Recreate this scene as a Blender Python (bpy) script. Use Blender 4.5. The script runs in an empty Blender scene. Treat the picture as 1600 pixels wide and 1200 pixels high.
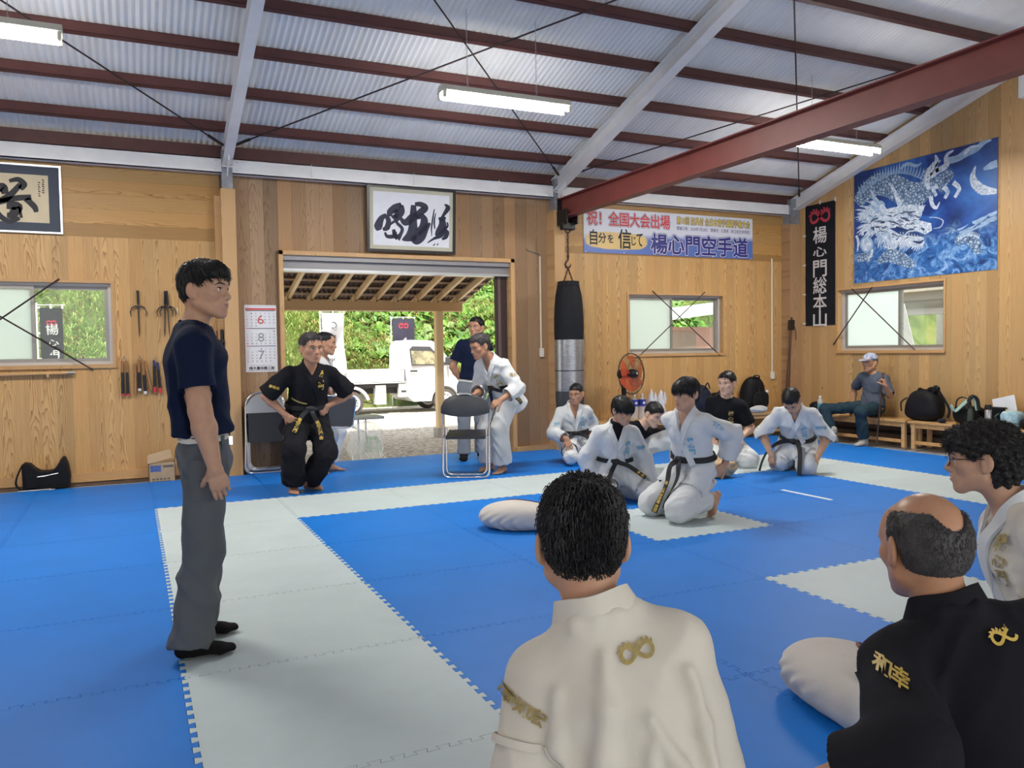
import bpy, math, random
import numpy as np
from math import sin, cos, pi, radians, sqrt
from mathutils import Vector, Matrix

SC = bpy.context.scene
COL = SC.collection

# ---------------------------------------------------------------- camera
def make_camera():
    yaw, pitch, roll = 0.43933, 0.040717, 0.015914
    cy, sy, cp, sp, cr, sr = cos(yaw), sin(yaw), cos(pitch), sin(pitch), cos(roll), sin(roll)
    fwd = np.array([sy*cp, cy*cp, -sp]); right = np.array([cy, -sy, 0.0]); dn = np.cross(fwd, right)
    r2 = cr*right + sr*dn; d2 = -sr*right + cr*dn
    cam = bpy.data.cameras.new('camera')
    cam.sensor_width = 36.0
    cam.lens = 1266.6/1600*36.0
    cam.clip_start = 0.05; cam.clip_end = 200
    o = bpy.data.objects.new('camera', cam); COL.objects.link(o)
    m = Matrix(((r2[0], -d2[0], -fwd[0], 0), (r2[1], -d2[1], -fwd[1], 0), (r2[2], -d2[2], -fwd[2], 1.2842), (0, 0, 0, 1)))
    o.matrix_world = m
    SC.camera = o
make_camera()

# ---------------------------------------------------------------- sky, sun, exposure
SC.view_settings.view_transform = 'Standard'
SC.view_settings.look = 'None'
SC.view_settings.gamma = 1.0
SC.view_settings.use_curve_mapping = False
SC.view_settings.exposure = 0.40

def make_world():
    w = bpy.data.worlds.new('overcast_sky'); SC.world = w
    w.use_nodes = True
    nt = w.node_tree; nt.nodes.clear()
    out = nt.nodes.new('ShaderNodeOutputWorld'); bg = nt.nodes.new('ShaderNodeBackground')
    bg.inputs['Color'].default_value = (0.95, 0.975, 1.0, 1)
    bg.inputs['Strength'].default_value = 1.5
    nt.links.new(bg.outputs[0], out.inputs[0])
make_world()

def make_sun():
    s = bpy.data.lights.new('sun', 'SUN'); s.energy = 8.0; s.angle = radians(8); s.color = (1.0, 0.96, 0.88)
    o = bpy.data.objects.new('sun', s); COL.objects.link(o)
    o.rotation_euler = (radians(32), 0, radians(-25)); o.location = (0, 0, 12)
make_sun()

LAMP_POWER = 55.0      # watts given by each fluorescent batten
# ---------------------------------------------------------------- object helpers
def link(o):
    COL.objects.link(o); return o

def tag(o, label=None, cat=None, group=None, kind=None):
    if label: o['label'] = label
    if cat: o['category'] = cat
    if group: o['group'] = group
    if kind: o['kind'] = kind
    return o

def empty(name, loc, label, cat, group=None, rz=0.0):
    o = bpy.data.objects.new(name, None); link(o)
    o.empty_display_size = 0.05
    o.location = loc; o.rotation_euler = (0, 0, rz)
    return tag(o, label, cat, group)

class MB:
    """collects shapes into one mesh"""
    def __init__(self):
        self.v = []; self.f = []; self.mi = []; self.m = 0
    def add(self, vs, fs):
        n = len(self.v)
        self.v.extend([tuple(p) for p in vs]); self.f.extend([tuple(i+n for i in f) for f in fs])
        self.mi.extend([self.m]*len(fs)); return self
    def box(self, x0, x1, y0, y1, z0, z1, bev=0.0):
        if bev <= 0:
            vs = [(x, y, z) for z in (z0, z1) for y in (y0, y1) for x in (x0, x1)]
            return self.add(vs, [(0, 2, 3, 1), (4, 5, 7, 6), (0, 1, 5, 4), (2, 6, 7, 3), (0, 4, 6, 2), (1, 3, 7, 5)])
        c = ((x0+x1)/2, (y0+y1)/2, (z0+z1)/2); h = ((x1-x0)/2, (y1-y0)/2, (z1-z0)/2)
        b = min(bev, min(h)*0.9)
        vs = []; idx = {}
        for sx in (-1, 1):
            for sy in (-1, 1):
                for sz in (-1, 1):
                    for ax in range(3):
                        p = []
                        for k, s in enumerate((sx, sy, sz)):
                            p.append(c[k]+s*(h[k]-(0 if k == ax else b)))
                        idx[(sx, sy, sz, ax)] = len(vs); vs.append(p)
        fs = []
        for ax in range(3):
            a1, a2 = (ax+1) % 3, (ax+2) % 3
            for s in (-1, 1):
                q = []
                for (u, w) in ((-1, -1), (1, -1), (1, 1), (-1, 1)):
                    k = [0, 0, 0]; k[ax] = s; k[a1] = u; k[a2] = w
                    q.append(idx[(k[0], k[1], k[2], ax)])
                fs.append(q if s > 0 else q[::-1])
            for u in (-1, 1):
                for w in (-1, 1):
                    q = []
                    for (s, axx) in ((-1, a1), (1, a1), (1, a2), (-1, a2)):
                        k = [0, 0, 0]; k[ax] = s; k[a1] = u; k[a2] = w
                        q.append(idx[(k[0], k[1], k[2], axx)])
                    fs.append(q)
        for sx in (-1, 1):
            for sy in (-1, 1):
                for sz in (-1, 1):
                    fs.append([idx[(sx, sy, sz, a)] for a in range(3)])
        return self.add(vs, fs)
    def obox(self, c, ax, ay, az, hx, hy, hz):
        c = np.array(c, float); ax, ay, az = [np.array(a, float)/np.linalg.norm(a) for a in (ax, ay, az)]
        vs = [c+sx*hx*ax+sy*hy*ay+sz*hz*az for sz in (-1, 1) for sy in (-1, 1) for sx in (-1, 1)]
        return self.add(vs, [(0, 2, 3, 1), (4, 5, 7, 6), (0, 1, 5, 4), (2, 6, 7, 3), (0, 4, 6, 2), (1, 3, 7, 5)])
    def bar(self, a, b, w, h, up=(0, 0, 1)):
        a = np.array(a, float); b = np.array(b, float); d = b-a; L = np.linalg.norm(d); d /= L
        s = np.cross(d, up); s /= np.linalg.norm(s); u = np.cross(s, d)
        return self.obox((a+b)/2, d, s, u, L/2, w/2, h/2)
    def tube(self, pts, r, n=8, cap=True, closed=False):
        P = [np.array(p, float) for p in pts]; N = len(P)
        rs = r if hasattr(r, '__len__') else [r]*N
        T = []
        for i in range(N):
            if closed: t = P[(i+1) % N]-P[i-1]
            else: t = P[min(i+1, N-1)]-P[max(i-1, 0)]
            T.append(t/(np.linalg.norm(t)+1e-12))
        ref = np.array([0, 0, 1.0]) if abs(T[0][2]) < 0.9 else np.array([1.0, 0, 0])
        u = np.cross(T[0], ref); u /= np.linalg.norm(u)
        vs = []
        for i in range(N):
            u = u-np.dot(u, T[i])*T[i]; u /= np.linalg.norm(u)+1e-12
            w = np.cross(T[i], u)
            for k in range(n):
                a = 2*pi*k/n
                vs.append(P[i]+rs[i]*(cos(a)*u+sin(a)*w))
        fs = []
        M = N if closed else N-1
        for i in range(M):
            j = (i+1) % N
            for k in range(n):
                l = (k+1) % n
                fs.append((i*n+k, i*n+l, j*n+l, j*n+k))
        if cap and not closed:
            fs.append(tuple(range(n-1, -1, -1))); fs.append(tuple((N-1)*n+k for k in range(n)))
        return self.add(vs, fs)
    def lathe(self, c, prof, axis=(0, 0, 1), n=24):
        c = np.array(c, float); a = np.array(axis, float); a /= np.linalg.norm(a)
        ref = np.array([1.0, 0, 0]) if abs(a[0]) < 0.9 else np.array([0, 1.0, 0])
        u = np.cross(a, ref); u /= np.linalg.norm(u); w = np.cross(a, u)
        vs = []; m = len(prof)
        for (r, z) in prof:
            for k in range(n):
                t = 2*pi*k/n; vs.append(c+a*z+r*(cos(t)*u+sin(t)*w))
        fs = []
        for i in range(m-1):
            for k in range(n):
                l = (k+1) % n
                fs.append((i*n+k, i*n+l, (i+1)*n+l, (i+1)*n+k))
        fs.append(tuple(range(n-1, -1, -1))); fs.append(tuple((m-1)*n+k for k in range(n)))
        return self.add(vs, fs)
    def prism(self, poly, d0, d1, org, U, V, W):
        """polygon in (U,V) plane extruded along W from d0 to d1"""
        org, U, V, W = [np.array(a, float) for a in (org, U, V, W)]
        n = len(poly)
        vs = [org+u*U+v*V+d0*W for u, v in poly]+[org+u*U+v*V+d1*W for u, v in poly]
        fs = [tuple(range(n-1, -1, -1)), tuple(range(n, 2*n))]
        for i in range(n):
            j = (i+1) % n; fs.append((i, j, n+j, n+i))
        return self.add(vs, fs)
    def sphere(self, c, r, n=16, m=10, R=None):
        r = r if hasattr(r, '__len__') else (r, r, r)
        c = np.array(c, float); vs = []; fs = []
        for i in range(m+1):
            t = pi*i/m
            for k in range(n):
                a = 2*pi*k/n
                p = np.array([r[0]*sin(t)*cos(a), r[1]*sin(t)*sin(a), r[2]*cos(t)])
                if R is not None: p = R@p
                vs.append(c+p)
        for i in range(m):
            for k in range(n):
                l = (k+1) % n
                fs.append((i*n+k, (i+1)*n+k, (i+1)*n+l, i*n+l))
        return self.add(vs, fs)
    def build_swap(self):
        """turns a wall drawn along x into one along y, on the negative x side"""
        self.v = [(-y, x, z) for x, y, z in self.v]; self.f = [f for f in self.f]; return self
    def build(self, name, mat, parent=None, smooth=False, kind=None):
        me = bpy.data.meshes.new(name)
        me.from_pydata(self.v, [], self.f)
        mats = mat if isinstance(mat, (list, tuple)) else [mat]
        for m in mats: me.materials.append(m)
        if len(mats) > 1: me.polygons.foreach_set('material_index', self.mi)
        me.update()
        if smooth:
            me.polygons.foreach_set('use_smooth', [True]*len(me.polygons))
            try: me.set_sharp_from_angle(angle=radians(42))
            except Exception: pass
        o = bpy.data.objects.new(name, me); link(o)
        if parent is not None:
            o.parent = parent
            o.matrix_parent_inverse = WI(parent)
        if kind: o['kind'] = kind
        return o

def WI(parent):
    m = Matrix.Identity(4)
    chain = []; p = parent
    while p is not None:
        chain.append(p); p = p.parent
    for q in reversed(chain):
        m = m @ q.matrix_parent_inverse @ q.matrix_basis
    return m.inverted()

def copy_tree(o, parent=None):
    c = o.copy(); COL.objects.link(c)
    if parent is not None: c.parent = parent
    for ch in list(o.children): copy_tree(ch, c)
    return c

def arc(c, r, a0, a1, n, U=(1, 0, 0), V=(0, 0, 1)):
    c, U, V = np.array(c, float), np.array(U, float), np.array(V, float)
    return [c+r*(cos(a0+(a1-a0)*i/n)*U+sin(a0+(a1-a0)*i/n)*V) for i in range(n+1)]

def round_path(pts, r, n=6, closed=False):
    """polyline with rounded corners"""
    P = [np.array(p, float) for p in pts]; out = []
    N = len(P)
    for i in range(N):
        if not closed and i in (0, N-1):
            out.append(P[i]); continue
        a, b, c = P[i-1], P[i], P[(i+1) % N]
        d1 = (a-b); d2 = (c-b); l1 = np.linalg.norm(d1); l2 = np.linalg.norm(d2)
        k = min(r, l1*0.49, l2*0.49)
        p1 = b+d1/l1*k; p2 = b+d2/l2*k
        for t in np.linspace(0, 1, n+1):
            out.append((1-t)**2*p1+2*t*(1-t)*b+t*t*p2)
    return out

# ---------------------------------------------------------------- materials
class NT:
    def __init__(self, name):
        self.mat = bpy.data.materials.new(name); self.mat.use_nodes = True
        self.nt = self.mat.node_tree; self.N = self.nt.nodes
        self.bsdf = self.N['Principled BSDF']
    def node(self, t, **kw):
        n = self.N.new(t)
        for k, v in kw.items(): setattr(n, k, v)
        return n
    def lk(self, a, b): self.nt.links.new(a, b)
    def put(self, sock, v):
        if isinstance(v, bpy.types.NodeSocket): self.lk(v, sock)
        elif isinstance(v, (tuple, list)) and len(v) == 3 and sock.type == 'RGBA': sock.default_value = (*v, 1)
        else: sock.default_value = v
    def math(self, op, a, b=None, c=None, clamp=False):
        n = self.node('ShaderNodeMath', operation=op, use_clamp=clamp)
        self.put(n.inputs[0], a)
        if b is not None: self.put(n.inputs[1], b)
        if c is not None: self.put(n.inputs[2], c)
        return n.outputs[0]
    def mix(self, fac, a, b, blend='MIX'):
        n = self.node('ShaderNodeMix', data_type='RGBA', blend_type=blend)
        self.put(n.inputs[0], fac); self.put(n.inputs[6], a); self.put(n.inputs[7], b)
        return n.outputs[2]
    def pos(self):
        return self.node('ShaderNodeTexCoord').outputs['Object']
    def sep(self, v):
        n = self.node('ShaderNodeSeparateXYZ'); self.lk(v, n.inputs[0]); return n.outputs
    def comb(self, x=0.0, y=0.0, z=0.0):
        n = self.node('ShaderNodeCombineXYZ')
        for i, q in enumerate((x, y, z)): self.put(n.inputs[i], q)
        return n.outputs[0]
    def noise(self, vec, scale, detail=3.0, rough=0.5, dist=0.0):
        n = self.node('ShaderNodeTexNoise'); self.put(n.inputs['Vector'], vec)
        n.inputs['Scale'].default_value = scale; n.inputs['Detail'].default_value = detail
        n.inputs['Roughness'].default_value = rough; n.inputs['Distortion'].default_value = dist
        return n.outputs['Fac']
    def ramp(self, fac, stops):
        n = self.node('ShaderNodeValToRGB'); self.put(n.inputs[0], fac)
        cr = n.color_ramp
        while len(cr.elements) < len(stops): cr.elements.new(0.5)
        for e, (p, c) in zip(cr.elements, stops):
            e.position = p; e.color = (*c, 1) if len(c) == 3 else c
        return n.outputs[0]
    def mapr(self, v, a, b, c, d):
        n = self.node('ShaderNodeMapRange'); self.put(n.inputs[0], v)
        for i, q in enumerate((a, b, c, d)): n.inputs[i+1].default_value = q
        return n.outputs[0]
    def bump(self, h, strength=0.3, dist=0.01):
        n = self.node('ShaderNodeBump'); n.inputs['Strength'].default_value = strength; n.inputs['Distance'].default_value = dist
        self.put(n.inputs['Height'], h); self.lk(n.outputs[0], self.bsdf.inputs['Normal'])
    def set(self, color=None, rough=None, metal=None, spec=None, alpha=None, trans=None, sheen=None):
        b = self.bsdf.inputs
        if color is not None: self.put(b['Base Color'], color)
        if rough is not None: self.put(b['Roughness'], rough)
        if metal is not None: self.put(b['Metallic'], metal)
        if spec is not None: self.put(b['Specular IOR Level'], spec)
        if alpha is not None: self.put(b['Alpha'], alpha)
        if trans is not None: self.put(b['Transmission Weight'], trans)
        if sheen is not None: self.put(b['Sheen Weight'], sheen)
        return self.mat

def plain(name, color, rough=0.5, metal=0.0, var=0.0, vscale=8.0, bump=0.0, bscale=60.0, spec=None, bdist=0.004):
    t = NT(name)
    col = tuple(color)
    if var > 0 or bump > 0: p = t.pos()
    if var > 0:
        f = t.noise(p, vscale, 4.0, 0.6)
        c0 = tuple(max(0, c*(1-var)) for c in color); c1 = tuple(min(1, c*(1+var)) for c in color)
        col = t.ramp(f, [(0.3, c0), (0.7, c1)])
    t.set(col, rough, metal, spec)
    if bump > 0: t.bump(t.noise(p, bscale, 4.0, 0.6), bump, bdist)
    return t.mat

def emit(name, color, strength):
    t = NT(name)
    t.set((0.9, 0.9, 0.9), 0.4)
    t.bsdf.inputs['Emission Color'].default_value = (*color, 1)
    t.bsdf.inputs['Emission Strength'].default_value = strength
    return t.mat

def wood(name, base, dark, axis_u='x', axis_v='z', width=0.15, grain=1.0, tint=0.18, knots=0.5, rough=0.45, gap=0.012, shift=0.0, A=900.0, B=4.5):
    """boards of given width along v, cathedral grain, knots"""
    t = NT(name); p = t.pos(); s = t.sep(p); ix = {'x': 0, 'y': 1, 'z': 2}
    u = t.math('ADD', s[ix[axis_u]], 20.0+shift); v = s[ix[axis_v]]
    q = t.math('DIVIDE', u, width)
    bi = t.math('FLOOR', q); fr = t.math('FRACT', q)
    wn = t.node('ShaderNodeTexWhiteNoise', noise_dimensions='1D'); t.lk(bi, wn.inputs['W'])
    r1 = wn.outputs['Value']; rs = t.sep(wn.outputs['Color'])
    lx = t.math('MULTIPLY', t.math('SUBTRACT', fr, 0.5), width)
    off = t.math('MULTIPLY', t.math('SUBTRACT', rs[0], 0.5), width*1.7)
    lx2 = t.math('ADD', lx, off)
    nv = t.comb(t.math('MULTIPLY', lx, 9.0), t.math('ADD', t.math('MULTIPLY', v, 1.3), t.math('MULTIPLY', r1, 37.0)), t.math('MULTIPLY', r1, 91.0))
    nz = t.noise(nv, 1.6, 2.0, 0.5)
    tt = t.math('ADD', t.math('MULTIPLY', t.math('MULTIPLY', lx2, lx2), t.mapr(rs[2], 0, 1, A*0.35, A*1.25)), t.math('MULTIPLY', v, B))
    tt = t.math('ADD', tt, t.math('MULTIPLY', nz, 5.0))
    ring = t.math('FRACT', t.math('ADD', tt, t.math('MULTIPLY', r1, 7.0)))
    line = t.math('POWER', ring, 3.6)
    fib = t.noise(t.comb(t.math('MULTIPLY', u, 160.0), t.math('MULTIPLY', v, 3.0), r1), 1.0, 3.0, 0.6)
    fac = t.math('MULTIPLY', t.math('ADD', t.math('MULTIPLY', line, 0.75), t.math('MULTIPLY', t.math('SUBTRACT', fib, 0.45), 0.8)), grain, clamp=True)
    col = t.mix(fac, base, dark)
    # board to board tint
    tv = t.mapr(rs[1], 0, 1, 1.0-tint, 1.0+tint*0.6)
    tn = t.node('ShaderNodeCombineColor')
    for i, k in enumerate((0.25, 0.0, -0.35)):
        t.lk(t.math('MULTIPLY', tv, t.mapr(rs[2], 0, 1, 1.0-k*tint, 1.0+k*tint)), tn.inputs[i])
    col = t.mix(1.0, col, tn.outputs[0], 'MULTIPLY')
    if knots > 0:
        kv = t.node('ShaderNodeTexVoronoi', feature='F1'); kv.inputs['Scale'].default_value = 1.0
        t.lk(t.comb(t.math('MULTIPLY', u, 5.5), t.math('MULTIPLY', v, 2.6), 0.3), kv.inputs['Vector'])
        kd = t.mapr(kv.outputs['Distance'], 0.03, 0.075, 1.0, 0.0)
        ks = t.sep(kv.outputs['Color'])
        kd = t.math('MULTIPLY', kd, t.math('LESS_THAN', ks[0], knots))
        col = t.mix(t.math('MULTIPLY', kd, 0.75), col, tuple(c*0.25 for c in dark))
    g = t.math('MINIMUM', fr, t.math('SUBTRACT', 1.0, fr))
    gl = t.mapr(g, 0.0, gap, 1.0, 0.0)
    col = t.mix(t.math('MULTIPLY', gl, 0.55), col, tuple(c*0.35 for c in dark))
    t.set(col, rough, 0.0, 0.35)
    t.bump(t.math('SUBTRACT', t.math('MULTIPLY', fib, 0.3), gl), 0.25, 0.004)
    return t.mat

# ---------------------------------------------------------------- writing
def text_polys(body, size=0.1, bold=0.0, align='CENTER', extrude=0.0):
    """outlined text as verts/faces in a plane, centred on its own bounding box"""
    cu = bpy.data.curves.new('lettering', 'FONT'); cu.body = body; cu.size = size; cu.offset = bold; cu.resolution_u = 2
    cu.align_x = align; cu.extrude = extrude
    o = bpy.data.objects.new('lettering', cu); COL.objects.link(o)
    dg = bpy.context.evaluated_depsgraph_get(); dg.update()
    me = bpy.data.meshes.new_from_object(o.evaluated_get(dg))
    V = np.array([v.co[:] for v in me.vertices]) if len(me.vertices) else np.zeros((0, 3))
    F = [tuple(p.vertices) for p in me.polygons]
    bpy.data.meshes.remove(me); bpy.data.objects.remove(o); bpy.data.curves.remove(cu)
    return V, F

def fit_text(body, w, h, bold=0.0, keep=False, stack=False):
    """text scaled to a w x h box centred on the origin; bold strokes spill outside it"""
    V0, F = text_polys(body, 1.0, 0.0)
    if len(V0) == 0: return V0, F
    lo, hi = V0.min(0), V0.max(0); c = (lo+hi)/2; d = np.maximum(hi-lo, 1e-6)
    sx, sy = w/d[0], h/d[1]
    if keep: sx = sy = min(sx, sy)
    V = V0
    if bold and stack:      # heavier strokes: shifted layers, each a hair above the last
        L = []; G = []
        for k in range(10):
            a = 2*pi*k/10; L.append(V0+np.array([cos(a)*bold*1.1, sin(a)*bold*1.1, 0.00003*k])); G += [tuple(i+k*len(V0) for i in f) for f in F]
        V = np.concatenate(L); F = G
    elif bold: V, F = text_polys(body, 1.0, bold)
    return (V-c)*np.array([sx, sy, 1.0]), F

def sign_text(mb, body, org, U, V, N, w, h, lift=0.002, bold=0.0, keep=False):
    """adds flat lettering to a mesh builder; org is the centre of the box"""
    P, F = fit_text(body, w, h, bold, keep, True)
    org, U, V, N = [np.array(a, float) for a in (org, U, V, N)]
    mb.add([org+p[0]*U+p[1]*V+(lift+p[2])*N for p in P], F); return mb
# ---------------------------------------------------------------- palette
M = {}
CEDAR = (0.62, 0.378, 0.155); CEDAR_D = (0.30, 0.135, 0.035)
M['wall_v'] = wood('cedar_boards_vertical', CEDAR, CEDAR_D, 'x', 'z', 0.14, 1.25, 0.14, 0.12, A=1500.0)
M['wall_h'] = wood('cedar_boards_level', (0.50, 0.295, 0.105), (0.27, 0.125, 0.038), 'z', 'x', 0.15, 1.2, 0.30, 0.1, A=900, B=2.5)
M['wall_old'] = wood('old_cedar_boards', (0.36, 0.225, 0.125), (0.16, 0.085, 0.04), 'x', 'z', 0.155, 0.8, 0.3, 0.55, 0.6, 0.02)
M['wall_y'] = wood('gable_boards', (0.55, 0.36, 0.165), (0.30, 0.14, 0.045), 'y', 'z', 0.15, 1.1, 0.16, 0.2, A=1300.0)
M['post'] = wood('post_wood', (0.60, 0.375, 0.18), (0.36, 0.19, 0.075), 'x', 'z', 0.3, 0.6, 0.08, 0.25, gap=0.0, shift=0.11)
M['post_dk'] = wood('post_wood_knotty', (0.40, 0.25, 0.135), (0.2, 0.105, 0.045), 'x', 'z', 0.3, 0.7, 0.1, 0.55, gap=0.0, shift=0.05)
M['trimwood'] = wood('trim_wood', (0.56, 0.335, 0.15), (0.34, 0.17, 0.06), 'z', 'x', 0.4, 0.6, 0.1, 0.1, gap=0.0)
M['bench'] = wood('bench_wood', (0.60, 0.355, 0.15), (0.38, 0.19, 0.065), 'x', 'y', 0.4, 0.6, 0.08, 0.1, gap=0.0, rough=0.35)
M['porch'] = wood('porch_timber', (0.86, 0.68, 0.42), (0.66, 0.46, 0.23), 'x', 'y', 0.5, 0.5, 0.08, 0.15, gap=0.0)
M['porch_beam'] = wood('porch_beam_timber', (0.64, 0.44, 0.23), (0.40, 0.23, 0.10), 'z', 'x', 0.5, 0.6, 0.08, 0.5, gap=0.0)
M['white_steel'] = plain('white_painted_steel', (0.82, 0.82, 0.82), 0.35, var=0.06, vscale=3, bump=0.08, bscale=25)
M['grey_steel'] = plain('grey_painted_steel', (0.30, 0.31, 0.34), 0.4, 0.3, var=0.25, vscale=9)
M['purlin'] = plain('brown_primer_steel', (0.105, 0.036, 0.032), 0.5, var=0.15, vscale=5)
M['red_steel'] = plain('red_primer_steel', (0.20, 0.045, 0.036), 0.5, var=0.12, vscale=3, bump=0.05)
M['rod'] = plain('dark_rod_steel', (0.045, 0.028, 0.026), 0.5, 0.3)
M['black_metal'] = plain('black_metal', (0.016, 0.016, 0.018), 0.4, 0.4)
M['chrome'] = plain('chrome', (0.72, 0.72, 0.74), 0.18, 1.0)
M['steel'] = plain('brushed_steel', (0.48, 0.48, 0.5), 0.35, 0.9)
M['alu'] = plain('aluminium_sash', (0.34, 0.325, 0.30), 0.4, 0.5)
M['alu_lt'] = plain('pale_sash', (0.55, 0.52, 0.49), 0.4, 0.3)
M['ivory'] = plain('ivory_plastic', (0.72, 0.68, 0.55), 0.4)
M['paper'] = plain('white_paper', (0.74, 0.76, 0.82), 0.7, var=0.03)
M['ink'] = plain('black_ink', (0.012, 0.013, 0.02), 0.6)
M['ink_red'] = plain('red_ink', (0.60, 0.10, 0.11), 0.6)
M['ink_grey'] = plain('grey_ink', (0.30, 0.31, 0.36), 0.6)
M['navy_mount'] = plain('slate_mount', (0.052, 0.066, 0.095), 0.7)
M['cream_silk'] = plain('cream_silk', (0.66, 0.56, 0.38), 0.7, var=0.06)
M['silver'] = plain('silver_frame', (0.55, 0.57, 0.6), 0.3, 0.7)
M['tan_mount'] = plain('tan_mount', (0.50, 0.49, 0.39), 0.7)
M['blackframe'] = plain('black_frame', (0.014, 0.010, 0.012), 0.35)
M['concrete'] = plain('concrete', (0.42, 0.41, 0.39), 0.8, var=0.2, vscale=6, bump=0.2)
M['dark_gap'] = plain('gap_shade', (0.14, 0.09, 0.065), 0.8, var=0.25)  # shade at the wall foot and under benches, put into a dark colour

def roof_tin():
    t = NT('corrugated_tin'); p = t.pos()
    s = t.sep(p)
    f = t.noise(t.comb(t.math('MULTIPLY', s[0], 1.6), t.math('MULTIPLY', s[1], 0.35), 0.0), 2.2, 4.0, 0.6)
    c = t.ramp(f, [(0.3, (0.78, 0.78, 0.77)), (0.7, (0.88, 0.88, 0.87))])
    t.set(c, 0.5, 0.0); return t.mat
M['tin'] = roof_tin()

def foam(name, base, dirt):
    t = NT(name); p = t.pos()
    f = t.noise(p, 2.2, 5.0, 0.65); g = t.noise(p, 26.0, 3.0, 0.6)
    sm = t.noise(p, 7.0, 6.0, 0.75, 0.8)
    c = t.ramp(f, [(0.3, tuple(x*0.93 for x in base)), (0.7, tuple(min(1, x*1.04) for x in base))])
    c = t.mix(t.mapr(sm, 0.62, 0.8, 0.0, 0.35), c, dirt)
    t.set(c, 0.5, 0.0, 0.22); t.bump(g, 0.1, 0.002); return t.mat
M['mat_blue'] = foam('blue_foam', (0.006, 0.175, 0.63), (0.005, 0.13, 0.48))
M['mat_white'] = foam('pale_foam', (0.50, 0.585, 0.60), (0.37, 0.42, 0.41))

def glass(name, frosted):
    t = NT(name)
    if frosted:
        t.set((0.80, 0.88, 0.86), 0.35)
        t.bsdf.inputs['Transmission Weight'].default_value = 0.0
        tr = t.node('ShaderNodeBsdfTranslucent'); tr.inputs[0].default_value = (0.88, 0.95, 0.92, 1)
        mx = t.node('ShaderNodeMixShader'); mx.inputs[0].default_value = 0.86
        out = t.N['Material Output']
        t.lk(t.bsdf.outputs[0], mx.inputs[1]); t.lk(tr.outputs[0], mx.inputs[2]); t.lk(mx.outputs[0], out.inputs[0])
    else:
        tr = t.node('ShaderNodeBsdfTransparent'); tr.inputs[0].default_value = (0.93, 0.97, 0.95, 1)
        gl = t.node('ShaderNodeBsdfGlossy'); gl.inputs['Roughness'].default_value = 0.03
        fr = t.node('ShaderNodeFresnel'); fr.inputs[0].default_value = 1.45
        mx = t.node('ShaderNodeMixShader'); out = t.N['Material Output']
        t.lk(fr.outputs[0], mx.inputs[0]); t.lk(tr.outputs[0], mx.inputs[1]); t.lk(gl.outputs[0], mx.inputs[2]); t.lk(mx.outputs[0], out.inputs[0])
    return t.mat
M['frost'] = glass('frosted_glass', True)
M['clear'] = glass('clear_glass', False)

YW = 9.35      # inner face of the back wall
XR = 9.10      # inner face of the gable wall
def S(name, mb, mat, parent=None, smooth=False):
    o = mb.build(name, mat, parent, smooth)
    if parent is None: o['kind'] = 'structure'
    return o

# ---------------------------------------------------------------- floor and walls
S('floor', MB().box(-7, XR, -3, YW+0.02, -0.2, -0.032), M['concrete'])

def wall_holes(x0, x1, z0, z1, holes, y0, y1):
    """wall in XZ with rectangular holes, as a grid of boxes"""
    mb = MB()
    xs = sorted({x0, x1, *[h[0] for h in holes], *[h[1] for h in holes]}); zs = sorted({z0, z1, *[h[2] for h in holes], *[h[3] for h in holes]})
    for a, b in zip(xs, xs[1:]):
        for c, d in zip(zs, zs[1:]):
            mx, mz = (a+b)/2, (c+d)/2
            if any(h[0] < mx < h[1] and h[2] < mz < h[3] for h in holes): continue
            mb.box(a, b, y0, y1, c, d)
    return mb
def grow(h, e=0.024): return (h[0]-e, h[1]+e, h[2]-e, h[3]+e)
W1 = (-1.86, -0.16, 1.215, 2.045)     # left window opening x0 x1 z0 z1
W2 = (6.17, 7.78, 1.215, 2.03)
W3 = (6.80, 8.45, 1.215, 2.065)       # y0 y1 z0 z1 in the gable
DOOR = (1.58, 4.39, -0.2, 2.40)
S('wall_back_left', wall_holes(-7, 0.93, -0.2, 2.515, [grow(W1)], YW, YW+0.14), M['wall_v'])
S('wall_back_left_upper', MB().box(-7, 0.93, YW, YW+0.14, 2.515, 3.41), M['wall_h'])
S('wall_back_middle', wall_holes(0.93, 4.95, -0.2, 3.41, [grow(DOOR, 0.04)], YW+0.03, YW+0.14), M['wall_old'])
S('wall_back_right', wall_holes(4.95, XR+0.14, -0.2, 2.555, [grow(W2)], YW, YW+0.14), M['wall_v'])
S('wall_back_right_upper', MB().box(4.95, XR+0.14, YW, YW+0.14, 2.555, 3.41), M['wall_h'])

RIDGE_Y = 2.9
def roofz(y): return 3.45+0.3*(9.3-y) if y >= RIDGE_Y else 3.45+0.3*(9.3-RIDGE_Y)-0.3*(RIDGE_Y-y)
def gable():
    mb = MB(); X0, X1 = XR, XR+0.14
    y0, y1, z0, z1 = grow(W3)
    def poly(pts): mb.prism(pts, X0, X1, (0, 0, 0), (0, 1, 0), (0, 0, 1), (1, 0, 0))
    poly([(-3, -0.2), (YW, -0.2), (YW, z0), (-3, z0)])
    poly([(-3, z0), (y0, z0), (y0, z1), (-3, z1)])
    poly([(y1, z0), (YW, z0), (YW, z1), (y1, z1)])
    poly([(-3, z1), (YW, z1), (YW, roofz(YW)+0.12), (RIDGE_Y, roofz(RIDGE_Y)+0.12), (-3, roofz(-3)+0.12)])
    return mb
S('wall_right', gable(), M['wall_y'])

# unseen walls added behind and beside the camera; their openings shape the daylight
S('wall_near_unseen', wall_holes(-7, XR+0.14, -0.2, 3.5, [(-2.0, 8.6, -0.3, 3.05), (-5.5, -2.8, 0.9, 2.2)], -3.12, -3.0), M['wall_v'])
S('wall_left_unseen', wall_holes(-3, YW, -0.2, 3.5, [(0.0, 3.0, 0.9, 2.2)], 6.86, 7.0).build_swap(), M['wall_y'])

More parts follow.
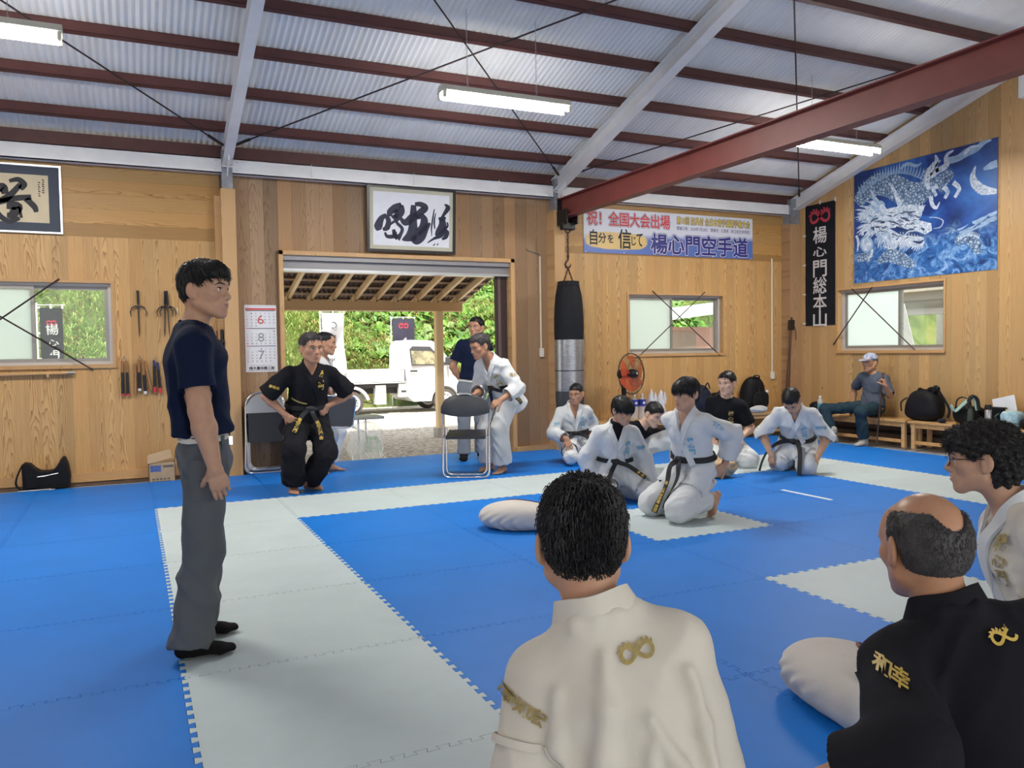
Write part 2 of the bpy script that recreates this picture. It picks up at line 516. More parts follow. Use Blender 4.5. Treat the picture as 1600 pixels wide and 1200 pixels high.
# baseboards
S('baseboard_left', MB().box(-7, 0.93, YW-0.025, YW, 0.015, 0.105), M['trimwood'])
S('baseboard_left_gap', MB().box(-7, 0.93, YW-0.012, YW, -0.2, 0.015), M['dark_gap'])
S('baseboard_middle', MB().box(4.42, 4.95, YW-0.06, YW+0.03, -0.03, 0.055), M['trimwood'])
S('baseboard_right', MB().box(4.95, XR, YW-0.03, YW, -0.03, 0.06), M['trimwood'])

# posts clad in wood, steel stub above
S('trim_1', MB().box(0.925, 1.075, 9.19, YW+0.05, -0.03, 3.07, 0.004), M['post'])
S('trim_2', MB().box(4.94, 5.09, 9.17, YW+0.05, -0.03, 3.07, 0.004), M['post'])
S('trim_3', MB().box(8.90, 9.10, 9.16, YW+0.05, -0.03, 3.10, 0.004), M['post_dk'])
S('trim_4', MB().box(0.945, 1.055, 9.21, YW+0.04, 3.07, 3.47), M['grey_steel'])
S('trim_5', MB().box(4.96, 5.07, 9.19, YW+0.04, 3.07, 3.47), M['grey_steel'])
S('trim_6', MB().box(8.93, 9.09, 9.18, YW+0.04, 3.10, 3.47), M['grey_steel'])
S('trim_7', MB().box(0.865, 0.925, 9.27, YW+0.02, -0.03, 3.0), M['trimwood'])

# eave girts (white) along the top of the wall
for i, (a, b) in enumerate(((-7, 0.945), (1.055, 4.96), (5.07, 8.93))):
    mb = MB(); mb.box(a, b, 9.225, 9.235, 3.235, 3.395); mb.box(a, b, 9.225, 9.33, 3.385, 3.395); mb.box(a, b, 9.225, 9.33, 3.235, 3.245)
    for xx in (a+0.06, b-0.06):
        for zz in (3.27, 3.36): mb.lathe((xx, 9.225, zz), [(0.013, 0), (0.013, 0.012), (0.006, 0.016)], (0, -1, 0), 6)
    for xx in ((1.9, 3.1, 4.2) if i == 1 else ()):
        mb.tube([(xx, 9.221, 3.235), (xx, 9.221, 3.40)], 0.006, 6)
    S('trim_%d' % (8+i), mb, M['white_steel'])

# ---------------------------------------------------------------- roof
def tin_roof(y0, y1):
    per = 0.058; x0, x1 = -7.0, XR+0.1
    n = int((x1-x0)/per*6); xs = np.linspace(x0, x1, n+1)
    zs = 0.009*np.sin(2*pi*xs/per)
    vs = []; fs = []
    ys = [y0, y1]
    for k, y in enumerate(ys):
        for x, z in zip(xs, zs): vs.append((x, y, roofz(y)+0.112+z))
    for i in range(n): fs.append((i, i+1, n+2+i, n+1+i))
    return MB().add(vs, fs)
S('ceiling', tin_roof(10.0, RIDGE_Y), M['tin'], smooth=True)
S('ceiling_near', tin_roof(RIDGE_Y, -3.4), M['tin'], smooth=True)

tn = 11
def purlin(y):
    """lip channel running along x"""
    global tn
    z = roofz(y); sg = 0.3 if y < RIDGE_Y else -0.3
    d = np.array([0, 1, sg])/sqrt(1.09); u = np.array([0, -sg, 1])/sqrt(1.09)
    mb = MB(); t = 0.006; X0, X1 = -7.0, XR
    def sl(a0, a1, b0, b1):
        c = np.array([(X0+X1)/2, y, z])+d*(a0+a1)/2+u*(b0+b1)/2
        mb.obox(c, (1, 0, 0), d, u, (X1-X0)/2, abs(a1-a0)/2, abs(b1-b0)/2)
    sl(-0.05, -0.044, 0, 0.10); sl(-0.05, 0.0, 0, t); sl(-0.05, 0.0, 0.094, 0.10); sl(-0.006, 0.0, 0.0, 0.02); sl(-0.006, 0, 0.08, 0.10)
    S('trim_%d' % tn, mb, M['purlin']); tn += 1
S('trim_60', MB().box(-7, XR, 9.26, 9.33, 3.40, 3.53), M['purlin'])
for k in range(1, 11): purlin(9.50-0.615*k)
for k in range(9): purlin(2.55-0.615*k)

def hbeam(mb, a, b, w, h, tf=0.011, tw=0.009, up=(0, 0, 1)):
    a = np.array(a, float); b = np.array(b, float); d = b-a; L = np.linalg.norm(d); d /= L
    s = np.cross(d, up); s /= np.linalg.norm(s); u = np.cross(s, d); c = (a+b)/2
    mb.obox(c, d, s, u, L/2, tw/2, h/2-tf)
    mb.obox(c+u*(h/2-tf/2), d, s, u, L/2, w/2, tf/2); mb.obox(c-u*(h/2-tf/2), d, s, u, L/2, w/2, tf/2)
    return mb

# white rafters
for xr in (-3.0, 1.0, 5.015):
    mb = MB(); hh = 0.16
    hbeam(mb, (xr, 9.38, roofz(9.38)-0.075), (xr, RIDGE_Y, roofz(RIDGE_Y)-0.085), 0.10 if xr < 4 else 0.125, hh)
    hbeam(mb, (xr, RIDGE_Y, roofz(RIDGE_Y)-0.085), (xr, -3.2, roofz(-3.2)-0.085), 0.10, hh)
    # haunch plate at the eave
    mb.prism([(9.34, 3.46), (9.0, 3.50), (9.0, 3.33), (9.2, 3.20), (9.34, 3.20)], -0.006, 0.006, (xr, 0, 0), (0, 1, 0), (0, 0, 1), (1, 0, 0))
    mb.obox((xr, 9.17, 3.30), (1, 0, 0), (0, 1, 0.3), (0, -0.3, 1), 0.055, 0.05, 0.006)
    S('trim_%d' % tn, mb, M['white_steel']); tn += 1
mb = MB()
hbeam(mb, (9.03, 9.38, roofz(9.38)-0.085), (9.03, RIDGE_Y, roofz(RIDGE_Y)-0.085), 0.12, 0.17)
hbeam(mb, (9.03, RIDGE_Y, roofz(RIDGE_Y)-0.085), (9.03, -3.2, roofz(-3.2)-0.085), 0.12, 0.17)
S('trim_%d' % tn, mb, M['white_steel']); tn += 1
mb = MB().box(8.98, XR, 5.70, 5.82, 3.99, 4.33)
S('trim_%d' % tn, mb, M['white_steel']); tn += 1

# roof bracing rods
def rod(a, b, r=0.008):
    global tn
    a = np.array(a, float); b = np.array(b, float); d = (b-a)/np.linalg.norm(b-a)
    mb = MB().tube([a, b], r, 6); mb.tube([a, a+d*0.22], r*2.0, 6)
    S('trim_%d' % tn, mb, M['rod']); tn += 1
def rz(y): return roofz(y)-0.03
rod((0.95, 9.06, rz(9.06)), (-2.95, 5.2, rz(5.2)))
rod((1.05, 9.06, rz(9.06)), (4.95, 5.2, rz(5.2)))
rod((4.95, 9.06, rz(9.06)), (1.05, 5.2, rz(5.2)))
rod((5.08, 9.06, rz(9.06)), (8.97, 5.2, rz(5.2)))
rod((8.97, 9.06, rz(9.06)), (5.08, 5.2, rz(5.2)))

# ---------------------------------------------------------------- windows
def window(name, axis, a0, a1, z0, z1, face, mullion, frosted_first, depth=0.15, sash=None):
    """a casing lining the hole, two sashes, glass. axis 'x' = back wall, 'y' = gable"""
    sash = sash or M['alu']
    def bx(mb, u0, u1, d0, d1, c0, c1):
        if axis == 'x': mb.box(u0, u1, face+d0, face+d1, c0, c1)
        else: mb.box(face+d0, face+d1, u0, u1, c0, c1)
    root = MB()
    c = 0.028
    bx(root, a0-c, a1+c, -0.025, depth-0.03, z0-c-0.01, z0); bx(root, a0-c, a1+c, -0.012, depth-0.03, z1, z1+c)
    bx(root, a0-c, a0, -0.012, depth-0.03, z0, z1); bx(root, a1, a1+c, -0.012, depth-0.03, z0, z1)
    o = S(name, root, M['trimwood'])
    fr = MB(); k = 0.03; dd = depth-0.085
    bx(fr, a0, a1, dd, dd+0.07, z0, z0+k); bx(fr, a0, a1, dd, dd+0.07, z1-k, z1); bx(fr, a0, a0+k, dd, dd+0.07, z0+k, z1-k); bx(fr, a1-k, a1, dd, dd+0.07, z0+k, z1-k)
    fr.build('window_frame', M['alu_lt'], o)
    m = mullion; w = 0.035
    for j, (u0, u1, d) in enumerate(((a0+k, m+w/2, dd+0.005), (m-w/2, a1-k, dd+0.037))):
        sb = MB()
        bx(sb, u0, u0+w, d, d+0.028, z0+k, z1-k); bx(sb, u1-w, u1, d, d+0.028, z0+k, z1-k)
        bx(sb, u0+w, u1-w, d, d+0.028, z0+k, z0+k+w); bx(sb, u0+w, u1-w, d, d+0.028, z1-k-w, z1-k)
        so = sb.build('sash', sash, o)
        g = MB(); bx(g, u0+w, u1-w, d+0.012, d+0.016, z0+k+w, z1-k-w)
        g.build('glass_pane', M['frost'] if (j == 0) == frosted_first else M['clear'], so)
    return o
window('window_1', 'x', *W1, YW, -0.87, True)
window('window_2', 'x', *W2, YW, 6.93, True)
w3 = window('window_3', 'y', W3[0], W3[1], W3[2], W3[3], XR, 7.50, False)
# wall bracing rods seen crossing the windows
S('trim_61', MB().tube([(-0.35, 9.33, 1.16), (-1.75, 9.33, 2.12)], 0.009, 6), M['rod'])
S('trim_62', MB().tube([(-1.80, 9.33, 1.16), (-0.62, 9.33, 2.08)], 0.009, 6), M['rod'])
S('trim_63', MB().tube([(7.72, 9.33, 1.17), (6.55, 9.33, 2.08)], 0.007, 6), M['rod'])
S('trim_64', MB().tube([(6.30, 9.33, 1.17), (7.45, 9.33, 2.08)], 0.007, 6), M['rod'])
S('trim_65', MB().tube([(9.085, 8.53, 1.30), (9.085, 7.86, 2.07)], 0.008, 6), M['rod'])
S('trim_66', MB().tube([(9.085, 7.18, 1.20), (9.085, 8.20, 2.07)], 0.008, 6), M['rod'])

# ---------------------------------------------------------------- doorway
def doorway():
    x0, x1, z1 = DOOR[0], DOOR[1], DOOR[3]
    mb = MB()
    mb.box(x0-0.05, x0, YW-0.03, YW+0.16, -0.03, z1+0.05, 0.004); mb.box(x1, x1+0.055, YW-0.03, YW+0.16, -0.03, z1+0.05, 0.004)
    mb.box(x0-0.05, x1+0.055, YW-0.03, YW+0.16, z1, z1+0.05, 0.004)
    o = S('door_1', mb, M['post'])
    t = MB(); t.box(x0, x1, YW+0.0, YW+0.17, z1-0.052, z1-0.0); t.box(x0, x1, YW+0.05, YW+0.20, z1-0.145, z1-0.055)
    t.build('door_track', plain('door_track_grey', (0.27, 0.265, 0.28), 0.45, 0.2), o)
    t = MB().box(x0, x1, YW+0.02, YW+0.19, z1-0.17, z1-0.145); t.build('track_lip', M['silver'], o)
    sl = MB(); sl.box(x1-0.16, x1-0.005, YW+0.10, YW+0.15, -0.02, z1-0.15, 0.003)
    d = sl.build('sliding_door', plain('dark_stained_door', (0.042, 0.026, 0.026), 0.4, var=0.1), o)
    MB().box(x1-0.135, x1-0.095, YW+0.085, YW+0.10, -0.02, z1-0.15).build('door_rail', plain('brown_door_rail', (0.13, 0.085, 0.075), 0.4), d)
    MB().box(x0+0.002, x0+0.02, YW+0.08, YW+0.15, -0.02, z1-0.17).build('door_stop', M['blackframe'], o)
    h = MB().tube(round_path([(x1-0.05, YW+0.10, 1.05), (x1-0.05, YW+0.05, 1.05), (x1-0.05, YW+0.05, 0.93), (x1-0.05, YW+0.10, 0.93)], 0.02), 0.011, 8)
    h.build('door_handle', plain('brass', (0.58, 0.40, 0.16), 0.3, 1.0), d, True)
    MB().box(x0, x1, YW+0.02, YW+0.24, -0.19, -0.033).build('door_sill', M['concrete'], o)
doorway()

# ---------------------------------------------------------------- interlocking mats
X0, Y0 = 0.154, 3.449      # grid origin of the mats, 1 m pitch
def edge_profile(n=13, depth=0.011, neck=0.62):
    """dovetail teeth along a unit edge, from (0,0) to (1,0)"""
    p = 1.0/n; pts = [(0.0, 0.0)]
    for k in range(n):
        c = (k+0.5)*p
        hw, hn = p*0.30, p*0.21
        if k == 0: pts += [(p*0.12, 0.0)]
        pts += [(c-hn, -depth), (c-hw, depth), (c+hw, depth), (c+hn, -depth)]
    pts += [(1-p*0.12, 0.0), (1.0, 0.0)]
    return pts
EDGE = edge_profile()
def tile(i, j, white, clip=None):
    x, y = X0+i, Y0+j; g = 0.0011
    if clip is None:
        loop = []
        loop += [(x+u, y+v) for u, v in EDGE[:-1]]
        loop += [(x+1-v, y+u) for u, v in EDGE[:-1]]
        loop += [(x+1-u, y+1+v) for u, v in EDGE[:-1]]
        loop += [(x-v, y+1-u) for u, v in EDGE[:-1]]
        # neighbours share the same line: top edge uses v outward (+y), bottom uses v inward (+y)
    else:
        x1, y1 = clip
        loop = []
        loop += [(x+u*min(1, x1-x), y+v) for u, v in EDGE[:-1]] if x1 >= x+1 else [(x+u*(x1-x), y+v) for u, v in EDGE[:-1]]
        loop += [(x1, y), (x1, y1)] if x1 < x+1 else ([(x+1-v, y+u*(y1-y)) for u, v in EDGE[:-1]])
        loop += [(x1, y1), (x, y1)] if x1 < x+1 else [(x+1, y1)]
        if x1 >= x+1: loop += [(x, y1)]
        if x1 < x+1 and y1 >= y+1:
            loop = loop[:-1]+[(x1-(x1-x)*u, y+1+v) for u, v in EDGE[1:-1]]
        loop += [(x-v, y1-u*(y1-y)) for u, v in EDGE[1:-1]] if True else []
    P = []
    for q in loop:
        if not P or abs(q[0]-P[-1][0])+abs(q[1]-P[-1][1]) > 1e-6: P.append(q)
    if abs(P[0][0]-P[-1][0])+abs(P[0][1]-P[-1][1]) < 1e-6: P.pop()
    n = len(P); Q = []
    for k in range(n):
        a, b, c = np.array(P[k-1]), np.array(P[k]), np.array(P[(k+1) % n])
        d1 = b-a; d2 = c-b; d1 /= np.linalg.norm(d1); d2 /= np.linalg.norm(d2)
        n1 = np.array([-d1[1], d1[0]]); n2 = np.array([-d2[1], d2[0]])
        m = n1+n2; L = np.dot(m, m)
        Q.append(b+(m*2/L if L > 0.3 else n1)*g)
    mb = MB(); m = len(Q)
    mb.add([(q[0], q[1], 0.0) for q in Q]+[(q[0], q[1], -0.03) for q in Q],
           [tuple(range(m))]+[tuple(range(2*m-1, m-1, -1))]+[(k, m+k, m+(k+1) % m, (k+1) % m) for k in range(m)])
    return mb

ORD = ['first', 'second', 'third', 'fourth', 'fifth', 'sixth', 'seventh', 'eighth', 'ninth', 'tenth']
def is_white(i, j):
    if j == 3 and 0 <= i <= 6: return True
    if i in (0, 6) and -4 <= j <= 3: return True
    return (i, j) in ((3, 1), (3, -1))
def place_words(i, j):
    row = {5: 'in the row by the back wall', 4: 'in the row behind the far strip', 3: 'level with the far strip'}.get(j)
    if row is None: row = '%s row before the far strip' % ORD[2-j]
    if i < 0: col = '%s left of the left strip' % ORD[-i-1]
    elif i >= 7: col = '%s right of the right strip' % ORD[i-7]
    elif i == 0: col = 'on the left strip'
    elif i == 6: col = 'on the right strip'
    else: col = '%s from the left strip' % ORD[i-1]
    return col+', '+row
for i in range(-3, 9):
    for j in range(-3, 6):
        if i < 0 and j > 4 and i < -3: continue
        clip = None
        w = is_white(i, j)
        if i == 8: clip = (8.44, Y0+j+1)
        if j == 5: clip = (X0+i+1 if i < 8 else 8.44, 9.06 if (i < 1 or i > 4) else 9.60 if i < 4 else 9.30)
        # left out: tiles far outside the view
        if (i <= -2 and j < 0) or (i >= 5 and j < -1) or (i == 8 and j < 1) or (i == 7 and j < 0) or (i >= 3 and j < -2): continue
        mb = tile(i, j, w, clip)
        o = mb.build('floor_mat', M['mat_white'] if w else M['mat_blue'])
        if w:
            lab = {(3, 1): 'white mat tile set alone in the blue under the tall-kneeling teenager', (3, -1): 'white mat tile set alone in the blue beside the balding man'}.get((i, j))
            if lab is None and j == 3: lab = 'white mat tile in the far strip, '+('its left corner' if i == 0 else 'its right corner' if i == 6 else '%s from its left corner' % ORD[i-1])
            if lab is None: lab = 'white mat tile '+place_words(i, j)
        else: lab = 'blue mat tile '+place_words(i, j)
        tag(o, lab, 'floor mat', 'white interlocking mats' if w else 'blue interlocking mats')
# ---------------------------------------------------------------- things hung on the walls
def flat(name, x0, x1, z0, z1, y, th, mat, parent=None):
    return MB().box(x0, x1, y-th, y, z0, z1).build(name, mat, parent)

def calligraphy():
    # middle frame, leaning forward from its top edge
    cx, zb, w, h = 3.085, 2.475, 1.10, 0.775
    o = empty('framed_calligraphy', (cx, YW-0.01, zb), 'black-framed white brush calligraphy of three bold characters above the doorway', 'picture')
    tilt = 0.07
    U = np.array([1, 0, 0.0]); V = np.array([0, -sin(tilt), cos(tilt)]); N = np.array([0, -cos(tilt), -sin(tilt)])
    O = np.array([cx, YW-0.02, zb])
    def pl(mb, u0, u1, v0, v1, d0, d1): mb.prism([(u0, v0), (u1, v0), (u1, v1), (u0, v1)], d0, d1, O, U, V, N); return mb
    f = MB(); k = 0.032
    pl(f, -w/2, w/2, 0, k, 0, 0.03); pl(f, -w/2, w/2, h-k, h, 0, 0.03); pl(f, -w/2, -w/2+k, k, h-k, 0, 0.03); pl(f, w/2-k, w/2, k, h-k, 0, 0.03)
    f.build('frame', M['blackframe'], o)
    pl(MB(), -w/2+k, w/2-k, k, h-k, 0.002, 0.012).build('mount', M['tan_mount'], o)
    a = 0.078
    pl(MB(), -w/2+a, w/2-a, a, h-a, 0.012, 0.014).build('paper', M['paper'], o)
    ink = MB(); d = 0.0155
    def stroke(pts, r):
        """brush stroke as a flat ribbon with varying width"""
        P = [np.array(p, float) for p in pts]; n = len(P)
        # smooth
        t = np.linspace(0, n-1, (n-1)*7+1); Q = []; R = []
        for s in t:
            i = min(int(s), n-2); f_ = s-i
            p0, p1, p2, p3 = P[max(i-1, 0)], P[i], P[i+1], P[min(i+2, n-1)]
            Q.append(0.5*((2*p1)+(-p0+p2)*f_+(2*p0-5*p1+4*p2-p3)*f_**2+(-p0+3*p1-3*p2+p3)*f_**3)); R.append(r[i]*(1-f_)+r[i+1]*f_)
        L = []; Rr = []
        for i, q in enumerate(Q):
            tg = Q[min(i+1, len(Q)-1)]-Q[max(i-1, 0)]; tg /= np.linalg.norm(tg)+1e-9; nn = np.array([-tg[1], tg[0]])
            L.append(q+nn*R[i]); Rr.append(q-nn*R[i])
        vs = [O+p[0]*U+p[1]*V+N*d for p in L+Rr]; m = len(Q)
        ink.add(vs, [(i, i+1, m+i+1, m+i) for i in range(m-1)])
    def G(px, py): return ((px-800)/1240*w*0.985, h*(1-(py-60-(px-800)*0.065)/985)+0.0)
    BR = [1/860]
    def st(pts, r): stroke([G(*p) for p in pts], [q*BR[0] for q in r])
    st([(440, 470), (370, 530), (330, 640), (345, 700)], [14, 30, 45, 22]); st([(430, 480), (470, 560), (450, 660), (390, 690)], [20, 26, 30, 14])
    st([(650, 320), (560, 370), (490, 440), (490, 500)], [20, 36, 34, 18]); st([(650, 330), (650, 420), (600, 490), (560, 560)], [20, 36, 44, 26])
    st([(540, 430), (610, 415)], [14, 16]); st([(510, 500), (580, 500), (600, 460)], [14, 20, 14])
    st([(490, 620), (560, 570), (600, 610), (660, 680), (640, 760), (590, 830)], [10, 14, 16, 18, 18, 34])
    st([(420, 730), (450, 790), (540, 790), (560, 720)], [10, 18, 22, 20]); st([(540, 690), (560, 780), (600, 820)], [16, 26, 26])
    st([(640, 530), (700, 590), (780, 540), (830, 480)], [16, 32, 42, 40]); st([(820, 330), (820, 430), (815, 560), (810, 700), (780, 790), (660, 850)], [26, 36, 42, 50, 60, 6])
    st([(840, 320), (920, 320), (990, 370), (920, 440), (850, 500)], [18, 26, 34, 36, 30]); st([(860, 530), (930, 500), (975, 560), (950, 680), (870, 740)], [14, 30, 40, 44, 34])
    st([(800, 800), (860, 850), (930, 800), (985, 700), (1060, 600)], [30, 50, 50, 38, 10])
    st([(1120, 390), (1100, 520), (1080, 680), (1085, 800)], [5, 9, 8, 3]); st([(1140, 450), (1120, 590), (1130, 690)], [4, 10, 6]); st([(1020, 900), (1110, 840), (1210, 790), (1260, 720)], [4, 12, 26, 30])
    st([(1270, 320), (1320, 370), (1270, 460), (1230, 520)], [6, 28, 18, 12]); st([(1180, 530), (1240, 540), (1290, 520)], [8, 28, 8]); st([(1230, 540), (1240, 640), (1180, 740), (1140, 790)], [30, 44, 34, 10])
    st([(1310, 590), (1315, 650), (1260, 700)], [8, 12, 22]); st([(1250, 720), (1310, 740), (1290, 810), (1235, 850)], [20, 22, 24, 10])
    st([(1105, 945), (1135, 915)], [5, 5]); st([(1160, 940), (1180, 910)], [5, 5])
    ink.build('ink_characters', plain('blue_black_ink', (0.012, 0.016, 0.045), 0.6), o)
    BR[0] = 1/560      # left frame
    x0, x1, z0, z1 = -2.05, -0.57, 2.525, 3.20
    o = empty('framed_calligraphy', ((x0+x1)/2, YW-0.01, z0), 'silver-framed cream calligraphy with slate mount, high on the left wall', 'picture')
    y = YW-0.004
    f = MB(); k = 0.018
    for (a, b, c, e) in ((x0, x1, z0, z0+k), (x0, x1, z1-k, z1), (x0, x0+k, z0+k, z1-k), (x1-k, x1, z0+k, z1-k)): f.box(a, b, y-0.035, y, c, e)
    f.build('frame', M['silver'], o)
    flat('mount', x0+k, x1-k, z0+k, z1-k, y-0.008, 0.01, M['navy_mount'], o)
    flat('paper', x0+0.11, x1-0.115, z0+0.105, z1-0.10, y-0.018, 0.002, M['cream_silk'], o)
    ink = MB(); O = np.array([x1, y-0.022, 0.0]); U = np.array([1, 0, 0.0]); V = np.array([0, 0, 1.0]); N = np.array([0, -1.0, 0]); d = 0.0
    def G(px, py):   # crop pixels of the photo's top-left corner (4x)
        return (-(395-px)/4/165.0, 3.20-(py-235-(px-395)*0.06)/4/160.0)
    st([(100, 330), (150, 320), (180, 350), (160, 380)], [8, 14, 18, 12]); st([(15, 385), (60, 370), (75, 410)], [14, 26, 14]); st([(160, 350), (110, 410), (60, 450), (10, 470)], [12, 16, 20, 8])
    st([(-30, 470), (60, 450), (150, 435), (220, 430)], [14, 12, 16, 14]); st([(190, 440), (235, 490), (245, 525)], [16, 16, 10]); st([(0, 440), (30, 530), (90, 580), (150, 560)], [10, 14, 14, 10])
    st([(80, 480), (140, 490), (110, 540), (80, 540)], [20, 26, 22, 12]); st([(-60, 330), (-70, 420), (-90, 500), (-60, 560)], [10, 16, 18, 12]); st([(-140, 400), (-60, 390), (-20, 350)], [12, 14, 8])
    st([(150, 490), (160, 560)], [6, 8])
    for k2 in range(7): st([(285+3*sin(k2*2), 320+k2*13), (296, 326+k2*13)], [3, 3]); st([(262, 335+k2*14), (270+3*cos(k2*3), 341+k2*14)], [3, 3])
    ink.build('ink_characters', M['ink'], o)
calligraphy()

def calendar():
    x0, x1, z0, z1 = 1.155, 1.497, 1.095, 1.835; y = YW+0.028
    o = empty('wall_calendar', (x0, y, z0), 'white three-month wall calendar showing 6, 8 and 7 beside the doorway', 'calendar')
    MB().box(x0, x1, y-0.004, y, z0, z1).build('sheet', M['paper'], o)
    U = (1, 0, 0); V = (0, 0, 1); N = (0, -1, 0); w = x1-x0; yy = y-0.0045
    def at(u, v): return (x0+u*w, yy, z1-v)
    red = MB(); red.box(x0+0.01, x1-0.005, yy-0.001, yy, z1-0.052, z1-0.030)
    blk = MB(); gry = MB()
    months = [(6, 1, 30, red), (8, 6, 31, gry), (7, 3, 31, gry)]
    for k, (mth, first, nd, big) in enumerate(months):
        top = 0.062+k*0.197
        (red if k else blk).box(x0+0.012, x0+0.06, yy-0.001, yy, z1-top, z1-top+0.008) if k else None
        blk.box(x0+(0.06 if k else 0.012), x1-0.012, yy-0.001, yy, z1-top, z1-top+0.007)
        sign_text(big, str(mth), at(0.5, top+0.095), U, V, N, 0.07, 0.10, 0.0006)
        row = 0; col = first
        for dd in range(1, nd+1):
            sign_text(red if col == 0 else blk, str(dd), at(0.075+col*0.14, top+0.028+row*0.034), U, V, N, 0.017 if dd > 9 else 0.009, 0.016, 0.0012)
            col += 1
            if col > 6: col = 0; row += 1
            if row > 4: row = 4
    sign_text(blk, '梅木農林機工㈱', at(0.5, 0.697), U, V, N, 0.27, 0.036, 0.001, 0.02)
    gry.box(x0+0.05, x1-0.06, yy-0.001, yy, z0+0.071, z0+0.075); gry.box(x0+0.03, x1-0.03, yy-0.001, yy, z0+0.014, z0+0.02)
    red.build('red_print', M['ink_red'], o); blk.build('black_print', M['ink'], o); gry.build('grey_print', M['ink_grey'], o)
    MB().box(x0+0.002, x1-0.002, yy-0.004, y, z1-0.012, z1+0.004).build('binding', M['silver'], o)
calendar()

def banner():
    x0, x1, z0, z1 = 5.47, 8.335, 2.575, 3.165; y = YW-0.004
    o = empty('congratulation_banner', ((x0+x1)/2, y, z0), 'wide white and blue congratulation banner above the back right window', 'banner')
    t = NT('banner_vinyl'); s = t.sep(t.pos()); p = t.pos()
    # printed design: white above, blue wash below, orange patch behind the slogan
    nz = t.noise(t.comb(t.math('MULTIPLY', s[0], 2.0), t.math('MULTIPLY', s[2], 3.0), 0.0), 2.0, 4.0, 0.6)
    edge = t.math('ADD', t.mapr(s[2], 2.575, 3.165, 0.0, 1.0), t.math('MULTIPLY', t.math('SUBTRACT', nz, 0.5), 0.25))
    rightness = t.mapr(s[0], 5.47, 8.335, 0.0, 1.0)
    f = t.math('SUBTRACT', t.math('ADD', 0.42, t.math('MULTIPLY', rightness, 0.12)), edge)
    blue = t.mapr(f, -0.02, 0.12, 0.0, 1.0)
    c = t.mix(blue, (0.66, 0.68, 0.76), (0.085, 0.16, 0.46))
    dx = t.math('DIVIDE', t.math('SUBTRACT', s[0], 5.98), 0.50); dz = t.math('DIVIDE', t.math('SUBTRACT', s[2], 2.745), 0.115)
    rr = t.math('ADD', t.math('ADD', t.math('POWER', t.math('ABSOLUTE', dx), 3.0), t.math('POWER', t.math('ABSOLUTE', dz), 3.0)), t.math('MULTIPLY', t.math('SUBTRACT', nz, 0.5), 0.9))
    c = t.mix(t.mapr(rr, 0.85, 1.1, 1.0, 0.0), c, (0.72, 0.50, 0.17))
    t.set(c, 0.4)
    MB().box(x0, x1, y-0.006, y, z0, z1).build('vinyl_sheet', t.mat, o)
    U = (1, 0, 0); V = (0, 0, 1); N = (0, -1, 0); yy = y-0.0065
    col = {'red': plain('banner_red', (0.55, 0.030, 0.045), 0.5), 'navy': plain('banner_navy', (0.022, 0.024, 0.20), 0.5), 'white': plain('banner_white', (0.74, 0.74, 0.78), 0.5), 'yellow': plain('banner_yellow', (0.72, 0.56, 0.07), 0.5)}
    mbs = {k: MB() for k in ('navy', 'white', 'red', 'yellow', 'ink')}
    def line(txt, xc, zc, w, h, layers):
        for k, (c_, b) in enumerate(layers): sign_text(mbs[c_], txt, (xc, yy, zc), U, V, N, w, h, 0.0005+0.0006*k, b)
    line('祝！全国大会出場', 6.19, 3.035, 1.33, 0.185, [('navy', 0.075), ('white', 0.05), ('red', 0.022)])
    line('第10回 防具付 全日本空手道選手権大会', 7.63, 3.075, 1.31, 0.105, [('navy', 0.07), ('yellow', 0.02)])
    line('開催日程：2024年7月28日　開催地：広島県（県立総合体育館）', 7.63, 2.965, 1.31, 0.055, [('white', 0.05), ('navy', 0.008)])
    line('楊心門空手道', 7.39, 2.735, 1.70, 0.27, [('navy', 0.08), ('white', 0.055), ('navy', 0.028)])
    for ch, xc, zc, w, h in (('自', 5.62, 2.78, 0.11, 0.20), ('分', 5.755, 2.775, 0.12, 0.13), ('を', 5.885, 2.77, 0.09, 0.11), ('信', 6.11, 2.775, 0.20, 0.26), ('じ', 6.255, 2.755, 0.07, 0.12), ('て', 6.35, 2.77, 0.10, 0.17)):
        sign_text(mbs['ink'], ch, (xc, yy, zc), U, V, N, w, h, 0.002, 0.015)
    mats = {**col, 'ink': M['ink']}
    nm = {'navy': 'navy_lettering', 'white': 'white_outline', 'red': 'red_lettering', 'yellow': 'yellow_lettering', 'ink': 'brush_lettering'}
    # white sits between the two navy layers, so layers keep their own lift
    for k, mb in mbs.items(): mb.build(nm[k], mats[k], o)
    for px in (5.5, 6.1, 6.9, 7.6, 8.3):
        for pz in (z0+0.012, z1-0.012): MB().lathe((px, y-0.006, pz), [(0.008, 0), (0.006, 0.004)], (0, -1, 0), 8).build('pin', M['silver'], o)
banner()

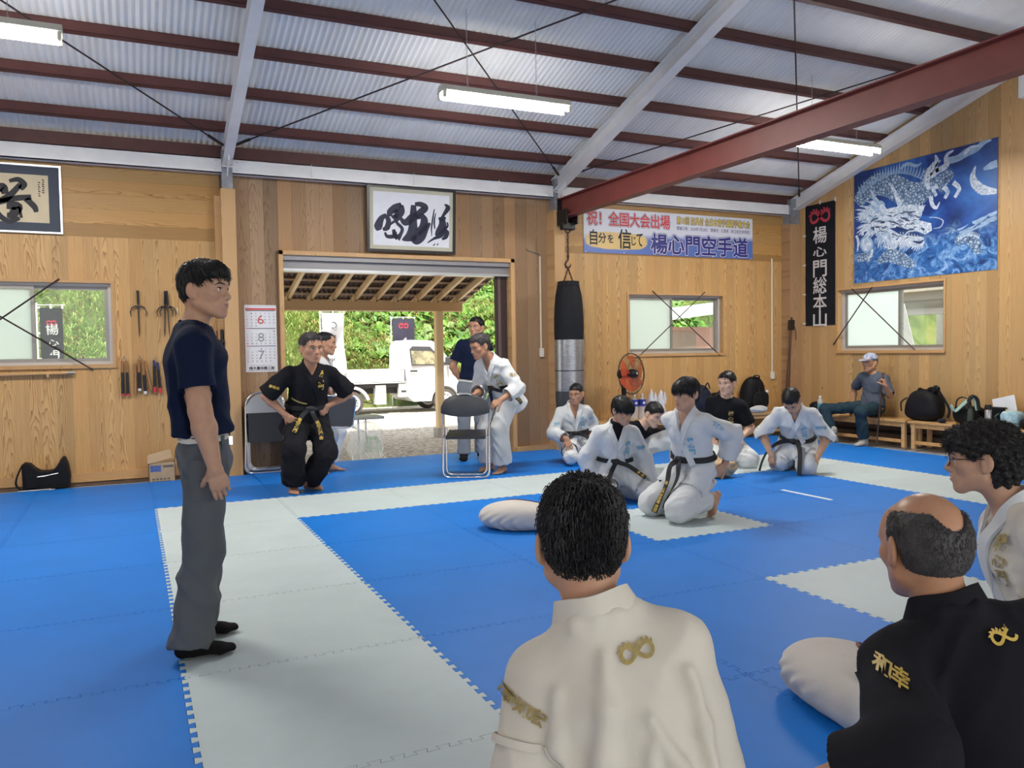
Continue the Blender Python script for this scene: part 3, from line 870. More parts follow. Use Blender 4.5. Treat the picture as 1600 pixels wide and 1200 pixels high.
def emblem(mb, org, U, V, N, s, lift, n=40):
    """the two linked rings with little crowns, s = half width"""
    org, U, V, N = [np.array(a, float) for a in (org, U, V, N)]
    P = []
    for k in range(n):
        t = 2*pi*k/n
        P.append((s*0.98*cos(t)/(1+sin(t)**2*0.55)*1.0, s*0.78*sin(2*t)/(1+sin(t)**2*0.55)*0.9*0.72))
    w = s*0.115
    vs = []; m = len(P)
    for k in range(m):
        a = np.array(P[k-1]); b = np.array(P[(k+1) % m]); tg = b-a; tg /= np.linalg.norm(tg); nn = np.array([-tg[1], tg[0]])
        for q in (P[k]+nn*w, P[k]-nn*w): vs.append(org+q[0]*U+q[1]*V+lift*N)
    mb.add(vs, [(2*k, 2*k+1, 2*((k+1) % m)+1, 2*((k+1) % m)) for k in range(m)])
    for sg in (-1, 1):
        for a in (0.5, 1.0, 1.55, 2.1, 2.65):
            c0 = np.array([sg*0.55*s, 0.05*s]); 
            p0 = c0+np.array([cos(a), sin(a)])*0.40*s; p1 = c0+np.array([cos(a+0.30), sin(a+0.30)])*0.70*s; d = p1-p0
            nn = np.array([-d[1], d[0]])*0.36
            mid = p0+d*0.4
            mb.add([org+q[0]*U+q[1]*V+lift*N for q in (p0, mid-nn, p1, mid+nn)], [(0, 1, 2, 3)])
    return mb

def cloth_mat(name, color, rough=0.85, var=0.08, weave=220.0, sheen=0.0, fold=0.0):
    t = NT(name); p = t.pos()
    f = t.noise(p, 5.0, 4.0, 0.6)
    c = t.ramp(f, [(0.3, tuple(x*(1-var) for x in color)), (0.7, tuple(min(1, x*(1+var)) for x in color))])
    t.set(c, rough, 0.0, 0.15, sheen=sheen)
    h = t.noise(p, weave, 2.0, 0.6)
    if fold: h = t.math('ADD', t.math('MULTIPLY', h, 0.25), t.math('MULTIPLY', t.noise(p, fold, 3.0, 0.55, 0.6), 2.0))
    t.bump(h, 0.35, 0.004)
    return t.mat

M['flag_black'] = cloth_mat('black_flag_cloth', (0.013, 0.014, 0.019))
M['flag_ink'] = plain('flag_white_print', (0.62, 0.60, 0.60), 0.7)
M['flag_red'] = plain('flag_red_print', (0.42, 0.035, 0.06), 0.7)
def nobori(name, org, U, N, w, h, cloth, ink, text, label, cat, chars_w=0.3, top_emblem=True, pole=None, step=None, wave=0.0, loops=True, first=0.33):
    """vertical banner: org = top left corner, U along its width, hanging down"""
    org, U, N = [np.array(a, float) for a in (org, U, N)]; V = np.array([0, 0, 1.0])
    o = empty(name, tuple(org-h*V), label, cat)
    nx, nz = 10, 24; mb = MB()
    def pt(u, v): return org+U*u*w-V*v*h+N*(wave*sin(v*7+u*2.5)*v+0.012*wave*10*sin(u*6+v*3)*v)
    for d in (0.0, 0.003):
        base = len(mb.v)
        mb.add([pt(i/nx, j/nz)+N*d for j in range(nz+1) for i in range(nx+1)], [((j*(nx+1)+i), (j*(nx+1)+i+1), ((j+1)*(nx+1)+i+1), ((j+1)*(nx+1)+i)) for j in range(nz) for i in range(nx)])
    mb.build('cloth', cloth, o, True)
    lw = MB(); z = first
    n = len(text)
    for k, ch in enumerate(text):
        c = pt(0.5, (z+k*step)/h)
        sign_text(lw, ch, c, U, V, N, chars_w, chars_w*(0.55 if ch == '心' else 0.95), 0.006, 0.012)
    if len(lw.v): lw.build('lettering', ink, o)
    if top_emblem:
        em = MB(); emblem(em, pt(0.5, 0.15/h*h/h*1.0)if False else pt(0.5, 0.19/h), U, V, N, w*(0.32 if pole is None else 0.2), 0.006); em.build('emblem', M['flag_red'], o)
    if loops:
        lm = bpy.data.materials.get('white_loop') or plain('white_loop', (0.68, 0.66, 0.64), 0.7)
        for zz in np.linspace(0.0, h*0.98, 5): MB().obox(org-V*zz-U*0.022, U, V, N, 0.03, 0.011, 0.004).build('loop', lm, o)
        for uu in (0.5, 1.0): MB().obox(org+U*w*uu+V*0.015, U, V, N, 0.012, 0.028, 0.004).build('loop', lm, o)
    if pole is not None:
        pb = MB(); q = org-U*0.03
        pb.tube([(q[0], q[1], pole), tuple(q+V*0.06)], 0.012, 8); pb.tube([tuple(q+V*0.03), tuple(q+U*(w+0.06)+V*0.03)], 0.007, 6)
        pb.build('pole', plain('white_pole', (0.75, 0.75, 0.75), 0.4), o)
    return o
nobori('hanging_banner', (9.094, 9.06, 3.345), (0, -1, 0), (-1, 0, 0), 0.56, 1.76, M['flag_black'], M['flag_ink'], '楊心門総本山', 'black vertical cloth banner with white characters and red emblem on the gable wall', 'banner', 0.25, step=0.243, first=0.45)

def poster():
    y0, y1, z0, z1 = 8.17, 6.125, 2.14, 3.65      # left edge is further from the camera
    o = empty('dragon_poster', (XR-0.004, (y0+y1)/2, z0), 'large blue poster of a white dragon and crescent moon on the gable wall', 'poster')
    t = NT('poster_night_print'); s = t.sep(t.pos())
    u = t.mapr(s[1], y0, y1, 0.0, 1.0); v = t.mapr(s[2], z0, z1, 0.0, 1.0)
    p2 = t.comb(t.math('MULTIPLY', u, 1.35), v, 0.0)
    n1 = t.noise(p2, 3.2, 6.0, 0.62, 1.2); n2 = t.noise(p2, 9.0, 6.0, 0.7, 1.6)
    sky = t.ramp(n1, [(0.30, (0.006, 0.014, 0.07)), (0.5, (0.012, 0.052, 0.26)), (0.68, (0.035, 0.16, 0.50))])
    foam = t.ramp(n2, [(0.36, (0.008, 0.030, 0.13)), (0.50, (0.03, 0.15, 0.44)), (0.60, (0.20, 0.38, 0.66)), (0.72, (0.62, 0.70, 0.82))])
    wv = t.math('ADD', v, t.math('MULTIPLY', t.math('SUBTRACT', n1, 0.5), 0.35))
    c = t.mix(t.mapr(wv, 0.22, 0.40, 1.0, 0.0), sky, foam)
    dk = t.math('MULTIPLY', t.mapr(u, 0.0, 0.45, 1.0, 0.0), t.mapr(v, 0.45, 0.95, 0.0, 1.0))
    c = t.mix(t.math('MULTIPLY', dk, 0.6), c, (0.010, 0.022, 0.075))
    # soft moonlit glow printed round the crescent
    gd = t.math('SQRT', t.math('ADD', t.math('POWER', t.math('MULTIPLY', t.math('SUBTRACT', u, 0.93), 1.35), 2.0), t.math('POWER', t.math('SUBTRACT', v, 0.66), 2.0)))
    c = t.mix(t.mapr(gd, 0.05, 0.34, 0.55, 0.0), c, (0.06, 0.24, 0.68))
    t.set(c, 0.35)
    X = XR-0.004
    MB().box(X-0.003, X, y1, y0, z0, z1).build('printed_sheet', t.mat, o)
    W = y0-y1; H = z1-z0
    U = np.array([0, -1.0, 0]); V = np.array([0, 0, 1.0]); N = np.array([-1.0, 0, 0]); O = np.array([X-0.003, y0, z0])
    ts = NT('poster_scale_print'); s2 = ts.sep(ts.pos())
    vo = ts.node('ShaderNodeTexVoronoi', feature='DISTANCE_TO_EDGE'); vo.inputs['Scale'].default_value = 24; ts.lk(ts.pos(), vo.inputs['Vector'])
    cs = ts.ramp(vo.outputs['Distance'], [(0.02, (0.03, 0.06, 0.14)), (0.12, (0.22, 0.34, 0.50)), (0.4, (0.52, 0.62, 0.74))]); ts.set(cs, 0.35)
    pt = NT('poster_pale_print'); pt.set(pt.ramp(pt.noise(pt.pos(), 15, 5, 0.72, 2.2), [(0.33, (0.10, 0.18, 0.34)), (0.46, (0.45, 0.56, 0.70)), (0.60, (0.76, 0.80, 0.87))]), 0.35); pale = pt.mat
    mid = plain('poster_mid_print', (0.30, 0.45, 0.64), 0.35, var=0.25, vscale=12)
    deep = plain('poster_deep_print', (0.030, 0.060, 0.15), 0.35)
    sc, pa, mi, de = MB(), MB(), MB(), MB()
    def G(px, py):   # design coordinates: 0..1150 across, 80..1170 down in the flattened artwork
        u_ = (px-30)/1070; top = 330-(px-30)*0.238; bot = 1165-(px-30)*0.098
        return (u_*W, (1-(py-top)/(bot-top))*H)
    def strip(mb, pts, r, d):
        P = [np.array(G(*p)) for p in pts]; n = len(P); Q = []; R = []
        for s_ in np.linspace(0, n-1, (n-1)*6+1):
            i = min(int(s_), n-2); f = s_-i
            p0, p1, p2_, p3 = P[max(i-1, 0)], P[i], P[i+1], P[min(i+2, n-1)]
            Q.append(0.5*((2*p1)+(-p0+p2_)*f+(2*p0-5*p1+4*p2_-p3)*f**2+(-p0+3*p1-3*p2_+p3)*f**3)); R.append((r[i]*(1-f)+r[i+1]*f)/600)
        vs = []; m = len(Q)
        for i, q in enumerate(Q):
            tg = Q[min(i+1, m-1)]-Q[max(i-1, 0)]; tg /= np.linalg.norm(tg)+1e-9; nn = np.array([-tg[1], tg[0]])
            for a in (q+nn*R[i], q-nn*R[i]): vs.append(O+np.clip(a[0], 0.003, W-0.003)*U+np.clip(a[1], 0.003, H-0.003)*V+N*d)
        mb.add(vs, [(2*i, 2*i+1, 2*i+3, 2*i+2) for i in range(m-1)])
    def poly(mb, pts, d): mb.add([O+G(*p)[0]*U+G(*p)[1]*V+N*d for p in pts], [tuple(range(len(pts)))])
    # coils of the body
    strip(sc, [(60, 560), (130, 470), (230, 410), (350, 420), (470, 480), (580, 470), (640, 380), (620, 290)], [50, 75, 85, 95, 95, 85, 60, 30], 0.0008)
    strip(sc, [(60, 980), (130, 960), (180, 985)], [30, 36, 20], 0.0008); strip(sc, [(240, 1000), (330, 950), (430, 975), (530, 1030)], [20, 52, 52, 24], 0.0008)
    strip(sc, [(830, 860), (890, 810), (950, 850), (985, 940)], [26, 46, 46, 24], 0.0008); strip(sc, [(690, 440), (740, 380), (800, 320)], [60, 55, 30], 0.0010)
    rnd = random.Random(4)
    for k in range(26):   # back spines
        t_ = k/25; px = 90+t_*520; py = 490-150*sin(t_*2.6)-20*t_; strip(mi, [(px, py), (px-10+30*t_, py-30), (px-25+60*t_, py-65-20*rnd.random())], [12, 8, 1], 0.0012)
    # flames / antlers of the mane at the top right
    strip(pa, [(640, 450), (620, 380), (650, 300), (690, 240), (680, 190)], [12, 26, 28, 20, 5], 0.0014); strip(pa, [(650, 350), (700, 310), (760, 270), (760, 200), (810, 160)], [20, 22, 24, 16, 5], 0.0014)
    strip(pa, [(700, 320), (690, 270), (720, 230)], [14, 10, 3], 0.0014); strip(mi, [(760, 240), (840, 220), (900, 180), (960, 160), (1010, 110), (1060, 95)], [26, 24, 30, 20, 20, 4], 0.0013)
    strip(pa, [(880, 200), (920, 150), (985, 130)], [12, 14, 4], 0.0014); strip(mi, [(420, 290), (470, 255), (540, 270), (580, 250)], [8, 14, 12, 4], 0.0013)
    # claws
    for q in ([(650, 500), (660, 560), (690, 590), (715, 545)], [(700, 420), (670, 450), (690, 500)], [(810, 400), (850, 450), (820, 515)], [(740, 430), (770, 470), (750, 520)]): strip(pa, q, [18, 16, 12, 3][:len(q)], 0.0015)
    # head
    poly(pa, [(150, 640), (240, 610), (330, 590), (430, 570), (520, 560), (595, 580), (585, 640), (560, 680), (655, 705), (660, 760), (610, 790), (560, 770), (500, 760), (430, 735), (330, 740), (230, 740), (150, 710)], 0.0016)
    poly(pa, [(200, 720), (330, 740), (420, 790), (500, 800), (560, 800), (600, 810), (605, 860), (560, 885), (510, 880), (440, 840), (330, 830), (220, 800)], 0.0016)
    for k in range(95):   # mane spikes all round
        a = rnd.uniform(1.75, 4.9); cx, cy = 330, 700; r0 = rnd.uniform(70, 190); L = rnd.uniform(60, 130)
        p = (cx+r0*1.05*cos(a), cy-r0*0.75*sin(a)); q = (cx+(r0+L)*1.05*cos(a+0.1), cy-(r0+L)*0.72*sin(a+0.1)); m_ = ((p[0]+q[0])/2, (p[1]+q[1])/2-10)
        strip(pa if k % 3 else mi, [p, m_, q], [13, 10, 1], 0.0018+0.00002*k)
    for k in range(22):
        px = 300+k*14; strip(pa, [(px, 815+18*sin(k)), (px-6, 850+k*1.2), (px-14-rnd.random()*20, 880+k+rnd.random()*26)], [10, 7, 1], 0.0019)
    for k in range(14):
        px = 420+k*13; strip(pa, [(px, 610), (px+8, 580), (px+16+rnd.random()*10, 545+rnd.random()*25)], [10, 7, 1], 0.0019)
    strip(pa, [(260, 570), (215, 520), (175, 450)], [22, 16, 4], 0.002); strip(pa, [(420, 570), (390, 500), (365, 450), (330, 395)], [24, 18, 14, 4], 0.002)
    # dark lines of the face
    for q, r in (([(420, 660), (460, 670), (490, 690)], [3, 9, 2]), ([(540, 655), (570, 660)], [3, 6]), ([(400, 745), (450, 760), (520, 790), (600, 800)], [3, 12, 10, 4]), ([(580, 740), (605, 755)], [5, 9]), ([(520, 840), (570, 850), (600, 830)], [4, 12, 4]), ([(330, 690), (380, 700), (420, 720)], [2, 6, 2]), ([(300, 640), (350, 650)], [2, 6]), ([(230, 690), (290, 700)], [2, 6]), ([(250, 760), (330, 775), (400, 800)], [2, 7, 2]), ([(430, 610), (500, 620), (540, 610)], [2, 6, 2])): strip(de, q, r, 0.0026)
    for k in range(60):
        px = rnd.uniform(170, 560); py = rnd.uniform(620, 810); strip(de, [(px, py), (px-20, py+rnd.uniform(-8, 8)), (px-45, py+rnd.uniform(-4, 22))], [1, 4, 1], 0.0026)
    for k in range(7): strip(pa, [(420+k*22, 768+k*4), (424+k*22, 790+k*4)], [5, 1], 0.003)
    # whiskers, pearl, moon
    strip(pa, [(640, 660), (700, 665), (740, 690), (720, 735), (670, 745)], [2, 3, 4, 4, 2], 0.002); strip(pa, [(290, 840), (320, 890), (380, 890), (410, 850)], [2, 5, 5, 2], 0.002)
    strip(pa, [(440, 820), (480, 770), (550, 760)], [4, 7, 4], 0.003)
    poly(mi, [(140+56*cos(a), 865+64*sin(a)) for a in np.linspace(0, 2*pi, 30)[:-1]], 0.002); poly(pa, [(140+40*cos(a), 865+48*sin(a)) for a in np.linspace(0, 2*pi, 30)[:-1]], 0.0024)
    for q in ([(50, 800), (70, 850), (60, 920)], [(190, 900), (180, 950), (150, 970)], [(110, 760), (105, 800)]): strip(pa, q, [10, 14, 5][:len(q)], 0.0026)
    strip(pa, [(960, 280), (940, 360), (960, 420), (1010, 465), (1098, 480)], [2, 22, 32, 34, 14], 0.0014); strip(mi, [(1010, 310), (1060, 285), (1098, 270)], [8, 26, 26], 0.0012)
    for k in range(26):
        px = 840+rnd.random()*240; py = 780-0.55*(px-840)+rnd.uniform(-20, 40); strip(mi, [(px, py), (px+30, py-12), (px+70, py-40)], [8, 7, 1], 0.0012+0.00004*k)
    for k in range(14): strip(pa, [(850+k*10, 835-30*sin(k/4.5)), (848+k*11, 800-30*sin(k/4.5))], [6, 1], 0.0013)
    sc.build('dragon_scales', ts.mat, o); mi.build('dragon_flames', mid, o); pa.build('dragon_head', pale, o); de.build('dragon_lines', deep, o)
poster()

# ---------------------------------------------------------------- weapons and fittings on the left wall
M['oak'] = plain('oak_stick', (0.32, 0.155, 0.06), 0.4, var=0.15)
M['blackgrip'] = plain('black_grip', (0.012, 0.012, 0.014), 0.6)
M['redtip'] = plain('red_tip', (0.60, 0.035, 0.05), 0.5)
def sai_at(x, label, pair):
    o = empty('sai', (x, YW-0.03, 1.5), label, 'sai', 'sai hung on the left wall')
    for k, (dx, tilt) in enumerate(((-0.0, 0.0),) if not pair else ((-0.012, -0.035), (0.014, 0.035))):
        y = YW-0.03-0.02*k; zc = 1.80
        def P(u, z): return (x+dx+u-tilt*(z-zc), y, z)
        b = MB().tube([P(0, zc+0.03), P(0, zc), P(0, zc-0.25), P(0, 1.49)], [0.008, 0.008, 0.006, 0.002], 8)
        for s in (-1, 1): b.tube([P(0, zc+0.0), P(0.03*s, zc+0.012), P(0.06*s, zc-0.005), P(0.078*s, zc-0.05), P(0.07*s, zc-0.085), P(0.078*s, zc-0.10)], [0.007, 0.008, 0.007, 0.006, 0.004, 0.002], 6)
        b.build('blade', plain('dark_steel', (0.10, 0.09, 0.085), 0.35, 0.9), o, True)
        MB().lathe(P(0, zc+0.02), [(0.010, 0), (0.013, 0.03), (0.011, 0.12), (0.014, 0.14), (0.010, 0.155)], (-tilt*1.0, 0, 1), 10).build('grip', M['blackgrip'], o, True)
    MB().tube([(x, YW, 1.83), (x, YW-0.06, 1.83)], 0.003, 6).build('hook', M['steel'], o)
sai_at(0.092, 'single steel sai hung on the left wall above the wooden nunchaku', False)
sai_at(0.36, 'crossed pair of sai hung on the left wall, right of the single one', True)
def nunchaku_at(x, sticks, label):
    o = empty('nunchaku', (x, YW-0.03, 0.85), label, 'nunchaku', 'nunchaku hung in a row on the left wall')
    MB().tube([(x, YW, 1.285), (x, YW-0.055, 1.285), (x, YW-0.06, 1.30)], 0.003, 6).build('hook', M['steel'], o)
    for (dx, dz, tilt, cols) in sticks:
        top = np.array([x+dx, YW-0.032, 1.245+dz]); dirv = np.array([tilt, 0, -1.0]); dirv /= np.linalg.norm(dirv)
        z = 0.0; st = None
        for (ln, mt) in cols:
            a = top+dirv*z; b = top+dirv*(z+ln); r0 = 0.0125+z*0.012; r1 = 0.0125+(z+ln)*0.012
            ob = MB().tube([a, b], [r0, r1], 10).build('stick' if st is None else 'wrap', M[mt] if isinstance(mt, str) else mt, o if st is None else st, True)
            st = st or ob; z += ln
    pts = [(x+s[0], YW-0.032, 1.25+s[1]) for s in sticks[:2]]
    MB().tube([pts[0], (x, YW-0.045, 1.29), pts[1]], 0.0035, 6).build('cord', M['steel'], o)
M['whitetip'] = plain('white_tip', (0.75, 0.75, 0.72), 0.5); M['navywrap'] = plain('navy_wrap', (0.02, 0.035, 0.12), 0.5)
nunchaku_at(-0.057, [(-0.02, 0, -0.01, [(0.12, 'oak'), (0.22, 'blackgrip'), (0.02, 'redtip')]), (0.02, 0, 0.01, [(0.12, 'oak'), (0.22, 'blackgrip'), (0.02, 'redtip')])], 'oak nunchaku with black wraps, leftmost of the row below the sai')
nunchaku_at(0.09, [(-0.012, 0.01, 0.0, [(0.13, 'oak'), (0.17, 'blackgrip'), (0.025, 'whitetip')]), (0.025, 0.0, 0.05, [(0.15, 'oak'), (0.17, 'blackgrip'), (0.03, 'whitetip')]), (-0.045, -0.03, -0.03, [(0.33, 'oak')]), (0.045, 0.0, 0.17, [(0.32, 'oak')])], 'bundle of wooden nunchaku with white tips, second from the left')
nunchaku_at(0.238, [(-0.014, 0.0, 0.0, [(0.06, 'navywrap'), (0.22, 'blackgrip'), (0.055, 'redtip')]), (0.02, -0.02, 0.06, [(0.08, 'navywrap'), (0.19, 'blackgrip'), (0.055, 'redtip')])], 'navy and black nunchaku with red tips, third from the left')
nunchaku_at(0.375, [(-0.014, 0.0, 0.0, [(0.28, 'blackgrip'), (0.055, 'redtip')]), (0.02, -0.01, 0.04, [(0.25, 'blackgrip'), (0.055, 'redtip')])], 'black nunchaku with red tips half hidden behind the standing man')
def tonfa():
    for k, (x, lab) in enumerate(((0.865, 'red-brown wooden tonfa hung beside the post behind the standing man'), (0.90, 'black wooden tonfa hung beside the post behind the standing man'))):
        o = empty('tonfa', (x, YW-0.09, 1.0), lab, 'tonfa', 'tonfa hung beside the wooden post')
        y = YW-0.03-0.03*k if k == 0 else 9.24
        MB().tube([(x, y, 1.555+0.01*k), (x+0.012, y, 1.05)], 0.017, 10).build('shaft', plain('tonfa_wood', (0.15, 0.05, 0.035) if k == 0 else (0.014, 0.012, 0.013), 0.3), o, True)
        MB().lathe((x+0.002, y-0.012, 1.44), [(0.012, 0), (0.013, 0.06), (0.018, 0.075)], (0, -1, 0), 10).build('handle', M['blackgrip'], o, True)
tonfa()
def staff():
    o = empty('wooden_staff', (-1.2, YW-0.03, 1.13), 'long round wooden staff resting on pegs below the left window', 'staff')
    MB().tube([(-2.35, YW-0.045, 1.115), (-0.575, YW-0.045, 1.135)], 0.017, 12).build('shaft', M['bench'], o, True)
    MB().tube([(-0.575, YW-0.045, 1.135), (-0.515, YW-0.045, 1.136)], 0.0175, 12).build('tip', M['alu'], o, True)
    for x in (-2.0, -0.75): m = MB(); m.box(x-0.012, x+0.012, YW-0.07, YW, 1.098, 1.112); m.box(x-0.012, x+0.012, YW-0.075, YW-0.065, 1.098, 1.128); m.build('peg', M['trimwood'], o)
staff()
def hanger():
    o = empty('wall_hook', (0.42, YW-0.02, 1.75), 'small white hook on the left wall just behind the standing man', 'hook')
    MB().box(0.463, 0.476, YW-0.012, YW, 1.74, 1.80, 0.002).build('plate', M['ivory'], o)
    MB().tube([(0.47, YW-0.012, 1.77), (0.47, YW-0.035, 1.75), (0.47, YW-0.035, 1.765)], 0.004, 6).build('peg', M['ivory'], o)
hanger()
def conduit(x, zt, zb, y, label, lead):
    o = empty('light_switch', (x, y, zb), label, 'switch')
    MB().tube([(x, y-0.012, zb+0.08), (x, y-0.012, zt)], 0.011, 10).build('conduit', M['ivory'], o, True)
    MB().box(x-0.028, x+0.035, y-0.035, y, zb, zb+0.115, 0.005).build('switch_box', M['ivory'], o)
    MB().box(x-0.010, x+0.017, y-0.040, y-0.035, zb+0.03, zb+0.085, 0.002).build('rocker', M['paper'], o)
    if lead: MB().tube([(x, y-0.012, zt), (x-0.02, y-0.014, zt+0.035), (x-0.09, y-0.01, zt+0.05), (x-0.18, y-0.008, zt+0.075), (x-0.185, y, zt+0.09)], 0.009, 8).build('cable', plain('grey_cable', (0.18, 0.16, 0.14), 0.6), o, True)
conduit(4.83, 2.50, 1.20, YW+0.03, 'ivory light switch with long conduit, right of the doorway', True)
conduit(8.70, 2.60, 0.80, YW, 'ivory switch with thin conduit near the back right corner post', False)

# ---------------------------------------------------------------- lamps
tube_m = emit('lit_tube', (1.0, 0.96, 0.90), 75.0)
M['lamp_case'] = plain('lamp_cream_enamel', (0.66, 0.66, 0.56), 0.4)
def batten(x0, y, z, label):
    L = 1.24; x1 = x0+L
    o = empty('fluorescent_lamp', (x0+L/2, y, z), label, 'lamp', 'fluorescent lamps hung from the roof')
    mb = MB(); mb.prism([(-0.085, 0.0), (-0.045, 0.055), (0.045, 0.055), (0.085, 0.0), (0.08, -0.006), (-0.08, -0.006)], x0, x1, (0, y, z), (0, 1, 0), (0, 0, 1), (1, 0, 0))
    mb.build('reflector', M['lamp_case'], o)
    for k, dy in enumerate((-0.062, 0.062)):
        MB().tube([(x0+0.03, y+dy, z-0.035), (x1-0.03, y+dy, z-0.035)], 0.016, 10).build('tube', tube_m, o, True)
    for xx in (x0+0.006, x1-0.03):
        for dy in (-0.062, 0.062): MB().box(xx, xx+0.024, y+dy-0.018, y+dy+0.018, z-0.058, z-0.004, 0.003).build('socket', M['ivory'], o)
    zt = roofz(y)
    for k, xx in enumerate((x0+0.25, x1-0.32)):
        ch = MB()
        ztt = zt+0.0
        n = int((ztt-z-0.08)/0.034)
        ch.tube([(xx, y, z+0.05), (xx, y-0.03, z+0.09)], 0.002, 5); ch.tube([(xx, y, z+0.05), (xx, y+0.03, z+0.09)], 0.002, 5)
        for q in range(n):
            c = (xx, y, z+0.10+q*0.034)
            pts = [(c[0]+0.006*cos(a)*(1 if q % 2 else 0), c[1]+0.006*cos(a)*(0 if q % 2 else 1), c[2]+0.02*sin(a)) for a in np.linspace(0, 2*pi, 9)[:-1]]
            ch.tube(pts, 0.0016, 4, closed=True)
        ch.build('chain', M['steel'], o)
    ld = bpy.data.lights.new('tube_light', 'AREA'); ld.shape = 'RECTANGLE'; ld.size = L*0.95; ld.size_y = 0.16; ld.energy = LAMP_POWER; ld.color = (1.0, 0.95, 0.87)
    lo = bpy.data.objects.new('tube_light', ld); link(lo); lo.location = (x0+L/2, y, z-0.06); lo.parent = o; lo.matrix_parent_inverse = WI(o)
    return o
batten(-1.59, 6.42, 3.50, 'lit fluorescent batten at the far left under the roof')
batten(2.47, 6.60, 3.51, 'lit fluorescent batten on chains in the middle of the roof')
batten(6.55, 6.68, 3.51, 'lit fluorescent batten behind the red steel beam')

def crane():
    o = empty('steel_beam', (5.05, 3.0, 2.95), 'long dark red steel I-beam running from the back post under the roof', 'beam')
    hbeam(MB(), (5.05, 9.165, 3.085), (5.05, -3.0, 3.085), 0.13, 0.25, 0.012, 0.009).build('i_beam', M['red_steel'], o)
    e = MB(); e.box(4.985, 5.115, 9.155, 9.168, 2.95, 3.22); 
    for zz in (3.0, 3.08, 3.16):
        for xx in (5.01, 5.09): e.lathe((xx, 9.155, zz), [(0.012, 0), (0.012, 0.012)], (0, -1, 0), 6)
    e.build('end_plate', M['black_metal'], o)
crane()
def punch_bag():
    x, y = 5.05, 9.02; 
    t = empty('beam_trolley', (x, y, 2.8), 'black steel trolley with wheels clamped under the end of the red beam', 'trolley')
    m = MB()
    for s in (-1, 1):
        m.box(x+s*0.075-0.008, x+s*0.075+0.008, y-0.13, y+0.13, 2.86, 3.05, 0.003)
        for dy in (-0.08, 0.08): m.lathe((x+s*0.067, y+dy, 3.005), [(0.03, 0), (0.03, 0.012), (0.036, 0.016), (0.036, 0.02)], (-s, 0, 0), 12)
    m.build('side_plate', M['black_metal'], t)
    MB().box(x-0.09, x+0.09, y-0.05, y+0.05, 2.80, 2.89, 0.01).build('cross_block', M['black_metal'], t)
    MB().tube(arc((x, y, 2.80), 0.035, pi, 2*pi, 8), 0.009, 8).build('shackle', M['rod'], t, True)
    c = empty('hoist_chain', (x, y, 2.4), 'dark chain with a lifting hook hanging from the beam trolley', 'chain')
    m = MB(); z = 2.745; q = 0
    while z > 2.475:
        pts = [(x+0.013*cos(a)*(q % 2), y+0.013*cos(a)*((q+1) % 2), z+0.026*sin(a)) for a in np.linspace(0, 2*pi, 13)[:-1]]
        m.tube(pts, 0.0048, 6, closed=True); z -= 0.038; q += 1
    m.build('links', M['rod'], c, True)
    hk = MB().tube([(x, y, 2.46), (x, y, 2.44), (x-0.002, y, 2.42), (x-0.03, y, 2.395), (x-0.042, y, 2.365), (x-0.03, y, 2.335), (x, y, 2.325), (x+0.03, y, 2.34), (x+0.042, y, 2.375)], [0.016, 0.013, 0.011, 0.013, 0.015, 0.016, 0.015, 0.011, 0.005], 10)
    hk.lathe((x, y, 2.455), [(0.010, 0), (0.018, 0.008), (0.018, 0.02), (0.008, 0.03)], (0, 0, 1), 12)
    hk.build('hook', M['rod'], c, True)
    b = empty('punching_bag', (x, y, 0.46), 'tall black punching bag with silver taped middle hanging from the beam', 'punching bag')
    def skin(r): return r
    prof_l = [(0.03, 0.455), (0.10, 0.465), (0.15, 0.50), (0.176, 0.56), (0.182, 0.65), (0.183, 0.765)]
    prof_t = [(0.186, 0.765), (0.189, 0.80), (0.186, 0.93), (0.189, 1.05), (0.187, 1.2), (0.190, 1.30), (0.187, 1.415)]
    prof_u = [(0.185, 1.415), (0.19, 1.55), (0.188, 1.70), (0.180, 1.85), (0.165, 1.98), (0.142, 2.07), (0.13, 2.115), (0.135, 2.15), (0.10, 2.155), (0.03, 2.13)]
    lm = cloth_mat('bag_black_canvas', (0.013, 0.014, 0.018), 0.6, weave=160)
    dt = NT('silver_tape'); s = dt.sep(dt.pos())
    n = dt.noise(dt.comb(dt.math('MULTIPLY', s[0], 6), dt.math('MULTIPLY', s[1], 6), dt.math('MULTIPLY', s[2], 40)), 2.0, 4.0, 0.6)
    dt.set(dt.ramp(n, [(0.3, (0.30, 0.31, 0.33)), (0.7, (0.46, 0.47, 0.50))]), 0.28, 0.75); dt.bump(n, 0.4, 0.006)
    MB().lathe((x, y, 0), prof_l, (0, 0, 1), 32).build('bag_bottom', plain('bag_grey_vinyl', (0.045, 0.047, 0.055), 0.45), b, True)
    MB().lathe((x, y, 0), prof_t, (0, 0, 1), 32).build('taped_band', dt.mat, b, True)
    up = MB().lathe((x, y, 0), prof_u, (0, 0, 1), 48)
    up.v = [(x+(p[0]-x)*(1+0.05*max(0, p[2]-1.85)/0.3*sin(14*math.atan2(p[1]-y, p[0]-x))), y+(p[1]-y)*(1+0.05*max(0, p[2]-1.85)/0.3*sin(14*math.atan2(p[1]-y, p[0]-x))), p[2]) for p in up.v]
    up.build('bag_top', lm, b, True)
    MB().lathe((x, y, 0), [(0.1905, 1.02), (0.192, 1.024), (0.1905, 1.03)], (0, 0, 1), 32).build('tie_cord', M['black_metal'], b)
    MB().tube(arc((x, y, 2.105), 0.138, 0, 2*pi, 24, (1, 0, 0), (0, 1, 0))[:-1], 0.007, 6, closed=True).build('drawstring', M['blackgrip'], b)
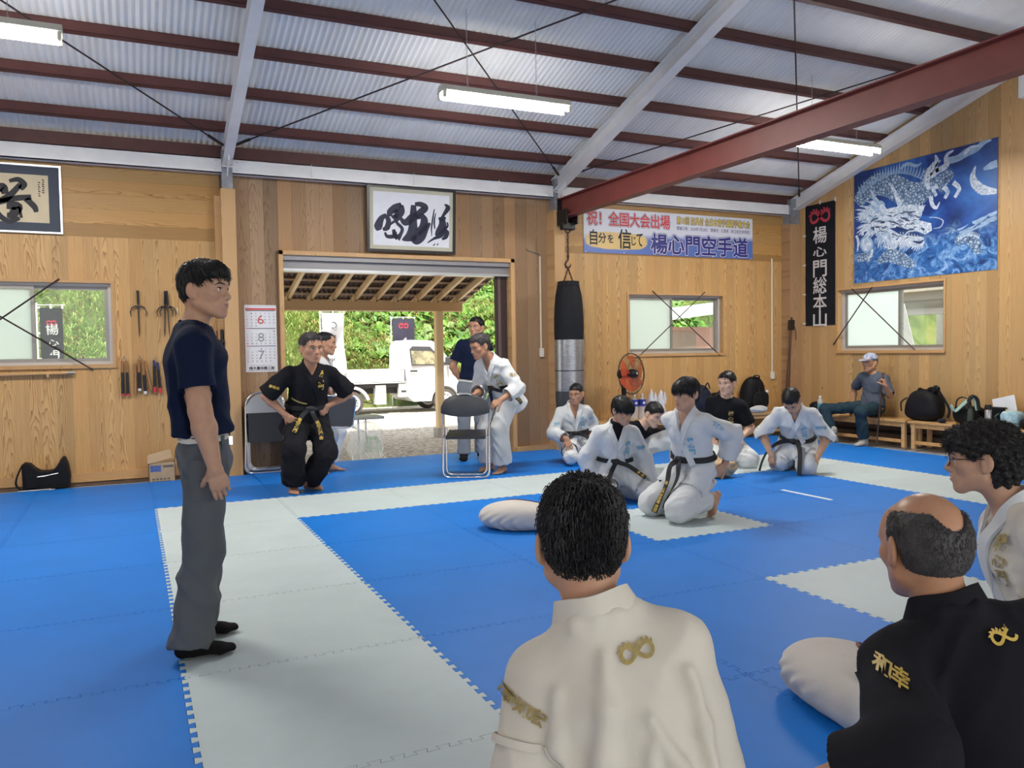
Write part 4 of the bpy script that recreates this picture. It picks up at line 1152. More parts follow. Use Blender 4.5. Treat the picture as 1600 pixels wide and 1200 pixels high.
    for s in (-1, 1):
        mm = MB(); q = 0
        a = np.array([x+s*0.07, y, 2.14]); e = np.array([x, y, 2.318]); n_ = 7
        for k in range(n_):
            p = a+(e-a)*(k+0.5)/n_; d = (e-a)/np.linalg.norm(e-a)
            side = np.array([0, 1.0, 0]) if k % 2 else np.cross(d, [0, 1.0, 0])
            mm.tube([p+d*0.021*sin(t)+side*0.010*cos(t) for t in np.linspace(0, 2*pi, 11)[:-1]], 0.004, 5, closed=True)
        mm.build('hanging_chain', M['rod'], b, True)
punch_bag()
# ---------------------------------------------------------------- benches and what lies on them
def bench(name_label, along, a0, a1, f, d, zt, legs, open_ends=True):
    """low pine bench. along 'y' (gable wall) or 'x' (back wall); f = front edge coordinate, d = depth towards the wall"""
    def bx(mb, u0, u1, w0, w1, z0, z1, bev=0.003):
        if along == 'y': mb.box(f+w0, f+w1, u0, u1, z0, z1, bev)
        else: mb.box(u0, u1, f+w0, f+w1, z0, z1, bev)
    c = ((f, (a0+a1)/2, 0) if along == 'y' else ((a0+a1)/2, f, 0))
    o = empty('bench', c, name_label, 'bench', 'low wooden benches along the walls')
    m = MB(); bx(m, a0, a1, 0, d, zt-0.03, zt); m.build('seat', M['bench'] if along == 'y' else M['trimwood'], o)
    m = MB(); bx(m, a0+0.02, a1-0.02, 0.02, 0.045, zt-0.085, zt-0.03); bx(m, a0+0.02, a1-0.02, d-0.045, d-0.02, zt-0.085, zt-0.03); m.build('apron', M['trimwood'] if along == 'x' else M['bench'], o)
    for u in legs:
        for w in (0.015, d-0.06):
            m = MB(); bx(m, u-0.024, u+0.024, w, w+0.045, 0.0, zt-0.03); m.build('leg', M['post'], o)
    m = MB(); bx(m, a0+0.05, a1-0.05, 0.03, 0.055, 0.06, 0.10); m.build('rail', M['bench'] if along == 'y' else M['trimwood'], o)
    return o
bench('low wooden bench along the gable wall where the old man sits', 'y', 7.00, 8.70, 8.66, 0.36, 0.345, (7.04, 8.55))
bench('low wooden bench along the gable wall under the black drawstring bag', 'y', 5.05, 6.96, 8.66, 0.36, 0.345, (6.90, 5.12))
bench('low wooden bench along the gable wall nearest the camera', 'y', 3.1, 5.02, 8.66, 0.36, 0.345, (4.96, 3.2))
bench('low wooden bench along the back wall under the window and backpacks', 'x', 5.35, 8.98, 8.93, 0.34, 0.345, (5.45, 6.95, 8.6))
mb = MB()
for y in np.arange(3.2, 8.6, 0.02): pass
S('trim_70', MB().tube([(9.02, 3.2, 0.14), (9.02, 8.6, 0.14)], 0.02, 8), M['black_metal'])
S('trim_71', MB().box(9.06, XR, -3, 9.16, -0.03, 0.30), M['dark_gap'])

M['nylon'] = cloth_mat('black_nylon', (0.010, 0.010, 0.012), 0.6, weave=180, fold=14)
M['nylon_navy'] = cloth_mat('navy_nylon', (0.016, 0.020, 0.035), 0.6, weave=180, fold=16)
M['strap'] = plain('black_strap', (0.012, 0.012, 0.013), 0.7)

def blob_bag(o, name, c, r, mat, power=2.6, top=0.0, seed=1, taper=0.0, lump=0.03, n=40, m=26, rot=0.0):
    """rounded sack: superellipsoid with soft lumps, standing on z = c.z - r.z"""
    rnd = np.random.RandomState(seed); ph = rnd.rand(12)*6.28
    vs = []; fs = []
    for i in range(m+1):
        v = -pi/2+pi*i/m
        for k in range(n):
            u = 2*pi*k/n
            def e(x, p): return math.copysign(abs(x)**(2/p), x)
            x = e(cos(v), power)*e(cos(u), power); y = e(cos(v), power)*e(sin(u), power); z = e(sin(v), power)
            t = (z+1)/2; s = 1-taper*t
            l = 1+lump*(sin(3*u+ph[0]+2*z)+0.7*sin(5*u+ph[1]+4*z+ph[2])+0.6*sin(7*z+ph[3]+2*u))
            X, Y = x*r[0]*s*l, y*r[1]*s*l; Z = z*r[2]*(1+0.5*lump*sin(4*u+ph[4]))
            if z < -0.8: Z = max(Z, -r[2])
            vs.append((c[0]+X*cos(rot)-Y*sin(rot), c[1]+X*sin(rot)+Y*cos(rot), c[2]+Z))
    for i in range(m):
        for k in range(n):
            l = (k+1) % n; fs.append((i*n+k, i*n+l, (i+1)*n+l, (i+1)*n+k))
    return MB().add(vs, fs).build(name, mat, o, True)

def strap_loop(o, pts, w, th, mat=None, name='strap'):
    P = [np.array(p, float) for p in pts]; mb = MB(); n = len(P); Q = []
    for s_ in np.linspace(0, n-1, (n-1)*6+1):
        i = min(int(s_), n-2); f = s_-i
        p0, p1, p2_, p3 = P[max(i-1, 0)], P[i], P[i+1], P[min(i+2, n-1)]
        Q.append(0.5*((2*p1)+(-p0+p2_)*f+(2*p0-5*p1+4*p2_-p3)*f**2+(-p0+3*p1-3*p2_+p3)*f**3))
    for a, b in zip(Q, Q[1:]):
        d = b-a; L = np.linalg.norm(d)
        if L < 1e-6: continue
        side = np.cross(d, [0.3, 1.0, 0.2]); side /= np.linalg.norm(side)+1e-9; up = np.cross(side, d/L)
        mb.obox((a+b)/2, d, up, side, L/2+0.002, w/2, th/2)
    return mb.build(name, mat or M['strap'], o)

# black drawstring bag on the gable bench
o = empty('drawstring_bag', (8.84, 6.86, 0.345), 'large black drawstring bag with shoulder strap on the gable bench', 'bag')
blob_bag(o, 'body', (8.84, 6.86, 0.535), (0.15, 0.275, 0.19), M['nylon'], 2.8, taper=0.28, seed=3, lump=0.02)
mb = MB()
for k in range(9):
    y = 6.70+k*0.028; mb.sphere((8.84+0.01*sin(k*2), y, 0.715+0.018*sin(k*0.8)), (0.05, 0.018, 0.035), 10, 6)
mb.build('gathered_top', M['nylon'], o, True)
strap_loop(o, [(8.80, 6.72, 0.71), (8.76, 6.66, 0.77), (8.76, 6.61, 0.765), (8.78, 6.62, 0.72), (8.82, 6.58, 0.62), (8.84, 6.53, 0.50), (8.84, 6.55, 0.40)], 0.035, 0.012)
strap_loop(o, [(8.80, 7.08, 0.62), (8.78, 7.15, 0.56), (8.80, 7.16, 0.45)], 0.02, 0.008)

o = empty('sports_bag', (8.85, 6.28, 0.345), 'black sports bag with pale green strap on the gable bench behind curly-haired man', 'bag')
blob_bag(o, 'body', (8.89, 6.31, 0.45), (0.11, 0.175, 0.105), M['nylon'], 3.2, seed=7, lump=0.02)
strap_loop(o, [(8.80, 6.42, 0.52), (8.80, 6.40, 0.62), (8.80, 6.33, 0.66), (8.80, 6.24, 0.62), (8.80, 6.22, 0.52)], 0.014, 0.01)
strap_loop(o, [(8.74, 6.44, 0.56), (8.74, 6.38, 0.50), (8.75, 6.30, 0.57), (8.76, 6.22, 0.64), (8.77, 6.17, 0.67), (8.77, 6.13, 0.52)], 0.045, 0.008, plain('pale_green_strap', (0.34, 0.52, 0.43), 0.7), 'green_strap')
strap_loop(o, [(8.75, 6.24, 0.53), (8.75, 6.21, 0.64), (8.76, 6.17, 0.68), (8.76, 6.12, 0.64), (8.76, 6.10, 0.53)], 0.05, 0.012)
o = empty('folded_jacket', (8.80, 6.52, 0.345), 'dark navy cloth bundle between the drawstring bag and the sports bag', 'clothing')
blob_bag(o, 'cloth', (8.72, 6.535, 0.372), (0.05, 0.045, 0.026), M['nylon_navy'], 2.2, seed=12, lump=0.07)
def bottle_lathe(o, x, y, z, r, h, body, cap, neck=0.5, capname='cap'):
    MB().lathe((x, y, z), [(r*0.9, 0), (r, 0.01), (r, h*0.68), (r*0.9, h*0.76), (r*neck, h*0.86), (r*neck, h*0.9)], (0, 0, 1), 16).build('bottle_body', body, o, True)
    MB().lathe((x, y, z), [(r*neck*1.1, h*0.9), (r*neck*1.1, h), (r*neck*0.8, h*1.005)], (0, 0, 1), 14).build(capname, cap, o, True)
o = empty('water_flask', (8.72, 6.14, 0.345), 'dark olive flask standing in front of the sports bag', 'flask')
bottle_lathe(o, 8.70, 6.16, 0.345, 0.033, 0.22, plain('olive_flask', (0.045, 0.055, 0.035), 0.4), M['black_metal'], 0.75)
o = empty('thermos', (8.72, 5.93, 0.345), 'silver thermos flask with black cap on the gable bench', 'flask')
MB().lathe((8.72, 5.96, 0.345), [(0.034, 0), (0.036, 0.01), (0.036, 0.19), (0.033, 0.195)], (0, 0, 1), 18).build('flask_body', M['steel'], o, True)
MB().lathe((8.72, 5.96, 0.345), [(0.036, 0.195), (0.036, 0.245), (0.032, 0.25)], (0, 0, 1), 18).build('cap', M['black_metal'], o, True)
o = empty('document_case', (8.88, 5.98, 0.345), 'black upright briefcase on the gable bench holding a white paper', 'case')
MB().box(8.84, 8.93, 5.87, 6.10, 0.345, 0.56, 0.01).build('shell', M['nylon'], o)
o = empty('paper_sheet', (8.95, 5.95, 0.5), 'tilted white paper sheet sticking up behind the black briefcase', 'paper')
MB().prism([(-0.13, -0.09), (0.13, -0.09), (0.13, 0.09), (-0.13, 0.09)], -0.001, 0.001, (8.97, 5.94, 0.585), (0.05, -0.966, 0.25), (0.1, 0.25, 0.96), (-0.99, 0, 0.1)).build('sheet', M['paper'], o)
o = empty('cooler_pouch', (8.82, 5.74, 0.345), 'pale blue patterned cloth pouch on the gable bench at the right', 'pouch')
t = NT('pale_blue_print'); n = t.noise(t.pos(), 16, 4, 0.7, 1.0); t.set(t.ramp(n, [(0.4, (0.55, 0.66, 0.66)), (0.55, (0.20, 0.42, 0.52)), (0.68, (0.60, 0.68, 0.66))]), 0.7)
blob_bag(o, 'pouch_body', (8.82, 5.745, 0.44), (0.09, 0.11, 0.095), t.mat, 3.5, seed=9, lump=0.015)
MB().tube([(8.80, 5.80, 0.53), (8.80, 5.80, 0.55)], 0.012, 8).build('toggle', plain('yellow_toggle', (0.6, 0.55, 0.25), 0.5), o)
strap_loop(o, [(8.74, 5.85, 0.50), (8.72, 5.88, 0.46), (8.74, 5.86, 0.40)], 0.02, 0.01, plain('dark_green_strap', (0.02, 0.05, 0.04), 0.7))
o = empty('shoulder_bag', (8.80, 5.55, 0.345), 'small black bag at the right edge beside the pale blue pouch', 'bag')
blob_bag(o, 'body', (8.80, 5.555, 0.405), (0.08, 0.075, 0.06), M['nylon'], 2.6, seed=17, lump=0.04)

# corner end of the bench: sunglasses strap, cap, bottle
o = empty('headband', (8.80, 8.33, 0.345), 'thin black loop strap on the bench beside the old man', 'strap')
mb = MB().tube(arc((8.78, 8.33, 0.355), 0.075, 0.05, pi-0.05, 14, (0.25, 1, 0), (0, 0, 1)), 0.009, 8); mb.tube([(8.76, 8.255, 0.352), (8.70, 8.33, 0.352), (8.80, 8.405, 0.352)], 0.008, 6); mb.build('band', M['strap'], o, True)
o = empty('folded_hat', (8.86, 8.62, 0.345), 'black cloth hat on the bench in the corner behind the bowing student', 'hat')
blob_bag(o, 'crown', (8.83, 8.60, 0.42), (0.09, 0.08, 0.075), M['nylon'], 2.3, seed=5)
o = empty('water_bottle', (8.78, 8.52, 0.345), 'clear plastic bottle with pale blue label on the bench in the corner', 'bottle')
M['pet'] = NT('clear_plastic').mat
_p = M['pet'].node_tree; _b = _p.nodes['Principled BSDF']; _b.inputs['Base Color'].default_value = (0.88, 0.93, 0.95, 1); _b.inputs['Roughness'].default_value = 0.15; _b.inputs['Alpha'].default_value = 0.38
bottle_lathe(o, 8.77, 8.47, 0.345, 0.036, 0.24, M['pet'], M['whitetip'], 0.4)
MB().lathe((8.77, 8.47, 0.345), [(0.037, 0.06), (0.037, 0.13)], (0, 0, 1), 16).build('label_wrap', plain('aqua_label', (0.10, 0.36, 0.46), 0.5), o, True)

# bags on the back bench
o = empty('black_backpack', (8.17, 9.09, 0.345), 'black backpack standing on the back bench near the corner', 'bag')
blob_bag(o, 'body', (8.19, 9.18, 0.60), (0.22, 0.13, 0.255), M['nylon'], 2.7, taper=0.22, seed=21, lump=0.025)
blob_bag(o, 'front_pocket', (8.21, 9.05, 0.52), (0.15, 0.04, 0.13), M['nylon'], 2.8, seed=22, lump=0.02)
strap_loop(o, [(8.12, 9.12, 0.83), (8.14, 9.09, 0.87), (8.22, 9.09, 0.87), (8.25, 9.12, 0.83)], 0.025, 0.012)
strap_loop(o, [(8.17, 9.07, 0.80), (8.17, 9.035, 0.68), (8.18, 9.01, 0.50)], 0.02, 0.006)
sign = MB().sphere((8.34, 9.05, 0.64), (0.028, 0.008, 0.022), 10, 6); sign.build('white_patch', M['paper'], o, True)
o = empty('white_cloth', (8.06, 8.98, 0.345), 'crumpled white towel on the back bench in front of the black backpack', 'towel')
blob_bag(o, 'cloth', (8.09, 8.955, 0.398), (0.16, 0.042, 0.053), cloth_mat('white_towel', (0.62, 0.62, 0.62), fold=30), 2.0, seed=31, lump=0.07)
o = empty('navy_backpack', (7.20, 9.1, 0.345), 'dark navy backpack on the back bench behind the kneeling teenager', 'bag')
blob_bag(o, 'body', (7.19, 9.11, 0.555), (0.17, 0.13, 0.21), M['nylon_navy'], 2.6, taper=0.2, seed=41, lump=0.045)
strap_loop(o, [(7.16, 9.0, 0.72), (7.20, 8.97, 0.80), (7.26, 9.0, 0.72)], 0.02, 0.012)
o = empty('gym_bag', (7.50, 9.1, 0.345), 'black bag with yellow edge and high strap behind the man in the black T-shirt', 'bag')
blob_bag(o, 'body', (7.52, 9.12, 0.50), (0.17, 0.12, 0.155), M['nylon'], 3.0, seed=43, lump=0.02)
strap_loop(o, [(7.36, 9.02, 0.58), (7.42, 8.99, 0.68), (7.52, 8.98, 0.73), (7.62, 8.99, 0.72), (7.68, 9.02, 0.62)], 0.025, 0.012)
strap_loop(o, [(7.36, 8.99, 0.62), (7.345, 8.97, 0.50), (7.36, 8.985, 0.37)], 0.02, 0.008, plain('yellow_edge', (0.55, 0.40, 0.06), 0.6), 'yellow_strap')
MB().sphere((7.45, 8.99, 0.62), (0.05, 0.02, 0.03), 10, 6).build('grey_panel', plain('grey_panel', (0.20, 0.22, 0.25), 0.6), o, True)

# shrink-wrapped water bottles and carrier bags
for k, x in enumerate((6.065, 6.19)):
    o = empty('water_bottle', (x, 9.08, 0.345), 'large clear water bottle with blue label, %s of the pair on the back bench' % ('left' if k == 0 else 'right'), 'bottle', 'large water bottles on the back bench')
    bottle_lathe(o, x, 9.08, 0.345, 0.052, 0.34, M['pet'], M['whitetip'], 0.3)
    MB().lathe((x, 9.08, 0.345), [(0.0535, 0.175), (0.0535, 0.265)], (0, 0, 1), 20).build('label_wrap', plain('blue_label', (0.028, 0.05, 0.30), 0.45, var=0.4, vscale=30), o, True)
    MB().sphere((x-0.005, 9.025, 0.565), (0.02, 0.004, 0.018), 10, 6).build('white_mark', M['paper'], o, True)
t = NT('thin_white_plastic'); t.set((0.80, 0.82, 0.86), 0.35, alpha=0.72); t.bump(t.noise(t.pos(), 22, 3, 0.6, 1.0), 0.6, 0.02); M['carrier'] = t.mat
for k, (x, lab) in enumerate(((6.345, 'knotted white carrier bag on the back bench next to the water bottles'), (6.50, 'second white carrier bag on the back bench above the crouching boy'))):
    o = empty('carrier_bag', (x, 9.08, 0.345), lab, 'plastic bag', 'white carrier bags on the back bench')
    blob_bag(o, 'bag_body', (x, 9.08, 0.455), (0.066, 0.075, 0.11), M['carrier'], 2.2, taper=0.35, seed=50+k, lump=0.08)
    mb = MB()
    mb.tube([(x-0.02, 9.07, 0.54), (x-0.03, 9.06, 0.62), (x-0.015, 9.06, 0.70), (x-0.02, 9.06, 0.745-0.02*k)], [0.055, 0.04, 0.022, 0.004], 8)
    mb.tube([(x+0.04, 9.09, 0.54), (x+0.05, 9.07, 0.62), (x+0.045, 9.06, 0.70)], [0.04, 0.03, 0.004], 8)
    mb.build('handle', M['carrier'], o, True)

# oar leaning in the corner
o = empty('wooden_oar', (8.80, 9.05, 0.345), 'dark wooden oar with a hand loop leaning in the back right corner', 'oar')
M['oarwood'] = plain('dark_oar_wood', (0.075, 0.030, 0.018), 0.4, var=0.2)
P0 = np.array([8.745, 9.09, 0.348]); P1 = np.array([8.83, 9.08, 1.60]); d = (P1-P0)/np.linalg.norm(P1-P0)
mb = MB(); mb.tube([P0, P0+d*0.55, P0+d*0.8, P1], [0.032, 0.026, 0.019, 0.018], 10); mb.build('shaft', M['oarwood'], o, True)
mb = MB(); mb.obox(P1+d*0.0, d, (1, 0, 0), (0, 1, 0), 0.075, 0.045, 0.022); mb.tube([P1+d*0.07, P1+d*0.115], [0.018, 0.014], 10); mb.build('grip_block', plain('dark_grip', (0.022, 0.014, 0.014), 0.4), o)
mb = MB(); mb.tube([P1+np.array([0.045, -0.02, -0.02]), P1+np.array([0.065, -0.03, -0.12]), P1+np.array([0.06, -0.03, -0.22])], 0.006, 6); mb.build('loop_cord', M['strap'], o)

# ---------------------------------------------------------------- fan
def fan():
    c = np.array([5.88, 8.86, 0.965]); yaw = radians(-72)
    f = np.array([cos(yaw), sin(yaw), 0.05]); f /= np.linalg.norm(f)      # where it blows
    u = np.cross([0, 0, 1.0], f); u /= np.linalg.norm(u); v = np.cross(f, u)
    o = empty('floor_fan', (5.70, 8.84, 0.0), 'black floor-standing fan with translucent orange blades before the back bench', 'fan')
    R = 0.265
    g = MB()
    for k in range(56):
        a = 2*pi*k/56; rad = cos(a)*u+sin(a)*v
        g.tube([c+f*0.075+rad*0.05, c+f*0.07+rad*0.15, c+f*0.03+rad*(R*0.96), c+rad*R], 0.0011, 4, False)
        g.tube([c-f*0.075+rad*0.06, c-f*0.06+rad*0.17, c-f*0.025+rad*(R*0.97), c+rad*R], 0.0011, 4, False)
    g.build('guard_wires', M['black_metal'], o, True)
    r = MB()
    r.tube([c+R*(cos(a)*u+sin(a)*v) for a in np.linspace(0, 2*pi, 49)[:-1]], 0.0065, 8, closed=True)
    r.tube([c+f*0.068+0.165*(cos(a)*u+sin(a)*v) for a in np.linspace(0, 2*pi, 37)[:-1]], 0.0025, 6, closed=True)
    r.build('guard_rim', M['black_metal'], o, True)
    bl = NT('orange_blade'); bl.set((0.62, 0.085, 0.03), 0.3, alpha=0.72); blade = bl.mat
    for k in range(5):
        a0 = 2*pi*k/5; vs = []; n1, n2 = 8, 10
        for i in range(n1+1):
            rr = 0.04+(0.235-0.04)*i/n1; half = (0.28+0.30*sin(pi*min(1, 0.25+0.75*i/n1)*0.75))
            for j in range(n2+1):
                t_ = -1+2*j/n2; a = a0+t_*half+0.25*i/n1
                vs.append(c+rr*(cos(a)*u+sin(a)*v)+f*(0.028*t_))
        b = MB().add(vs, [(i*(n2+1)+j, i*(n2+1)+j+1, (i+1)*(n2+1)+j+1, (i+1)*(n2+1)+j) for i in range(n1) for j in range(n2)])
        b.build('blade', blade, o, True)
    MB().lathe(tuple(c), [(0.058, -0.03), (0.06, 0.0), (0.055, 0.06), (0.04, 0.085), (0.01, 0.09)], tuple(f), 20).build('hub', M['black_metal'], o, True)
    MB().lathe(tuple(c+f*0.09), [(0.018, 0), (0.015, 0.004)], tuple(f), 14).build('badge', M['silver'], o, True)
    MB().lathe(tuple(c-f*0.075), [(0.062, 0), (0.066, -0.04), (0.06, -0.12), (0.035, -0.14)], tuple(f), 20).build('motor', M['black_metal'], o, True)
    b = c-f*0.13
    n = MB(); n.tube([b+np.array([0, 0, -0.02]), b+np.array([0, 0, -0.14]), b+np.array([0, 0, -0.30])], [0.026, 0.034, 0.03], 14); n.build('neck', M['black_metal'], o, True)
    MB().tube([(b[0], b[1], b[2]-0.28), (b[0], b[1], 0.03)], 0.015, 12).build('pole', M['black_metal'], o, True)
    MB().lathe((b[0], b[1], 0), [(0.17, 0.0), (0.175, 0.01), (0.15, 0.03), (0.05, 0.05), (0.02, 0.10)], (0, 0, 1), 28).build('base', M['black_metal'], o, True)
fan()

# ---------------------------------------------------------------- left wall floor items
def satchel():
    o = empty('shoulder_bag', (-0.80, 9.13, -0.03), 'black shoulder bag with silver zip slumped against the left wall', 'bag')
    y = 9.21
    outline = [(-0.995, 0.02), (-0.995, 0.12), (-1.00, 0.27), (-0.97, 0.295), (-0.93, 0.285), (-0.89, 0.24), (-0.84, 0.205), (-0.78, 0.20), (-0.73, 0.205), (-0.69, 0.24), (-0.66, 0.29), (-0.635, 0.335), (-0.615, 0.325), (-0.59, 0.25), (-0.575, 0.13), (-0.59, 0.02)]
    mb = MB(); n = len(outline); layers = []
    for (dy, s) in ((-0.085, 0.86), (-0.07, 0.96), (-0.02, 1.0), (0.06, 1.0), (0.10, 0.94)):
        layers.append([(-0.79+(p[0]+0.79)*s, y+dy, 0.15+(p[1]-0.15)*s-0.03) for p in outline])
    vs = sum(layers, []); fs = [tuple(range(n-1, -1, -1)), tuple(range(4*n, 5*n))]
    for k in range(4):
        for i in range(n): j = (i+1) % n; fs.append((k*n+i, k*n+j, (k+1)*n+j, (k+1)*n+i))
    mb.add(vs, [f[::-1] for f in fs]); mb.build('body', M['nylon'], o, True)
    MB().tube([(-0.90, y-0.088, 0.125), (-0.80, y-0.089, 0.13), (-0.68, y-0.087, 0.15)], 0.004, 6).build('zip', M['silver'], o)
    strap_loop(o, [(-0.985, y-0.03, 0.25), (-1.03, y-0.04, 0.15), (-1.045, y-0.05, 0.06), (-1.0, y-0.06, -0.005)], 0.03, 0.008)
    MB().box(-0.96, -0.86, y-0.10, y-0.09, 0.02, 0.15, 0.004).build('side_pocket', M['nylon'], o)
satchel()
o = empty('short_staff', (-0.8, 9.07, -0.03), 'silver-tipped rod lying on the floor before the black shoulder bag', 'stick')
MB().tube([(-1.04, 9.075, -0.018), (-0.62, 9.09, -0.018)], 0.011, 10).build('rod', M['blackgrip'], o, True)
MB().tube([(-1.02, 9.068, 0.004), (-0.74, 9.08, 0.004)], 0.006, 8).build('steel_rod', M['silver'], o, True)
o = empty('silver_buckle', (-0.76, 9.0, 0.0), 'small silver clasp lying at the mat edge by the black bag', 'clasp')
mb = MB().tube([(-0.82, 9.03, 0.006), (-0.76, 9.025, 0.006), (-0.71, 9.035, 0.006), (-0.76, 9.048, 0.006)], 0.006, 6, closed=True); mb.build('ring', M['silver'], o, True)

def carton():
    o = empty('cardboard_carton', (0.25, 9.17, -0.03), 'open cardboard carton with a tilted handled flap by the left wall', 'box')
    kb = plain('kraft_board', (0.44, 0.31, 0.185), 0.8, var=0.08)
    x0, x1, y0, y1, z0, z1 = 0.135, 0.385, 9.07, 9.30, -0.03, 0.19; t = 0.005
    mb = MB(); mb.box(x0, x1, y0, y0+t, z0, z1); mb.box(x0, x1, y1-t, y1, z0, z1); mb.box(x0, x0+t, y0, y1, z0, z1); mb.box(x1-t, x1, y0, y1, z0, z1); mb.box(x0, x1, y0, y1, z0, z0+t)
    mb.build('carton_body', kb, o)
    f = MB(); V = np.array([0.0, -0.30, 0.0]); 
    U = np.array([0.965, 0, 0.22]); W = np.array([-0.06, 0.45, 0.88]); N = np.cross(U, W)
    hole = [(0.10+0.035*cos(a), 0.055+0.014*sin(a)) for a in np.linspace(0, 2*pi, 13)[:-1]]
    f.prism([(-0.01, 0), (0.235, 0), (0.225, 0.10), (0.0, 0.10)], 0, 0.005, (x0-0.002, y0-0.004, z1-0.005), U, W, N); fo = f.build('flap', kb, o)
    MB().prism(hole, -0.001, 0.0, (x0-0.002, y0-0.004, z1-0.005), U, W, N).build('hand_hole', M['ink'], fo)
    MB().prism([(0, 0), (0.20, 0), (0.17, 0.12), (0.0, 0.13)], 0, 0.005, (x1, y0, z1), (0, 1, 0), (0.1, 0, 1), (1, 0, 0)).build('flap', kb, o)
    pr = MB(); pr.box(x0+0.015, x0+0.115, y0-0.001, y0, 0.10, 0.165); pr.build('blue_print', plain('blue_carton_print', (0.07, 0.12, 0.30), 0.7, var=0.5, vscale=40), o)
    pr = MB(); pr.box(x0+0.135, x0+0.235, y0-0.001, y0, 0.14, 0.165); 
    for k in range(5): pr.box(x0+0.03+k*0.036, x0+0.055+k*0.036, y0-0.001, y0, 0.015, 0.03); pr.box(x0+0.03+k*0.036, x0+0.06+k*0.036, y0-0.001, y0, -0.008, 0.004)
    pr.build('dark_print', plain('dark_carton_print', (0.12, 0.10, 0.09), 0.7), o)
    MB().box(x0+0.124, x0+0.127, y0-0.001, y0, 0.06, z1-0.01).build('tape_seam', M['ink_grey'], o)
carton()

# ---------------------------------------------------------------- folding chairs
M['chair_vinyl'] = plain('dark_chair_vinyl', (0.022, 0.023, 0.028), 0.42, bump=0.1, bscale=250)
M['chair_vinyl_lt'] = plain('grey_chair_vinyl', (0.052, 0.053, 0.06), 0.40, bump=0.1, bscale=250)
def chair_folded(origin, yaw, label, lean=0.10, grp=None, vinyl=None):
    """flat folded tubular chair leaning back by `lean`; local x across, z up, y backwards"""
    vinyl = vinyl or M['chair_vinyl']
    o = empty('folding_chair', origin, label, 'chair', grp)
    R = np.array([[cos(yaw), -sin(yaw), 0], [sin(yaw), cos(yaw), 0], [0, 0, 1]]); O = np.array(origin, float)
    def P(x, y, z):
        y2 = y*cos(lean)+z*sin(lean); z2 = -y*sin(lean)+z*cos(lean)
        return O+R@np.array([x, y2, z2])
    w, h = 0.225, 0.88
    fr = round_path([P(-w+0.02, 0, 0.40), P(-w, 0, 0.013), P(w, 0, 0.013), P(w-0.02, 0, 0.40)], 0.09)
    top = round_path([P(-w+0.02, 0, 0.40), P(-w+0.03, 0, h), P(w-0.03, 0, h), P(w-0.02, 0, 0.40)], 0.17, 10)
    MB().tube(fr+top[::-1][1:-1], 0.0115, 10, closed=True).build('front_frame', M['chrome'], o, True)
    w2 = w-0.035
    MB().tube(round_path([P(-w2, 0.03, 0.62), P(-w2, 0.032, 0.045), P(w2, 0.032, 0.045), P(w2, 0.03, 0.62)], 0.08), 0.0105, 10).build('rear_frame', M['chrome'], o, True)
    mb = MB(); n = 14
    bk = [(-w+0.03, 0.66), (-w+0.035, 0.74)]+[(-(w-0.05)*cos(a), 0.74+0.125*sin(a)) for a in np.linspace(0.2, pi-0.2, n)]+[(w-0.035, 0.74), (w-0.03, 0.66)]
    U = P(1, 0, 0)-P(0, 0, 0); V = P(0, 0, 1)-P(0, 0, 0); N = P(0, 1, 0)-P(0, 0, 0)
    mb.prism(bk, -0.016, 0.012, P(0, 0, 0), U, V, N); mb.build('backrest', M['silver'] if grp else vinyl, o)
    mb = MB(); mb.obox(P(0, 0.005, 0.50), U, V, N, w-0.05, 0.155, 0.022); so = mb.build('seat', vinyl, o)
    mb = MB()
    for k in range(2): mb.tube([P(-w2, 0.03, 0.60-0.0*k), P(w2, 0.03, 0.60)], 0.007, 8)
    mb.build('cross_bar', M['steel'], o)
    return o
for k in range(4):
    chair_folded((1.30+0.016*k, 9.03+0.066*k, 0.0), 0.0, 'folded chrome chair against the wall by the calendar, %s of the stack' % ['front', 'second', 'third', 'rearmost'][k], 0.075, 'folded chairs leaning by the calendar')
